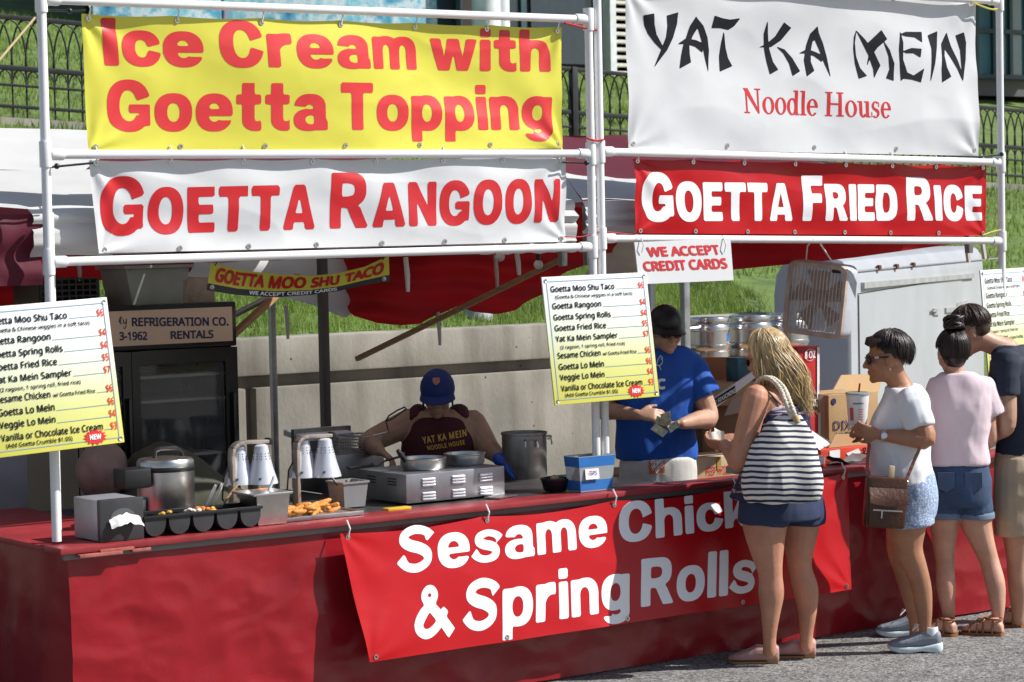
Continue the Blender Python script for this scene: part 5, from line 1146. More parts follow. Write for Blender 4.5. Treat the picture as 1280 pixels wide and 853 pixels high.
m.sheet(lambda u, v: (x0 + (x1 - x0) * u, .09 + .13 * v, CZ + .006 + .035 * (abs(u - .5) * 2) ** 2 + .01 * noi(u * 4, v * 3)), 16, 6); solo(m, 'food_boat', mat('grey_paper_tray', (.24, .21, .20), .7), 'grey paper food boat lying on the counter near the cup', 'paper tray', smooth=80)
# kegs
M_keg = mat('keg_steel', (.62, .61, .60), .25, 1., var=.15, vscale=5)
KY = 3.45; kz = PY(900, 447, KY).z
def keg(label):
    t = thing('beer_keg', label, 'keg', (0, 0, 0), 0, 'beer kegs on the low table'); r = .158; H = .285
    m = MB(); m.lathe([(r * .93, 0), (r * .97, .006), (r * .97, .05), (r * .93, .056), (r, .075), (r, .095), (r * .965, .10), (r * .965, .19), (r, .195), (r, .215), (r * .93, .235), (r * .6, .245), (.002, .247)], (0, 0, 0), 44); m.build('body', M_keg, t, local=True)
    m = MB(); m.lathe([(r * .93, .236), (r * .95, .24), (r * .95, H - .006), (r * .93, H), (r * .88, H - .004), (r * .88, .236)], (0, 0, 0), 44, cap=False); m.build('rim', M_keg, t, local=True)
    m = MB(); m.lathe([(.03, .246), (.03, .262), (.018, .264)], (0, 0, 0), 16); m.build('valve', M_steel, t, local=True)
    m = MB(); a0 = R(-105)
    V, F = text_mesh('M', .06, .08); m.add([(1.006 * r * .965 * math.cos(R(-62) + (a - .5) * .28), 1.006 * r * .965 * math.sin(R(-62) + (a - .5) * .28), .115 + .062 * b) for a, b in V], F); m.build('lettering', mat('blue_print', (.03, .16, .50), .4), t, 0, local=True)
    return t
cxs = [PY(px, 425, KY).x for px in (885, 938, 990, 1032)]
k0 = keg('steel keg with a blue letter M, nearest the tent leg'); k0.location = (cxs[0], KY, kz)
dup(k0, (cxs[1], KY, kz), R(25), 'steel keg behind the blonde hair, between two others'); dup(k0, (cxs[2], KY + .05, kz), R(200), 'steel keg half hidden under the hanging box fan')
# keg tap lever
m = MB(); m.tube([PY(860, 411, KY - .2), PY(872, 410, KY - .2), PY(875, 408, KY - .2)], [.012, .015, .010], 8); solo(m, 'tap_lever', M_steel, 'shiny steel tap lever in front of the keg by the tent leg', 'lever')
# hanging box fan
C0 = PY(1024.5, 374, .42); U0 = (RH * .86 - FH * .51).normalized(); N0 = (-FH * .86 - RH * .51).normalized()
rl = Matrix.Rotation(R(-7), 3, N0); U0 = rl @ U0; W0 = rl @ UP
fw, fh, fd = .362, .405, .14
t = thing('box_fan', 'dusty tan box fan with a wire grille hanging under the pipe', 'fan', C0 - W0 * fh / 2)
M_fanb = mat('dusty_fan_plastic', (.56, .44, .36), .6, var=.25, vscale=12); M_fanside = mat('pale_blue_grey_fan', (.50, .53, .58), .45)
M3 = Matrix((U0, -N0, W0)).transposed()
m = MB()
rr = lambda w, h, r: [(sx * (w - r) + r * math.cos(a), sz * (h - r) + r * math.sin(a)) for sx, sz, a0 in ((1, 1, 0), (-1, 1, 90), (-1, -1, 180), (1, -1, 270)) for a in [R(a0 + q * 22.5) for q in range(5)]]
oc, ic = rr(fw / 2, fh / 2, .045), rr(fw / 2 - .022, fh / 2 - .022, .035)
pt = lambda c, d: [C0 + U0 * a + W0 * b + N0 * d for a, b in c]
m.rings([pt(oc, -fd / 2), pt(oc, fd / 2 - .012), pt(rr(fw / 2 - .008, fh / 2 - .008, .04), fd / 2), pt(ic, fd / 2), pt(ic, -fd / 2), pt(oc, -fd / 2)], cap=False); m.build('housing', M_fanside, t, 50)
m = MB(); m.rings([pt(rr(fw / 2 + .001, fh / 2 + .001, .045), fd / 2 - .014), pt(rr(fw / 2 - .006, fh / 2 - .006, .04), fd / 2 + .003), pt(rr(fw / 2 - .026, fh / 2 - .026, .035), fd / 2 + .003), pt(rr(fw / 2 - .026, fh / 2 - .026, .035), fd / 2 - .014)], cap=False); m.build('bezel', M_fanb, t, 50)
for side, nm in ((1, 'front_grille'), (-1, 'rear_grille')):
    m = MB(); d = side * (fd / 2 - .006)
    for k in range(1, 16):
        x = -fw / 2 + .02 + (fw - .04) * k / 16; m.tube([C0 + U0 * x - W0 * (fh / 2 - .025) + N0 * d, C0 + U0 * x + W0 * (fh / 2 - .025) + N0 * d], .0030 if side > 0 else .0022, 5)
    for k in range(1, 24 if side > 0 else 8):
        z = -fh / 2 + .02 + (fh - .04) * k / (24 if side > 0 else 8); m.tube([C0 - U0 * (fw / 2 - .025) + W0 * z + N0 * (d - .006 * side), C0 + U0 * (fw / 2 - .025) + W0 * z + N0 * (d - .006 * side)], .0012, 4)
    m.build(nm, M_fanb if side < 0 else mat('bright_fan_wire', (.58, .52, .48), .4, .3), t)
m = MB(); m.lathe([(.045, -.02), (.05, 0), (.045, .03), (.02, .038)], C0, 20, N0); hb = m.build('hub', M_fanb, t)
for k in range(5):
    a = k * 2 * math.pi / 5 + .3; rad = U0 * math.cos(a) + W0 * math.sin(a); tan = -U0 * math.sin(a) + W0 * math.cos(a)
    m = MB(); m.sheet(lambda u, v: C0 + rad * (.04 + .115 * u) + tan * ((v - .5) * (.05 + .075 * u) + .02 * u) + N0 * ((v - .5) * .05), 8, 6); m.build('blade', M_fanb, t, 80)
m = MB(); m.box(C0 + W0 * (fh / 2 - .03) + U0 * (fw / 2 - .07) + N0 * (fd / 2 - .004), (.05, .012, .03), M3, .004); m.build('switch', M_black, t)
tp = C0 + W0 * fh / 2
m = MB(); m.tube([tp - U0 * .09 + N0 * .03, PY(1014, 308, .1) + Vector((0, .03, 0)), PY(1014, 303, .1) + Vector((0, -.02, .02))], .004, 6); m.tube([tp + U0 * .06, PY(1026, 306, .1), PY(1025, 296, .1)], .005, 6); m.build('hanging_cord', M_zip, t)

# bungee cords and ropes tying the banners to the pipes
def cord(label, pts, m_, r=.004, ball=None, name='bungee_cord', Y=.09):
    P = [PY(a, b, Y) for a, b in pts]; m = MB(); m.tube([Vector(q) for q in crm([list(p) for p in P], 4)] if len(P) > 2 else P, r, 6)
    if ball: m.ell(PY(*ball, Y - .02), (.013, .013, .013), None, 10, 6)
    return solo(m, name, m_, label, 'cord', 'cords tying the banners')
M_cordr = mat('red_cord', (.45, .02, .03), .6); M_cordy = mat('yellow_rope', (.62, .52, .08), .6)
cord('black ball bungee at the top corner of the yellow banner', [(48, 12), (90, 14), (107, 13)], M_black, .005, (87, 14))
cord('black ball bungee beside the left end of the Goetta Rangoon banner', [(55, 210), (75, 208), (116, 204)], M_black, .005, (71, 208))
cord('black ball bungee beside the right end of the Goetta Rangoon banner', [(703, 203), (730, 204), (743, 205)], M_black, .005, (733, 204))
cord('black ball bungee at the lower right corner of the noodle house banner', [(1224, 196), (1246, 194), (1256, 193)], M_black, .005, (1252, 193))
cord('red cord tied at the top right corner of the yellow banner', [(706, 29), (722, 33), (738, 37), (750, 38)], M_cordr, .006)
cord('thin red cord across both middle poles above the lower pipe', [(706, 296), (728, 296), (752, 290), (793, 294)], M_cordr, .003)
cord('red cord wound around the two middle poles below the yellow banner', [(734, 173), (744, 176), (754, 175)], M_cordr, .006, Y=.07)
cord('yellow rope from the top right corner of the noodle house banner', [(1196, -6), (1222, 6), (1240, 12), (1252, 10)], M_cordy, .005)
cord('yellow rope at the lower right corner of the red Fried Rice banner', [(1229, 294), (1240, 290), (1254, 287)], M_cordy, .004)
a, b = PY(44, 22, .1), PY(-60, 145, -1.2); m = MB(); m.tube([a, b], .005, 6); solo(m, 'guy_rope', mat('tan_rope', (.40, .30, .16), .8), 'tan guy rope slanting down from the left pole', 'rope')
# ------------------------------------------------------------------ people: one continuous body each, clothing and hair as parts
def limb(mb, pts, k=5, n=12, flat=False):
    """pts: (Vector, radius); rounded ends"""
    rows = crm([list(p) + [r] for p, r in pts], k); ps = [Vector(r[:3]) for r in rows]; rs = [max(.003, r[3]) for r in rows]
    d0 = (ps[0] - ps[1]).normalized(); d1 = (ps[-1] - ps[-2]).normalized()
    P = [ps[0] + d0 * rs[0] * .95, ps[0] + d0 * rs[0] * .6] + ps + [ps[-1] + d1 * rs[-1] * .6, ps[-1] + d1 * rs[-1] * .95]
    Q = [rs[0] * .3, rs[0] * .8] + rs + [rs[-1] * .8, rs[-1] * .3]
    if flat: P, Q = P[:-2], Q[:-2]
    mb.tube(P, Q, n)
def trunk(mb, rings, k=4, n=28, ex=2.3):
    """rings: (centre, half-width vector, half-depth vector)"""
    rows = crm([list(c) + list(a) + list(b) for c, a, b in rings], k); R_ = []
    for r in rows:
        c, a, b = Vector(r[:3]), Vector(r[3:6]), Vector(r[6:9]); ring_ = []
        for i in range(n):
            t = 2 * math.pi * i / n; x, y = math.cos(t), math.sin(t)
            ring_.append(c + a * math.copysign(abs(x) ** (2 / ex), x) + b * math.copysign(abs(y) ** (2 / ex), y))
        R_.append(ring_)
    mb.rings(R_)
def blend(mb, name, m, parent, vox=.007, it=5, disp=None, smooth=80, label=None):
    me = bpy.data.meshes.new(name); me.from_pydata(mb.v, [], mb.f)
    bm = bmesh.new(); bm.from_mesh(me); bmesh.ops.recalc_face_normals(bm, faces=bm.faces[:]); bm.to_mesh(me); bm.free()
    o = bpy.data.objects.new('tmp', me); COL.objects.link(o)
    q = o.modifiers.new('r', 'REMESH'); q.mode = 'VOXEL'; q.voxel_size = vox
    if it: q = o.modifiers.new('s', 'SMOOTH'); q.factor = .5; q.iterations = it
    dg = bpy.context.evaluated_depsgraph_get(); dg.update(); me2 = bpy.data.meshes.new_from_object(o.evaluated_get(dg))
    bpy.data.objects.remove(o); bpy.data.meshes.remove(me); me2.name = name
    inv = MW[parent.name].inverted(); nv = len(me2.vertices); co = np.zeros(nv * 3); me2.vertices.foreach_get('co', co); co = co.reshape(-1, 3)
    if disp is not None:
        no = np.zeros(nv * 3); me2.vertices.foreach_get('normal', no); no = no.reshape(-1, 3)
        dd = np.array([disp(Vector(c)) for c in co]); co = co + no * dd[:, None]
    t = inv.to_translation(); co = co + np.array(t); me2.vertices.foreach_set('co', co.ravel()); me2.materials.clear()
    return finish(me2, name, m, parent, smooth, label, recalc=False)
def folds(a=.006, f=9., g=3.):
    return lambda p: a * (noi(p.x * f, p.y * f, p.z * g) + .8 * (1 - 2 * abs(noi(p.x * g + 3, p.y * g, p.z * f))) + .4 * noi(p.x * 22, p.y * 22, p.z * 14))
class Fig:
    def __init__(s, name, label, O, fwd):
        s.O = Vector(O); s.F = (RH * fwd[0] + FH * fwd[1]).normalized(); s.L = Vector((-s.F.y, s.F.x, 0))
        s.T = thing(name, label, 'person', s.O); s.B = MB()
    def J(s, px, py, d=0.): return PD(px, py, s.O, d)
    def ring(s, px, py, w, dp, d=0., tilt=0.): return (s.J(px, py, d), s.L * w, s.F * dp + UP * tilt)
def head(B, c, F, U, s=1., neck=None, jaw=1., nr=.054):
    """skull, jaw, nose, lips, brow, ears; F faces the way the face looks"""
    F = F.normalized(); L = U.cross(F).normalized(); U = F.cross(L).normalized(); M = Matrix((L, F, U)).transposed()
    g = lambda x, y, z: c + (L * x + F * y + U * z) * s
    e = lambda p, r: B.ell(g(*p), [q * s for q in r], M, 18, 10)
    e((0, -.012, .030), (.074, .094, .088)); e((0, .022, -.030), (.062, .064, .080)); e((0, .045, -.062), (.046 * jaw, .042, .046)); e((0, .070, -.092), (.024 * jaw, .020, .020))
    for x in (-1, 1):
        e((x * .036, .058, -.030), (.026, .028, .030)); e((x * .030, .076, .022), (.026, .014, .010)); e((x * .074, -.004, -.008), (.010, .020, .031)); e((x * .079, -.010, .006), (.008, .014, .018))
        e((x * .012, .092, -.034), (.010, .011, .008)); e((x * .031, .079, .004), (.014, .011, .008))
    limb(B, [(g(0, .084, .014), .009 * s), (g(0, .096, -.010), .010 * s), (g(0, .106, -.030), .0125 * s)], 3)
    e((0, .086, -.0565), (.022, .011, .0058)); e((0, .084, -.067), (.020, .011, .0065))
    if neck is not None: limb(B, [(g(0, -.016, -.05), nr), (neck * .5 + g(0, -.02, -.06) * .5, nr * .97), (neck, nr * 1.12)], 3, 16)
    return g, M
def hand(B, w, d, n, side, curl=(.35, .5, .4), s=1., spread=.05, thumb=(.6, .75, .2)):
    """w wrist, d finger direction, n the way the palm faces, side: across-axis sign of the thumb"""
    d = d.normalized(); a = d.cross(n).normalized(); n = a.cross(d).normalized()
    rows = [(w, .025, .020), (w + d * .03 * s, .036, .017), (w + d * .065 * s, .041, .015), (w + d * .088 * s, .040, .011)]
    trunk(B, [(c, a * p * s, n * q * s) for c, p, q in rows], 3, 14, 2.2)
    for i, ln in enumerate((.9, 1.0, .95, .76)):
        x = (1.5 - i) * side; r = w + d * .082 * s + a * x * .0205 * s; q = (d + a * x * spread).normalized(); P = [(r - q * .012, .0095 * s), (r, .009 * s)]
        ang = 0
        for k, L_ in enumerate((.042, .027, .021)):
            ang += curl[k] * (1 + .08 * i); v = q * math.cos(ang) + n * math.sin(ang); r = r + v * L_ * ln * s; P.append((r, (.0085, .008, .0068)[k] * s))
        limb(B, P, 2, 8)
    r = w + d * .022 * s + a * side * .026 * s; v = (d * thumb[0] + a * side * thumb[1] + n * thumb[2]).normalized(); v2 = (d * .9 + a * side * .25 + n * thumb[2] * 1.3).normalized()
    limb(B, [(r - v * .01, .014 * s), (r + v * .03 * s, .0125 * s), (r + v * .035 * s + v2 * .022 * s, .0105 * s), (r + v * .035 * s + v2 * .046 * s, .008 * s)], 2, 8)
def footrings(B, heel, d, ln, z0=0., k=1., top=None, w=1.):
    """a foot or shoe upper: heel ground point, unit direction; k scales height"""
    a = Vector((-d.y, d.x, 0)); prof = top or ((0, .024, .050), (.10, .033, .078), (.25, .036, .085), (.42, .038, .072), (.60, .044, .052), (.78, .046, .038), (.92, .038, .030), (1.0, .020, .018))
    R_ = []
    for t, hw, h in prof:
        c = heel + d * ln * t; ring_ = []
        for i in range(16):
            th = 2 * math.pi * i / 16; x, z = math.cos(th), math.sin(th); zz = (z0 + (h * k) * .5) + (h * k) * .5 * math.copysign(abs(z) ** .7, z); ring_.append(c + a * hw * w * x + UP * zz)
        R_.append(ring_)
    B.rings(R_)
def sole(heel, d, ln, z0, z1, wk=1.08, nn=22):
    a = Vector((-d.y, d.x, 0)); out = []; prof = ((0, .020), (.03, .030), (.12, .035), (.3, .036), (.45, .037), (.62, .044), (.78, .047), (.9, .041), (.97, .028), (1.02, .012))
    l_ = [heel + d * ln * (t - .01) + a * hw * wk for t, hw in prof]; r_ = [heel + d * ln * (t - .01) - a * hw * wk for t, hw in prof]; P = l_ + r_[::-1]
    m = MB(); m.prism([p + UP * z0 for p in P], (0, 0, z1 - z0)); return m
def locks(c, M, rad, s, n, th1, face=.62, seed=0, r=.010, hang=None, axis=(0, -.25, 1), jit=.06, part=None, tip=.25, th0=.05, ear=0):
    """hair locks laid along the skull from the crown; hang(phi, j) -> list of world offsets after the skull"""
    rs = random.Random(seed); m = MB(); ax = Vector(axis).normalized(); e1 = Vector((1, 0, 0)); e1 = (e1 - ax * e1.dot(ax)).normalized(); e2 = ax.cross(e1)
    for i in range(n):
        phi = 2 * math.pi * (i + rs.random()) / n; lay = rs.uniform(.98, 1.06) + (.05 * rs.random() if i % 9 == 0 else 0); jj = jit * (3 if i % 9 == 0 else 1) * rs.uniform(-1, 1); P = []; tmax = th1 * rs.uniform(.88, 1.04); t0 = rs.uniform(th0, th0 + .35)
        for k in range(8):
            th = t0 + (tmax - t0) * k / 7; ph = phi + jj * math.sin(k * .8 + i)
            q = ax * math.cos(th) + (e1 * math.cos(ph) + e2 * math.sin(ph)) * math.sin(th)
            if q.y > face and q.z < .55: break
            if q.y > face - .15 and q.z < .1: break
            if ear and abs(q.x) > .55 and q.y > -.30 and q.z < ear: break
            P.append(c + M @ Vector((q.x * rad[0] * lay, q.y * rad[1] * lay, q.z * rad[2] * lay)) * s)
        if len(P) < 3: continue
        if hang and len(P) == 8: P += hang(phi, P[-1], rs, (e1 * math.cos(phi) + e2 * math.sin(phi)))
        nP = len(P); R_ = [r * s * (.75 + .25 * math.sin(math.pi * min(1, k / nP + .3))) * (1 if k < nP - 2 else tip + .35 * (nP - 1 - k)) for k in range(nP)]
        m.tube(P, R_, 5)
    return m
def skinmat(nm, c): 
    m_ = mat(nm, c, .48, var=.20, vscale=7, bump=.10, bscale=130); b = m_.node_tree.nodes['Principled BSDF']; b.inputs['Subsurface Weight'].default_value = .12; b.inputs['Subsurface Radius'].default_value = (.012, .005, .003); b.inputs['Subsurface Scale'].default_value = 1.; return m_
SK_fair = skinmat('sun_tanned_skin', (.50, .235, .145)); SK_tan = skinmat('deep_tan_skin', (.40, .185, .10)); SK_light = skinmat('light_skin', (.55, .30, .21)); SK_man = skinmat('warm_skin', (.48, .27, .18))
M_hblonde = mat('blonde_hair', (.52, .37, .18), .36, var=.62, vscale=30, stretch=(1, 1, .16), spec=.6)
M_hdark = mat('dark_brown_hair', (.018, .010, .008), .40, var=.7, vscale=34, stretch=(1, 1, .2), spec=.45)
M_hbrown = mat('brown_hair', (.045, .025, .015), .45, var=.5, vscale=40)
M_shade = mat('sunglass_lens', (.006, .005, .006), .06, spec=.8)
def glasses(T, g, s, frame_m, wrap=1.):
    m = MB()
    for x in (-1, 1):
        m.ell(g(x * .033, .086, .002), (.031 * s, .013 * s, .024 * s), GM(g), 16, 8)
    o = m.build('sunglasses', M_shade, T, 60)
    m = MB(); m.tube([g(-.012, .097, .008), g(0, .101, .010), g(.012, .097, .008)], .003 * s, 6)
    for x in (-1, 1): m.tube([g(x * .056, .080, .010), g(x * .070, .062, .012), g(x * .079, .03, .010), g(x * .082, -.004, .010)], .0042 * s, 6)
    m.build('frame', frame_m, o); return o
def GM(g):
    o = g(0, 0, 0); return Matrix(((g(1, 0, 0) - o).normalized(), (g(0, 1, 0) - o).normalized(), (g(0, 0, 1) - o).normalized())).transposed()
def arm(B, sh, el, wr, r=(.058, .050, .047, .043, .040, .026)):
    m1 = sh.lerp(el, .5); m2 = el.lerp(wr, .35); limb(B, [(sh, r[0]), (m1, r[1]), (el, r[2]), (m2, r[3]), (wr, r[5])], 4)

# ================= blonde customer with the striped bag
p = Fig('person', 'blonde woman in a dark striped top and denim shorts handing over money', PZ(968, 829), (-.75, .66)); J = p.J
B = p.B
trunk(B, [p.ring(970, 478, .075, .060), p.ring(971, 486, .14, .075), p.ring(972, 496, .178, .090), p.ring(972, 520, .178, .112), p.ring(972, 545, .170, .118), p.ring(973, 575, .160, .112), p.ring(975, 600, .185, .135), p.ring(976, 625, .205, .155), p.ring(977, 648, .195, .145)])
for pts in ([((958, 625), .115, -.09), ((956, 655), .112, -.09), ((959, 690), .083, -.09), ((963, 718), .060, -.09), ((964, 742), .064, -.085), ((963, 768), .048, -.08), ((962, 795), .034, -.08), ((962, 815), .034, -.08)],
            [((998, 625), .110, .09), ((1000, 655), .100, .09), ((999, 685), .076, .09), ((1000, 710), .060, .09), ((1007, 738), .065, .085), ((1009, 765), .048, .08), ((1008, 792), .034, .08), ((1008, 810), .034, .08)]):
    limb(B, [(J(x, y, d), r) for (x, y), r, d in pts], 4, 16)
FhB = (RH * -.80 + FH * .52 - UP * .30).normalized(); hc = J(958, 446, .02); g, M = head(B, hc, FhB, UP, 1.02, J(968, 480, 0))
arm(B, J(945, 497, -.15), J(925, 575, -.19), J(905, 556, .12), (.066, .062, .056, .050, .04, .030))
arm(B, J(1000, 495, .14), J(965, 560, .30), J(912, 548, .30), (.060, .054, .048, .042, .04, .027))
dh = (RH * -.9 + FH * .5 + UP * .05); hand(B, J(906, 556, .13), dh, (FH * .6 + RH * .2 + UP * .7), 1, (.5, .6, .5), .95); hand(B, J(914, 548, .29), RH * -.95 - FH * .1 - UP * .1, (-FH * .5 + UP * .6), -1, (.5, .6, .5), .95)
dL = (RH * -.98 + FH * .12).normalized(); hl, hr = PZ(974, 829), PZ(1020, 822)
footrings(B, hl + UP * .012, dL, .20, .02, .72, w=.85); footrings(B, hr + UP * .012, dL, .20, .02, .72, w=.85)
blend(B, 'body', SK_fair, p.T, .0065, 4)
# top: loose camisole
M_cam = mat('striped_camisole', (.02, .02, .035), .7)
_n, _b = nodes_of(M_cam); _tc = _n.nodes.new('ShaderNodeTexCoord'); _mp = _n.nodes.new('ShaderNodeMapping'); _mp.inputs['Scale'].default_value = (2.2, 2.2, 26); _n.links.new(_tc.outputs['Object'], _mp.inputs[0])
_no = _n.nodes.new('ShaderNodeTexNoise'); _no.inputs['Scale'].default_value = 1.6; _no.inputs['Detail'].default_value = 5; _no.inputs['Roughness'].default_value = .7; _n.links.new(_mp.outputs[0], _no.inputs['Vector'])
_cr = _n.nodes.new('ShaderNodeValToRGB'); _cr.color_ramp.interpolation = 'CONSTANT'; E_ = _cr.color_ramp.elements; E_[0].color = (.012, .012, .022, 1); E_[1].position = .60; E_[1].color = (.45, .45, .48, 1)
for ps, c in ((.40, (.016, .03, .14, 1)), (.445, (.012, .012, .022, 1)), (.565, (.20, .04, .24, 1)), (.585, (.012, .012, .022, 1)), (.655, (.012, .012, .02, 1))): e = E_.new(ps); e.color = c
_n.links.new(_no.outputs['Fac'], _cr.inputs[0]); _n.links.new(_cr.outputs[0], _b.inputs['Base Color'])
S = MB(); trunk(S, [p.ring(973, 507, .150, .118, .0), p.ring(973, 520, .180, .126), p.ring(973, 548, .184, .135), p.ring(972, 580, .196, .150), p.ring(970, 605, .228, .185), p.ring(969, 620, .238, .205)])
sh_ = blend(S, 'camisole', M_cam, p.T, .008, 4, folds(.010, 6, 2))
for a, b_, c in (((1006, 478, .10), (1000, 492, .03), (994, 508, -.06)), ((946, 482, -.14), (958, 488, -.15), (976, 506, -.14))):
    m = MB(); m.tube([J(*a), J(*b_), J(*c)], .0045, 6); m.build('strap', mat('black_strap', (.012, .012, .015), .6), p.T)
# denim shorts
def denim(nm, c): return mat(nm, c, .85, var=.35, vscale=7, bump=.25, bscale=220)
M_denim = denim('dark_denim', (.022, .035, .085))
S = MB(); trunk(S, [p.ring(975, 590, .182, .135), p.ring(976, 612, .215, .172), p.ring(976, 632, .222, .184), p.ring(976, 648, .212, .178)])
limb(S, [(J(958, 628, -.09), .124), (J(955, 642, -.09), .130), (J(954, 655, -.09), .131)], flat=True); limb(S, [(J(1000, 628, .09), .120), (J(1001, 642, .09), .124), (J(1001, 655, .09), .122)], flat=True)
blend(S, 'shorts', M_denim, p.T, .008, 3, folds(.004, 10, 5))
# shoes
M_pink = mat('dusty_pink_leather', (.50, .27, .25), .5, var=.1); M_heel = mat('stacked_wood_heel', (.36, .19, .08), .6, var=.3, vscale=40, stretch=(1, 1, 8))
for h_ in (hl, hr):
    m = MB(); footrings(m, h_ + UP * .0, dL, .245, .012, 1., ((0, .026, .075), (.06, .036, .090), (.2, .040, .082), (.33, .042, .080), (.45, .046, .084), (.6, .049, .064), (.78, .047, .046), (.92, .034, .034), (1.03, .012, .020)))
    o = blend(m, 'shoe', M_pink, p.T, .004, 2)
    m = MB(); m.box(h_ + dL * .032 + UP * .017, (.058, .056, .034), Matrix((dL, Vector((-dL.y, dL.x, 0)), UP)).transposed(), .006); m.build('heel', M_heel, o)
    sole(h_ + dL * .06, dL, .19, .002, .012, .95).build('sole', M_heel, o)
# hair
def hangB(phi, e, rs, q):
    w = rs.uniform(0, 6); out = []; 
    ln = rs.uniform(.16, .33); back = Vector(); dirp = (e - hc); dirp.z = 0
    tgt = J(1000 + rs.uniform(-38, 20), 500 + rs.uniform(-12, 22), rs.uniform(-.10, .02)); tgt.z = min(tgt.z, e.z - .10)
    for k in range(1, 8):
        t = k / 7; p_ = e.lerp(tgt, t) + (RH * math.sin(w + t * 9) + FH * math.cos(w + t * 8)) * .013 * t + Vector((dirp.x, dirp.y, 0)).normalized() * .035 * math.sin(math.pi * min(1, t * 1.2)); out.append(p_)
    return out
S = MB(); S.ell(hc + M @ Vector((0, -.026, .036)), (.084, .096, .092), M)
S2 = locks(hc + M @ Vector((0, -.012, .032)), M, (.088, .108, .100), 1.03, 1050, 1.75, .50, 3, .0031, hangB, (.10, -.1, 1), .12)
S.v, S.f = S.v, S.f; S.add(S2.v, S2.f); S.build('hair', M_hblonde, p.T, 80)
glasses(p.T, g, 1.02, mat('gold_frame', (.5, .4, .25), .3, .8))
# money in her hand
def bills(label, pts, m_, cat='money'):
    m = MB()
    for c, u, v, k in pts:
        n_ = u.cross(v).normalized(); m.sheet(lambda a, b: c + u * (a - .5) + v * (b - .5) + n_ * (.006 * math.sin(a * 5 + k)), 8, 3)
        m.sheet(lambda a, b: c + u * (a - .5) + v * (b - .5) + n_ * (.006 * math.sin(a * 5 + k) + .002), 8, 3)
    return solo(m, 'banknotes', m_, label, cat, smooth=80)
bills('white folded receipts and notes held by the blonde woman', [(J(893, 546, .18), RH * .055 + UP * .012, UP * .045 - RH * .01 + FH * .02, 0), (J(899, 544, .20), RH * .05 - UP * .02, UP * .05 + FH * .02, 2)], mat('paper_white_note', (.72, .72, .66), .8))
# striped bag
M_tote = mat('striped_canvas', (.8, .78, .72), .85)
_n, _b = nodes_of(M_tote); _tc = _n.nodes.new('ShaderNodeTexCoord'); _mp = _n.nodes.new('ShaderNodeMapping'); _mp.inputs['Rotation'].default_value = (.05, -.07, 0); _n.links.new(_tc.outputs['Object'], _mp.inputs[0])
_w = _n.nodes.new('ShaderNodeTexWave'); _w.bands_direction = 'Z'; _w.inputs['Scale'].default_value = 11.2; _w.inputs['Distortion'].default_value = 2.0; _w.inputs['Detail'].default_value = 1.5; _w.inputs['Detail Scale'].default_value = .8; _n.links.new(_mp.outputs[0], _w.inputs['Vector'])
_cr = _n.nodes.new('ShaderNodeValToRGB'); _cr.color_ramp.elements[0].position = .37; _cr.color_ramp.elements[0].color = (.018, .022, .06, 1); _cr.color_ramp.elements[1].position = .42; _cr.color_ramp.elements[1].color = (.72, .70, .64, 1)
_n.links.new(_w.outputs['Fac'], _cr.inputs[0]); _n.links.new(_cr.outputs[0], _b.inputs['Base Color'])
t = thing('tote_bag', 'navy and white striped canvas bag with rope handles on her shoulder', 'bag', J(978, 626, -.27))
aw = RH; ad = FH; S = MB()
trunk(S, [(J(988, 520, -.22), aw * .035, ad * .02), (J(985, 530, -.23), aw * .075, ad * .03), (J(980, 550, -.25), aw * .128, ad * .05), (J(977, 580, -.27), aw * .165, ad * .075), (J(977, 604, -.28), aw * .182, ad * .085), (J(978, 621, -.28), aw * .176, ad * .075), (J(978, 626, -.28), aw * .165, ad * .06)], 4, 30, 2.6)
blend(S, 'bag_body', M_tote, t, .007, 3, lambda q:   .020 * (noi(q.x * 5 + q.z, q.y * 5, q.z * 2.2) + .8 * (1 - 2 * abs(noi(q.x * 7, q.y * 7, q.z * 1.8 + 4)))))
M_rope = mat('cream_rope', (.66, .60, .48), .8, var=.3, vscale=60, bump=.5, bscale=120)
for q, dd in (((990, 524), -.24),):
    for o_ in (0, 1):
        P = [J(q[0] + o_ * 5, q[1], dd), J(983 + o_ * 5, 505, dd + .0), J(975 + o_ * 5, 486, -.17), J(963 + o_ * 4, 474, -.13), J(952 + o_ * 3, 473, -.09), J(944, 482, .0 if dd > -.2 else -.02)] if dd < -.2 else [J(958, 532, -.30), J(953, 515, -.20), J(948, 495, -.10), J(949, 480, -.06)]
        if dd > -.2 and o_: continue
        pp = [Vector(r) for r in crm([list(v) for v in P], 5)]; m = MB(); m.tube(pp, .011, 8)
        for k in range(0, len(pp) - 1): m.ell(pp[k], (.0135, .0135, .0135), None, 8, 5)
        m.build('rope_handle', M_rope, t)
m = MB(); m.tube([J(993, 520, -.245), J(997, 529, -.25)], [.020, .017], 10); m.build('knot', mat('tan_leather_tab', (.45, .30, .14), .6), t)

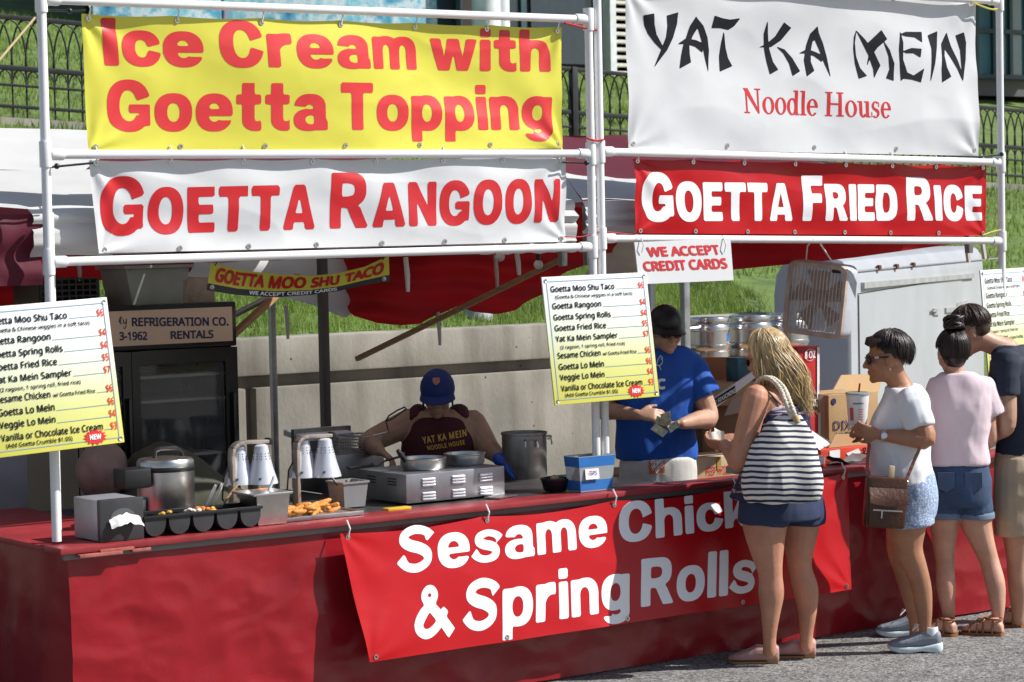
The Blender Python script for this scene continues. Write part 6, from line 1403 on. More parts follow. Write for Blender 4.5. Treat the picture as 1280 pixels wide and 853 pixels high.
# ================= woman in the white t-shirt with a cup
p = Fig('person', 'dark haired woman in a white t-shirt and sunglasses holding a paper cup', PZ(1148, 812), (-.97, .16)); J = p.J; B = p.B
trunk(B, [p.ring(1126, 484, .075, .062), p.ring(1130, 492, .15, .078), p.ring(1130, 503, .188, .095), p.ring(1127, 525, .185, .120), p.ring(1124, 545, .178, .132), p.ring(1127, 570, .172, .128), p.ring(1132, 595, .18, .130), p.ring(1137, 625, .19, .125), p.ring(1138, 648, .18, .115)])
for pts in ([((1137, 620), .105, -.09), ((1133, 658), .100, -.09), ((1135, 686), .076, -.09), ((1145, 711), .058, -.09), ((1152, 737), .052, -.085), ((1155, 764), .042, -.08), ((1156, 785), .032, -.08), ((1157, 800), .033, -.08)],
            [((1136, 620), .100, .09), ((1130, 658), .092, .10), ((1126, 688), .072, .13), ((1130, 712), .056, .16), ((1138, 740), .052, .19), ((1143, 766), .040, .22), ((1144, 784), .032, .23), ((1144, 795), .032, .23)]):
    limb(B, [(J(x, y, d), r) for (x, y), r, d in pts], 4, 16)
FhW = (RH * -.98 + FH * .10 - UP * .06).normalized(); hc = J(1109, 448, 0); g, M = head(B, hc, FhW, UP, 1.10, J(1127, 487, 0), nr=.058)
arm(B, J(1140, 503, -.165), J(1157, 549, -.23), J(1100, 544, -.20), (.062, .060, .052, .047, .04, .028))
arm(B, J(1125, 503, .16), J(1118, 550, .22), J(1082, 540, .06), (.058, .054, .048, .043, .04, .028))
hand(B, J(1098, 543, -.20), RH * -.95 + UP * .22 + FH * .15, FH * .8 - RH * .1 + UP * .2, 1, (.45, .7, .5), .98); hand(B, J(1083, 540, .06), RH * -.8 - FH * .5 + UP * .2, -FH * .8 - RH * .3, -1, (.5, .7, .5), .95)
dW = (RH * -1 + FH * .04).normalized(); hN, hF = PZ(1177, 815), PZ(1160, 795)
for h_ in (hN, hF): footrings(B, h_ + dW * .015 + UP * .02, dW, .22, .02, .8)
blend(B, 'body', SK_tan, p.T, .0065, 4)
M_wtee = mat('white_cotton', (.74, .75, .78), .85, var=.03, vscale=4, bump=.06, bscale=150)
S = MB(); trunk(S, [p.ring(1128, 484, .095, .080), p.ring(1131, 492, .158, .096), p.ring(1131, 503, .196, .112), p.ring(1127, 525, .200, .142), p.ring(1123, 545, .196, .152), p.ring(1125, 570, .190, .150), p.ring(1128, 592, .196, .152), p.ring(1130, 602, .198, .152)])
limb(S, [(J(1139, 501, -.15), .074), (J(1143, 515, -.185), .074), (J(1149, 534, -.205), .074)], 4, 16, flat=True); limb(S, [(J(1128, 501, .15), .074), (J(1124, 517, .185), .076), (J(1121, 532, .205), .080)], 4, 16, flat=True)
blend(S, 'shirt', M_wtee, p.T, .007, 3, folds(.011, 6, 3.5))
M_floral = mat('blue_floral_cotton', (.25, .34, .50), .85)
_n, _b = nodes_of(M_floral); _vo = _n.nodes.new('ShaderNodeTexVoronoi'); _vo.inputs['Scale'].default_value = 95; _tc = _n.nodes.new('ShaderNodeTexCoord'); _n.links.new(_tc.outputs['Object'], _vo.inputs['Vector'])
_cr = _n.nodes.new('ShaderNodeValToRGB'); E_ = _cr.color_ramp.elements; E_[0].position = .15; E_[0].color = (.60, .66, .74, 1); E_[1].position = .55; E_[1].color = (.22, .30, .46, 1); _n.links.new(_vo.outputs['Distance'], _cr.inputs[0]); _n.links.new(_cr.outputs[0], _b.inputs['Base Color'])
S = MB(); trunk(S, [p.ring(1134, 590, .186, .132), p.ring(1138, 615, .200, .138), p.ring(1139, 635, .195, .132), p.ring(1139, 645, .185, .125)])
limb(S, [(J(1138, 620, -.09), .110), (J(1137, 642, -.09), .116), (J(1138, 657, -.09), .120)], 4, 16, flat=True); limb(S, [(J(1136, 620, .09), .106), (J(1132, 640, .10), .108), (J(1131, 655, .105), .108)], 4, 16, flat=True)
blend(S, 'shorts', M_floral, p.T, .008, 3, folds(.005, 9, 5))
M_sneak = mat('grey_blue_mesh', (.23, .26, .31), .7, var=.2, vscale=25, bump=.3, bscale=200); M_wsole = mat('pale_foam_sole', (.62, .70, .74), .5)
for h_ in (hN, hF):
    m = MB(); footrings(m, h_ + dW * .005, dW, .265, .028, 1.0, ((0, .028, .072), (.07, .037, .090), (.2, .040, .092), (.34, .042, .088), (.46, .044, .074), (.62, .049, .056), (.78, .050, .045), (.92, .042, .036), (1.0, .024, .024)))
    o = blend(m, 'sneaker', M_sneak, p.T, .004, 2)
    S_ = MB(); a_ = Vector((-dW.y, dW.x, 0)); R_ = []
    for t_, hw, zl, zh in ((-.02, .014, .016, .046), (.02, .034, .003, .050), (.10, .042, .0, .048), (.25, .043, .004, .040), (.38, .042, .010, .036), (.5, .045, .006, .034), (.65, .051, .0, .034), (.8, .051, .002, .034), (.93, .042, .012, .036), (1.01, .020, .024, .040)):
        c = h_ + dW * .27 * t_; R_.append([c + a_ * hw * sx + UP * z for sx, z in ((-.86, zl), (-1, zl + .008), (-1.02, zh - .006), (-.9, zh), (.9, zh), (1.02, zh - .006), (1, zl + .008), (.86, zl))])
    S_.rings(R_); S_.build('sole', M_wsole, o, 60)
    m = MB(); m.tube([h_ + dW * .27 * t_ + a_ * s_ + UP * z for t_, s_, z in ((.30, -.044, .045), (.42, -.046, .075), (.50, -.044, .085))], .006, 6); m.tube([h_ + dW * .27 * t_ - a_ * .048 + UP * z for t_, z in ((.55, .042), (.65, .055), (.72, .05))], .005, 6); m.build('side_stripe', mat('teal_accent', (.10, .42, .36), .5), o)
    m = MB(); a_ = Vector((-dW.y, dW.x, 0))
    for k in range(4):
        t_ = .34 + .075 * k; c = h_ + dW * .27 * t_ + UP * (.112 - .011 * k - (.006 if k > 1 else 0)); m.tube([c - a_ * .032 - UP * .012, c + UP * .006, c + a_ * .032 - UP * .012], .0038, 5)
    c = h_ + dW * .27 * .36 + UP * .122; m.tube([c, c + dW * .03 + UP * .02 - a_ * .02, c + dW * .045 - a_ * .035 - UP * .02], .0032, 5); m.tube([c, c + dW * .02 + UP * .022 + a_ * .015, c + dW * .05 + a_ * .03 - UP * .005], .0032, 5)
    m.build('laces', M_ink_white, o)
    m = MB(); c = h_ + dW * .055; m.lathe([(.038, .085), (.040, .105), (.038, .128), (.034, .130)], c, 18, cap=False); m.build('sock', M_ink_white, p.T)
S = MB(); S.ell(hc + M @ Vector((0, -.026, .048)), (.090, .098, .094), M)
S2 = locks(hc + M @ Vector((0, -.016, .030)), M, (.092, .112, .106), 1.06, 760, 2.05, .56, 8, .0030, None, (0, -.15, 1), .07, ear=.12); S.add(S2.v, S2.f)
for k in range(16):
    a_ = (k - 7.5) / 8; c = hc + M @ Vector((a_ * .085, .055 - .03 * abs(a_), .115 - .02 * abs(a_))); S.tube([c, c + M @ Vector((.01 * a_, .040, -.008)), c + M @ Vector((.02 * a_, .052, -.035 - .01 * noi(k * .9)))], [.010, .010, .004], 6)
S.build('hair', M_hdark, p.T, 80)
glasses(p.T, g, 1.10, mat('dark_frame', (.02, .015, .015), .25))
m = MB(); m.box(g(.078, .052, .012), (.014, .022, .012), GM(g), .003); m.build('sunglass_hinge', M_steel, p.T); m = MB(); m.ell(g(.082, -.004, -.046), (.006, .006, .007)); m.build('earring', M_steel, p.T)
m = MB(); wv = (J(1098, 543, -.20) - J(1112, 545, -.21)).normalized(); m.lathe([(.031, -.009), (.033, -.008), (.033, .008), (.031, .009)], J(1104, 544.5, -.203), 18, wv, cap=False); wt = m.build('watch', M_steel, p.T)
m = MB(); m.lathe([(.001, .004), (.015, .004), (.016, 0)], J(1104, 544, -.203) - FH * .033, 14, -FH); m.build('dial', M_ink_white, wt)
t = thing('paper_cup', 'white paper cup with red print, a plastic lid and a red straw', 'cup', J(1073, 534, -.07))
cb, ct = J(1072, 533, -.08), J(1072, 493, -.08); ax_ = (ct - cb); hh = ax_.length
m = MB(); m.lathe([(.044, 0), (.046, .004), (.058, hh - .006), (.061, hh - .003), (.058, hh)], cb, 30, ax_); cup = m.build('cup', mat('paper_white', (.80, .79, .78), .5), t)
m = MB(); m.lathe([(.061, hh + .0005), (.063, hh + .001), (.062, hh + .008), (.052, hh + .011), (.002, hh + .011)], cb, 30, ax_); m.build('lid', M_cloud, t)
m = MB(); m.tube([ct - UP * .03, ct + UP * .055 + RH * .012], .0048, 8); m.build('straw', mat('red_straw', (.62, .03, .02), .4), t)
def oncup(u, v, o=.0012):
    r_ = .046 + .012 * v + o; th = u; return cb + ax_.normalized() * (hh * v) + (RH * math.sin(th) - FH * math.cos(th)) * r_
V, F = field_mesh([poly_segs(stroke([(0, 1), (.5, 0), (1, .9), (1.5, .1), (2, .9), (2.5, .1), (3, .9), (3.5, .2), (4, .8)], [.3] * 9, 60))], .12, 0, 2)
m = MB(); m.add([oncup(-.55 + .24 * a, .70 + .06 * b) for a, b in V], F); m.build('print', M_ink_navy, cup, 0)
m = MB(); m.sheet(lambda u, v: oncup(-.95 + .4 * u, .2 + .4 * v), 6, 6)
for k in range(5): m.sheet(lambda u, v: oncup(-.1 + .55 * u, .22 + .08 * k + .018 * v), 6, 1)
m.build('print', mat('cup_red_ink', (.60, .10, .10), .5), cup, 80)
M_lea = mat('brown_leather', (.070, .024, .010), .36, var=.35, vscale=9, bump=.15, bscale=60)
t = thing('shoulder_bag', 'small brown leather shoulder bag hanging at her hip', 'bag', J(1105, 662, -.26))
ux = (RH * .97 + FH * .10).normalized(); uy = Vector((-ux.y, ux.x, 0)); tl_ = Matrix((ux, uy, UP)).transposed() @ Matrix.Rotation(R(5), 3, 'Y'); bc = J(1106, 628, -.27)
m = MB(); m.box(bc, (.205, .085, .255), tl_, .018); m.build('pouch', M_lea, t)
m = MB(); m.box(bc + tl_ @ Vector((0, -.05, -.045)), (.185, .03, .15), tl_, .012); fp = m.build('front_pocket', M_lea, t)
m = MB(); m.sheet(lambda u, v: bc + tl_ @ Vector((-.098 + .196 * u, -.046 - .028 * math.sin(math.pi * (.5 + .5 * v)) - .004 - .012 * (1 - v), .075 - .075 * (1 - v) - .012 * math.sin(math.pi * u) * (1 - v))), 16, 8); m.build('flap', M_lea, t, 80)
m = MB(); m.box(bc + tl_ @ Vector((0, -.068, -.035)), (.15, .004, .007), tl_); m.box(bc + tl_ @ Vector((-.03, -.070, -.055)), (.008, .006, .04), tl_, .002); m.build('zip', M_steel, fp)
m = MB(); m.box(bc + tl_ @ Vector((.02, -.01, .15)), (.03, .012, .07), tl_, .003); m.build('cream_tab', mat('cream_leather', (.62, .50, .30), .6), t)
for P in ([bc + tl_ @ Vector((.098, 0, .11)), J(1143, 575, -.25), J(1150, 555, -.245), J(1144, 525, -.10), J(1138, 500, .0), J(1131, 488, .10)], [bc + tl_ @ Vector((-.09, 0, .11)), J(1084, 585, -.20), J(1086, 560, -.10), J(1092, 530, .02), J(1112, 500, .08), J(1128, 487, .11)]):
    pp = [Vector(v) for v in crm([list(v) for v in P], 4)]; m = MB()
    for a_, b_ in zip(pp[:-1], pp[1:]): m.bar(a_, b_, .004, .017, tuple(RH if abs((b_ - a_).normalized().dot(RH)) < .8 else FH))
    m.build('strap', mat('pinkish_strap', (.30, .12, .09), .5), t)
for dx in (-.09, .098):
    m = MB(); m.lathe([(.010, -.003), (.013, 0), (.010, .003)], bc + tl_ @ Vector((dx, -.012, .105)), 12, -FH); m.build('ring', M_steel, t)

# ================= woman in the pink t-shirt, seen from behind
p = Fig('person', 'woman seen from behind in a pale pink t-shirt with a hair bun', PZ(1212, 791), (.02, 1.0)); J = p.J; B = p.B
trunk(B, [p.ring(1195, 466, .07, .058), p.ring(1198, 474, .125, .070), p.ring(1200, 484, .165, .082), p.ring(1200, 505, .158, .098), p.ring(1200, 530, .142, .098), p.ring(1199, 555, .135, .095), p.ring(1198, 580, .150, .105), p.ring(1199, 605, .165, .118), p.ring(1199, 628, .160, .115)])
for pts in ([((1184, 605), .095, 0), ((1180, 645), .085, 0), ((1180, 675), .064, .01), ((1181, 702), .050, .01), ((1182, 730), .052, -.01), ((1184, 755), .040, -.01), ((1187, 778), .028, 0), ((1188, 790), .028, 0)],
            [((1213, 605), .095, 0), ((1218, 645), .088, 0), ((1227, 675), .066, 0), ((1236, 700), .052, 0), ((1244, 730), .053, -.03), ((1247, 757), .040, -.05), ((1247, 778), .028, -.05), ((1247, 790), .028, -.05)]):
    limb(B, [(J(x, y, d), r) for (x, y), r, d in pts], 4, 16)
hc = J(1191, 443, .03); FhP = (RH * -.10 + FH * .97 - UP * .2).normalized(); g, M = head(B, hc, FhP, UP, 1.0, J(1195, 470, 0), nr=.047)
arm(B, J(1170, 486, 0), J(1164, 545, .02), J(1172, 562, .26), (.048, .042, .038, .036, .03, .023)); arm(B, J(1232, 486, 0), J(1238, 548, .02), J(1228, 562, .28), (.048, .042, .038, .036, .03, .023))
for x in (1172, 1228): hand(B, J(x, 562, .27), FH + RH * (.2 if x < 1200 else -.3), -UP, 1 if x < 1200 else -1, (.3, .4, .3), .9)
dl, dr_ = (FH * .75 - RH * .66).normalized(), (RH * -.88 + FH * .45).normalized(); hl, hr = PZ(1194, 796), PZ(1254, 795)
footrings(B, hl, dl, .225, .014, .95, w=.95); footrings(B, hr, dr_, .225, .014, .95, w=.95)
blend(B, 'body', SK_light, p.T, .0065, 4)
M_pinktee = mat('pale_pink_cotton', (.70, .56, .60), .85, var=.04, vscale=4, bump=.06, bscale=150)
S = MB(); trunk(S, [p.ring(1195, 467, .085, .074), p.ring(1198, 474, .132, .084), p.ring(1200, 484, .172, .096), p.ring(1200, 505, .170, .112), p.ring(1200, 530, .156, .112), p.ring(1198, 555, .150, .110), p.ring(1198, 574, .158, .118), p.ring(1198, 580, .160, .120)])
limb(S, [(J(1172, 485, 0), .060), (J(1167, 503, .0), .059), (J(1164, 522, .01), .062)], 4, 16, flat=True); limb(S, [(J(1230, 485, 0), .060), (J(1236, 501, 0), .059), (J(1240, 517, .01), .062)], 4, 16, flat=True)
blend(S, 'shirt', M_pinktee, p.T, .007, 3, folds(.010, 4, 6))
M_denim2 = denim('mid_blue_denim', (.035, .065, .13))
S = MB(); trunk(S, [p.ring(1198, 576, .152, .108), p.ring(1198, 600, .170, .126), p.ring(1198, 622, .172, .128), p.ring(1199, 632, .160, .118)])
limb(S, [(J(1183, 608, 0), .100), (J(1180, 630, 0), .098), (J(1179, 643, 0), .096)], 4, 16, flat=True); limb(S, [(J(1214, 608, 0), .100), (J(1217, 630, 0), .098), (J(1219, 643, 0), .097)], 4, 16, flat=True)
sho = blend(S, 'shorts', M_denim2, p.T, .007, 3, folds(.004, 10, 6))
for x, r_ in ((1179, .0985), (1219.5, .1)):
    m = MB(); c0, c1 = J(x, 639, 0), J(x, 648, 0); m.lathe([(r_ * .93, 0), (r_, .003), (r_ * 1.01, .02), (r_ * .98, .034), (r_ * .92, .036)], c1, 30, c0 - c1, cap=False); m.build('cuff', mat('pale_denim_cuff', (.14, .19, .27), .85, bump=.2, bscale=200), sho, 60)
for x in (1183, 1217):
    m = MB(); c = J(x, 603, -.128); m.prism([c + RH * a + UP * b for a, b in ((-.045, .05), (.045, .05), (.045, -.03), (0, -.055), (-.045, -.03))], FH * .012); m.build('pocket', M_denim2, sho)
M_sandal = mat('tan_sandal_leather', (.26, .10, .035), .5)
def sandal(T, h_, d_):
    o = sole(h_, d_, .235, .0, .014, 1.02).build('sandal', M_sandal, T); a_ = Vector((-d_.y, d_.x, 0)); m = MB()
    for t_, h1, w_ in ((.55, .062, .046), (.72, .052, .049), (.42, .078, .042)): m.tube([h_ + d_ * .235 * t_ + a_ * w_ * math.cos(q * math.pi / 6) + UP * (.012 + h1 * math.sin(q * math.pi / 6)) for q in range(7)], .0065, 6)
    m.tube([h_ + d_ * .042 + a_ * .034 * math.cos(q * math.pi / 6) + d_ * .040 * math.sin(q * math.pi / 6) * (1) + UP * .088 for q in range(13)], .006, 6)
    m.tube([h_ + d_ * .045 + a_ * .036 + UP * .086, h_ + d_ * .05 + a_ * .038 + UP * .01], .006, 6); m.tube([h_ + d_ * .045 - a_ * .036 + UP * .086, h_ + d_ * .05 - a_ * .038 + UP * .01], .006, 6)
    m.build('straps', M_sandal, o)
sandal(p.T, hl, dl); sandal(p.T, hr, dr_)
S = MB(); S.ell(hc + M @ Vector((0, -.020, .034)), (.083, .096, .094), M); S.ell(hc + M @ Vector((0, -.036, -.018)), (.064, .066, .066), M)
S2 = locks(hc + M @ Vector((0, -.016, .030)), M, (.086, .104, .100), 1.0, 620, 1.98, .60, 31, .0024, None, (0, -.42, 1), .02, tip=.5, th0=.16, ear=.02); S.add(S2.v, S2.f)
bun = hc + M @ Vector((0, -.062, .158)); S.ell(bun, (.040, .040, .032))
for i in range(44):
    a_ = i * .62; r0 = .034 + .012 * math.sin(i * 1.7); P = [bun + M @ Vector((r0 * math.cos(a_ + k * .7) * 1.15, r0 * math.sin(a_ + k * .7), .032 * math.cos(i * .9 + k * .6))) for k in range(6)]; S.tube(P, [.004, .009, .010, .010, .009, .004], 6)
S.build('hair', M_hdark, p.T, 80)

# ================= man in navy, head bowed
p = Fig('person', 'bearded man in a navy t-shirt and khaki shorts bowing his head', PZ(1284, 780), (-.78, .62)); J = p.J; B = p.B
trunk(B, [p.ring(1268, 432, .080, .070), p.ring(1276, 440, .15, .085), p.ring(1283, 452, .205, .105), p.ring(1287, 480, .205, .120), p.ring(1289, 510, .190, .118), p.ring(1290, 540, .176, .115), p.ring(1290, 570, .178, .120), p.ring(1290, 600, .18, .125), p.ring(1290, 625, .172, .12)])
for x0_, d in ((1278, -.10), (1303, .10)): limb(B, [(J(x0_, 600, d), .105), (J(x0_, 640, d), .098), (J(x0_ + 2, 680, d), .072), (J(x0_ + 2, 705, d), .058), (J(x0_ + 4, 735, d), .058), (J(x0_ + 4, 760, d), .044), (J(x0_ + 3, 775, d), .036)], 4, 16)
FhM = (RH * -.84 + FH * .30 - UP * .50).normalized(); hc = J(1222, 414, -.02); g, M = head(B, hc, FhM, (UP + RH * -.35), 1.06, J(1268, 438, 0), 1.08, .060)
arm(B, J(1264, 455, -.18), J(1266, 530, -.20), J(1236, 556, .10), (.066, .060, .052, .050, .04, .030)); arm(B, J(1300, 455, .17), J(1292, 535, .26), J(1240, 552, .32), (.064, .058, .05, .046, .04, .030))
hand(B, J(1237, 556, .10), FH * .8 - RH * .5, UP, 1, (.6, .7, .5)); hand(B, J(1241, 552, .32), RH * -.8 + FH * .1, -UP * .6 - FH * .4, -1, (.6, .7, .5))
dM = (RH * -.85 + FH * .5).normalized(); hN, hF = PZ(1288, 784), PZ(1312, 778)
for h_ in (hN, hF): footrings(B, h_, dM, .26, .014, 1., w=1.1)
blend(B, 'body', SK_man, p.T, .0065, 4)
M_navy = mat('navy_cotton', (.012, .018, .038), .85, var=.1, bump=.06, bscale=150)
S = MB(); trunk(S, [p.ring(1270, 432, .098, .088), p.ring(1276, 440, .158, .098), p.ring(1283, 452, .212, .118), p.ring(1286, 480, .216, .136), p.ring(1288, 510, .204, .134), p.ring(1289, 540, .192, .132), p.ring(1289, 566, .192, .136), p.ring(1289, 572, .193, .137)])
limb(S, [(J(1265, 454, -.175), .080), (J(1263, 474, -.19), .078), (J(1263, 494, -.195), .080)], 4, 16, flat=True); limb(S, [(J(1300, 454, .165), .078), (J(1298, 474, .20), .076), (J(1296, 494, .215), .078)], 4, 16, flat=True)
blend(S, 'shirt', M_navy, p.T, .007, 3, folds(.006, 7, 4))
M_khaki = mat('khaki_cotton', (.40, .31, .21), .85, var=.1, bump=.1, bscale=150)
S = MB(); trunk(S, [p.ring(1290, 563, .192, .138), p.ring(1290, 580, .198, .144), p.ring(1290, 600, .198, .144), p.ring(1290, 620, .188, .135)])
for x0_, d in ((1278, -.10), (1303, .10)): limb(S, [(J(x0_, 588, d), .116), (J(x0_, 605, d), .116), (J(x0_ - 1, 640, d), .112), (J(x0_ - 1, 668, d), .108)], 4, 16, flat=True)
blend(S, 'shorts', M_khaki, p.T, .007, 3, folds(.006, 7, 3))
for h_ in (hN, hF): sandal(p.T, h_, dM)
S = MB(); S.ell(hc + M @ Vector((0, -.026, .052)), (.082, .094, .084), M); S.ell(hc + M @ Vector((0, -.046, .008)), (.074, .066, .076), M)
S2 = locks(hc + M @ Vector((0, -.014, .034)), M, (.086, .106, .100), 1.04, 760, 1.72, .60, 21, .0026, None, (0, -.3, 1), .10, ear=.02); S.add(S2.v, S2.f)
for k in range(40):
    r_ = random.Random(k); a_ = r_.uniform(-1, 1); c = hc + M @ Vector((a_ * .07, .075 - .03 * abs(a_) + r_.uniform(-.02, .01), .105)); S.tube([c - M @ Vector((0, .03, 0)), c, c + M @ Vector((a_ * .01, .022, .008))], [.007, .008, .003], 5)
S.build('hair', M_hbrown, p.T, 80)
S = MB(); rs = random.Random(4)
for k in range(340):
    a_ = rs.uniform(-1.25, 1.25); h_ = rs.uniform(0, 1); q = Vector((math.sin(a_) * (.066 - .012 * h_), .022 + math.cos(a_) * (.060 + .006 * h_), -.040 - .062 * h_ + .028 * abs(a_) * h_))
    if abs(a_) < .35 and h_ < .42: continue
    nrm = Vector((q.x, q.y - .01, -.03)).normalized(); c = hc + (M @ q) * 1.06; S.tube([c - M @ nrm * .004, c + M @ nrm * .007 - M @ Vector((0, 0, .005))], [.0046, .002], 4)
S.build('beard', mat('dark_beard', (.018, .011, .008), .6), p.T)
for x in (-1, 1):
    m = MB(); m.ell(g(x * .032, .079, .003), (.011, .011, .011), None, 12, 8); ey = m.build('eye', mat('eye_white', (.7, .68, .65), .2), p.T)
    m = MB(); m.ell(g(x * .032, .0865, -.001), (.005, .004, .005), None, 10, 6); m.build('iris', mat('dark_iris', (.03, .015, .01), .2), ey)
    m = MB(); m.tube([g(x * .016, .092, .020), g(x * .032, .093, .025), g(x * .050, .082, .019)], [.003, .0045, .002], 6); m.build('eyebrow', M_hbrown, p.T)

p.T.location -= RH * .035
# ================= cashier in the blue t-shirt counting money
CB = PY(826, 640, .80); CB.z = 0
p = Fig('person', 'cashier in a black cap and bright blue t-shirt counting banknotes', CB, (.10, -1.0)); J = p.J; B = p.B
trunk(B, [p.ring(834, 436, .082, .070), p.ring(832, 443, .15, .085), p.ring(828, 453, .205, .10), p.ring(822, 480, .205, .125), p.ring(820, 510, .195, .130), p.ring(819, 540, .190, .132), p.ring(819, 570, .190, .130), p.ring(820, 600, .195, .13), p.ring(820, 630, .18, .12)])
for s in (-1, 1):
    x0_ = 820 + s * 22; limb(B, [(J(x0_, 620, 0), .10), (J(x0_, 670, 0), .09), (J(x0_, 720, 0), .06), (J(x0_, 760, 0), .06), (J(x0_, 790, 0), .04)] , 4, 14)
    hq = J(x0_, 700, .03); hq.z = 0; limb(B, [(J(x0_, 790, 0), .04), (hq + UP * .08, .036)], 3); footrings(B, hq, -FH, .25, .01)
FhC = (RH * .30 - FH * .93 - UP * .16).normalized(); hc = J(832, 414, -.06); g, M = head(B, hc, FhC, UP, 1.02, J(833, 441, 0), 1.05, .060)
arm(B, J(868, 463, 0), J(886, 522, -.05), J(852, 530, -.30), (.064, .058, .054, .050, .04, .030)); arm(B, J(780, 463, 0), J(752, 512, -.06), J(798, 519, -.30), (.062, .056, .050, .046, .04, .029))
hand(B, J(851, 530, -.30), RH * -.95 - UP * .10 - FH * .15, UP * .7 + FH * .3, 1, (.35, .5, .4)); hand(B, J(799, 519, -.31), RH * .95 + UP * .02 - FH * .2, -UP * .5 + FH * .8, 1, (.55, .6, .4))
blend(B, 'body', SK_man, p.T, .0065, 4)
M_btee = mat('royal_blue_cotton', (.008, .085, .42), .8, var=.08, bump=.06, bscale=150)
S = MB(); trunk(S, [p.ring(834, 435, .096, .085), p.ring(832, 442, .160, .098), p.ring(828, 452, .214, .114), p.ring(822, 480, .218, .142), p.ring(820, 510, .212, .150), p.ring(819, 540, .212, .152), p.ring(819, 566, .216, .152), p.ring(819, 573, .218, .153)])
limb(S, [(J(866, 461, 0), .078), (J(874, 478, -.01), .078), (J(882, 494, -.02), .082)], 4, 16, flat=True); limb(S, [(J(782, 461, 0), .078), (J(773, 478, -.01), .078), (J(765, 494, -.02), .080)], 4, 16, flat=True)
def slump(q): return folds(.012, 5, 4)(q)
shirt = blend(S, 'shirt', M_btee, p.T, .007, 3, slump)
def on_front(pts, obj_T, name, m_, parent, depth0=-.40, label=None):
    return None
def project(V, F, quad, fig, target, m_, name, parent, lift=.004):
    """lettering laid on a garment: each point is dropped from in front onto the garment's surface"""
    from mathutils.bvhtree import BVHTree
    me = target.data; off = MW[target.name].to_translation(); bv = BVHTree.FromPolygons([v.co + off for v in me.vertices], [tuple(q.vertices) for q in me.polygons])
    m = MB(); pts = []
    for a, b in V:
        px = (quad[0][0] * (1 - a) + quad[2][0] * a) * b + (quad[1][0] * (1 - a) + quad[3][0] * a) * (1 - b); py = (quad[0][1] * (1 - a) + quad[2][1] * a) * b + (quad[1][1] * (1 - a) + quad[3][1] * a) * (1 - b)
        s0 = fig.J(px, py, -.6); h_ = bv.ray_cast(s0, FH); pts.append((h_[0] if h_[0] is not None else fig.J(px, py, -.14)) - FH * lift)
    m.add(pts, F); return m.build(name, m_, parent, 80)
V, F = text_mesh('FC', .05, .04); project(V, F, ((818, 481), (818, 495), (839, 480), (839, 494)), p, shirt, M_ink_white, 'lettering', shirt)
st = [stroke([(.2, 0), (.1, .3), (.35, .5), (.6, .45), (.75, .2)], [.05] * 5), stroke([(.35, .5), (.5, .8), (.75, 1), (.8, .75)], [.05] * 4), stroke([(.6, .45), (.85, .6), (.9, .95)], [.05] * 3)]
V, F = field_mesh([poly_segs(q) for q in st], .03, 0, 2); project(V / V.max(0), F, ((822, 452), (822, 476), (836, 450), (836, 474)), p, shirt, M_ink_white, 'emblem', shirt)
M_apron = mat('white_apron', (.60, .58, .54), .85, var=.1, bump=.1, bscale=100)
S = MB(); trunk(S, [p.ring(822, 571, .205, .158), p.ring(822, 582, .210, .163), p.ring(822, 612, .212, .165), p.ring(822, 622, .205, .162)]); ap = blend(S, 'apron', M_apron, p.T, .008, 2, folds(.005, 7, 3))
S = MB(); trunk(S, [p.ring(820, 600, .20, .145), p.ring(820, 640, .19, .135)]); 
for s in (-1, 1): limb(S, [(J(820 + s * 22, 640, 0), .112), (J(820 + s * 22, 700, 0), .085), (J(820 + s * 22, 780, 0), .07)], 3, 14, flat=True)
blend(S, 'trousers', M_dark, p.T, .01, 2)
V, F = field_mesh([poly_segs(bxs(0, 0, 1, 1))], .08, 0, 2); project(V, F, ((817, 578), (817, 603), (837.5, 576), (837.5, 602)), p, ap, mat('orange_print', (.62, .16, .04), .6), 'emblem', ap)
for s, q in (('THE', ((818.5, 588), (821, 592), (824, 581), (826, 585))), ('HOME', ((819.5, 593), (822.5, 599), (833, 579), (836, 585))), ('DEPOT', ((825, 598), (827, 602.5), (835.5, 587), (837, 592)))):
    V, F = text_mesh(s, .05, .06); project(V, F, q, p, ap, M_ink_white, 'lettering', ap, .007)
S = MB(); rad = Vector((.087, .108, .090)); cc = hc + M @ Vector((0, -.008, .060))
S.rings([[cc + M @ Vector((rad.x * 1.02 * math.cos(a_) * math.cos(t_), rad.y * 1.02 * math.sin(a_) * math.cos(t_), rad.z * 1.05 * math.sin(t_) - .01)) for a_ in [2 * math.pi * k / 28 for k in range(28)]] for t_ in [R(q) for q in (-15, -5, 5, 20, 38, 55, 72, 86)]]); cap = S.build('cap', M_black, p.T, 60)
def brim(cc, M, m_, parent, ln=.075, w=1.0, droop=.025):
    m = MB()
    for dz in (0, -.004):
        def f(u, v):
            a_ = (u - .5) * 2.7; q = Vector((rad.x * 1.03 * math.sin(a_), rad.y * 1.03 * math.cos(a_), -.022 + dz)); o = Vector((.35 * math.sin(a_), math.cos(a_ * .9), 0)) * ln * max(.05, math.cos(a_ * 1.05)); return cc + M @ (q * (.93 + .07 * v) + o * v + Vector((0, 0, -droop * v - .016 * v * (2 * (u - .5)) ** 2)))
        m.sheet(f, 22, 7)
    return m.build('brim', m_, parent, 80)
brim(cc, M, M_black, cap); glasses(p.T, g, 1.02, M_black)
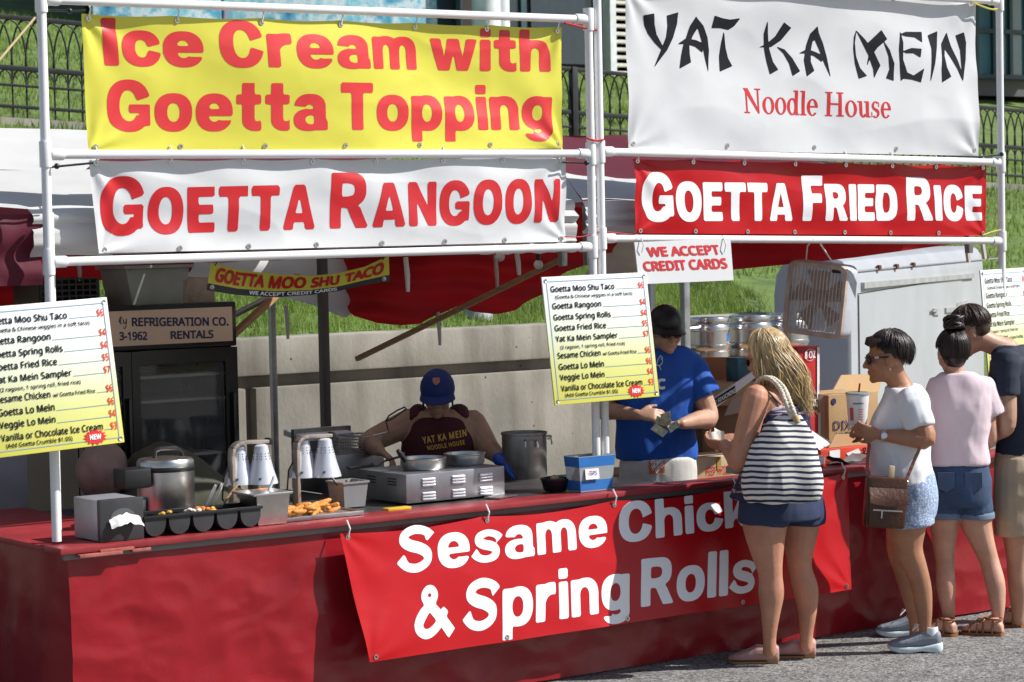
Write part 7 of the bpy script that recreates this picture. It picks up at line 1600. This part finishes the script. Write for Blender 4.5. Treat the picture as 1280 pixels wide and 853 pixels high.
bills('green and tan banknotes being counted by the cashier', [(J(829, 527, -.40), RH * .075 - UP * .03, UP * .035 + RH * .015 - FH * .02, 0), (J(832, 521, -.42), RH * .055 + UP * .005, UP * .045 - FH * .03, 1), (J(824, 538, -.39), RH * .065 - UP * .045, UP * .03 + RH * .03, 2), (J(842, 533, -.40), RH * .05 + UP * .035, UP * .035 - RH * .015, 3)], mat('banknote_green', (.58, .63, .46), .8, var=.5, vscale=55))

# ================= cook in the maroon top and blue cap
CB = PY(548, 600, 1.42); CB.z = 0
p = Fig('person', 'cook in a blue cap and maroon sleeveless top stirring a pan', CB, (-.10, -1.0)); J = p.J; B = p.B
trunk(B, [p.ring(548, 512, .085, .075, -.04), p.ring(548, 519, .155, .095, -.03), p.ring(549, 530, .20, .12), p.ring(549, 550, .205, .145), p.ring(549, 575, .20, .15), p.ring(550, 605, .205, .15), p.ring(550, 640, .21, .15), p.ring(550, 670, .2, .14)])
for s in (-1, 1):
    x0_ = 550 + s * 24; hq = J(x0_, 700, .03); hq.z = 0; limb(B, [(J(x0_, 650, 0), .11), (hq + UP * .5, .065), (hq + UP * .3, .062), (hq + UP * .08, .04)], 4, 14); footrings(B, hq, -FH, .24, .01)
FhK = (RH * -.02 - FH * .95 - UP * .26).normalized(); hc = J(547, 493, -.10); g, M = head(B, hc, FhK, (UP - FH * .2), 1.03, J(548, 520, -.03), nr=.060)
arm(B, J(514, 527, 0), J(461, 553, -.10), J(474, 563, -.34), (.075, .070, .060, .052, .04, .033)); arm(B, J(591, 528, .02), J(611, 560, -.06), J(630, 577, -.24), (.070, .066, .058, .050, .04, .033))
hand(B, J(475, 563, -.34), RH * .75 - UP * .60 - FH * .3, RH * -.5 - UP * .6, 1, (.6, .7, .5)); blend(B, 'body', skinmat('cook_skin', (.42, .235, .155)), p.T, .0065, 4)
M_mar = mat('maroon_cotton', (.060, .008, .014), .85, var=.12, bump=.08, bscale=120)
S = MB(); trunk(S, [p.ring(548, 520, .135, .112, -.02), p.ring(549, 531, .172, .136), p.ring(549, 550, .200, .160), p.ring(549, 575, .206, .165), p.ring(550, 610, .212, .165), p.ring(550, 640, .22, .168)])
for s in (-1, 1): limb(S, [(J(548 + s * 22, 515, .03), .040), (J(548 + s * 27, 517, -.02), .046), (J(548 + s * 25, 526, -.06), .05)], 3, 12, flat=True)
top = blend(S, 'tank_top', M_mar, p.T, .007, 3, folds(.006, 6, 4))
M_gold = mat('gold_print', (.62, .36, .06), .6)
V, F = text_mesh('YAT KA MEIN', .028, .05, 1.15); project(V, F, ((523.4, 556), (525.4, 564.8), (580.4, 546), (581.4, 555)), p, top, M_gold, 'lettering', top)
V, F = text_mesh('NOODLE HOUSE', .028, .05, 1.15); project(V, F, ((529.5, 567), (531.5, 573), (578.3, 559.5), (579.3, 565.5)), p, top, M_gold, 'lettering', top)
S = MB(); trunk(S, [p.ring(550, 632, .218, .16), p.ring(550, 675, .215, .155)])
for s in (-1, 1): q = J(550 + s * 24, 700, .03); limb(S, [(J(550 + s * 24, 660, 0), .12), (Vector((q.x, q.y, .5)), .09), (Vector((q.x, q.y, .15)), .07)], 3, 14, flat=True)
blend(S, 'trousers', M_dark, p.T, .01, 2)
S = MB(); hand(S, J(630, 578, -.27), RH * .80 - UP * .50 - FH * .2, -UP * .8 - RH * .4 + FH * .2, -1, (.25, .3, .2), 1.14); limb(S, [(J(624, 574, -.24), .038), (J(631, 579, -.27), .031)], 3, 12, flat=True)
blend(S, 'glove', mat('blue_glove', (.012, .09, .48), .4, var=.1), p.T, .005, 3)
S = MB(); cc = hc + M @ Vector((0, -.006, .044)); rad = Vector((.092, .112, .098)); M_bcap = mat('blue_cap_cotton', (.012, .03, .16), .8, bump=.1, bscale=150)
S.rings([[cc + M @ Vector((rad.x * 1.02 * math.cos(a_) * math.cos(t_), rad.y * 1.02 * math.sin(a_) * math.cos(t_), rad.z * 1.05 * math.sin(t_) - .01)) for a_ in [2 * math.pi * k / 28 for k in range(28)]] for t_ in [R(q) for q in (-15, -5, 5, 20, 38, 55, 72, 86)]]); cap = S.build('cap', M_bcap, p.T, 60); brim(cc, M, M_bcap, cap, .060, 1.0, .022)
q = cc + M @ Vector((0, .093, .060)); up_ = (M @ Vector((0, -.45, .9))).normalized(); rt_ = M @ Vector((-1, 0, 0)); m = MB(); m.prism([q + rt_ * a + up_ * b for a, b in ((-.018, .018), (.018, .018), (.020, 0), (.012, -.014), (0, -.024), (-.012, -.014), (-.020, 0))], M @ Vector((0, .006, .003))); bd = m.build('badge', mat('pale_red_badge', (.50, .18, .14), .6, var=.5, vscale=60), cap)
S = MB()
for k in range(30):
    r_ = random.Random(k); s = -1 if k % 3 else 1; c = hc + M @ Vector((s * .082, -.03 + r_.uniform(-.03, .04), .0)); S.tube([c, c - UP * .035 + RH * s * -.004, c - UP * r_.uniform(.05, .09) - RH * s * .006 * r_.random()], [.005, .005, .002], 5)
S.ell(hc + M @ Vector((0, -.05, -.005)), (.075, .055, .06), M); S.build('hair', M_hdark, p.T, 80)
m = MB(); m.tube([J(482, 576, -.42), J(500, 571, -.50), J(506, 566, -.5)], .006, 8); m.tube([J(482, 576, -.42), J(462, 588, -.40)], .005, 8); solo(m, 'stirring_spoon', M_dsteel, 'long dark stirring spoon held by the cook', 'spoon')
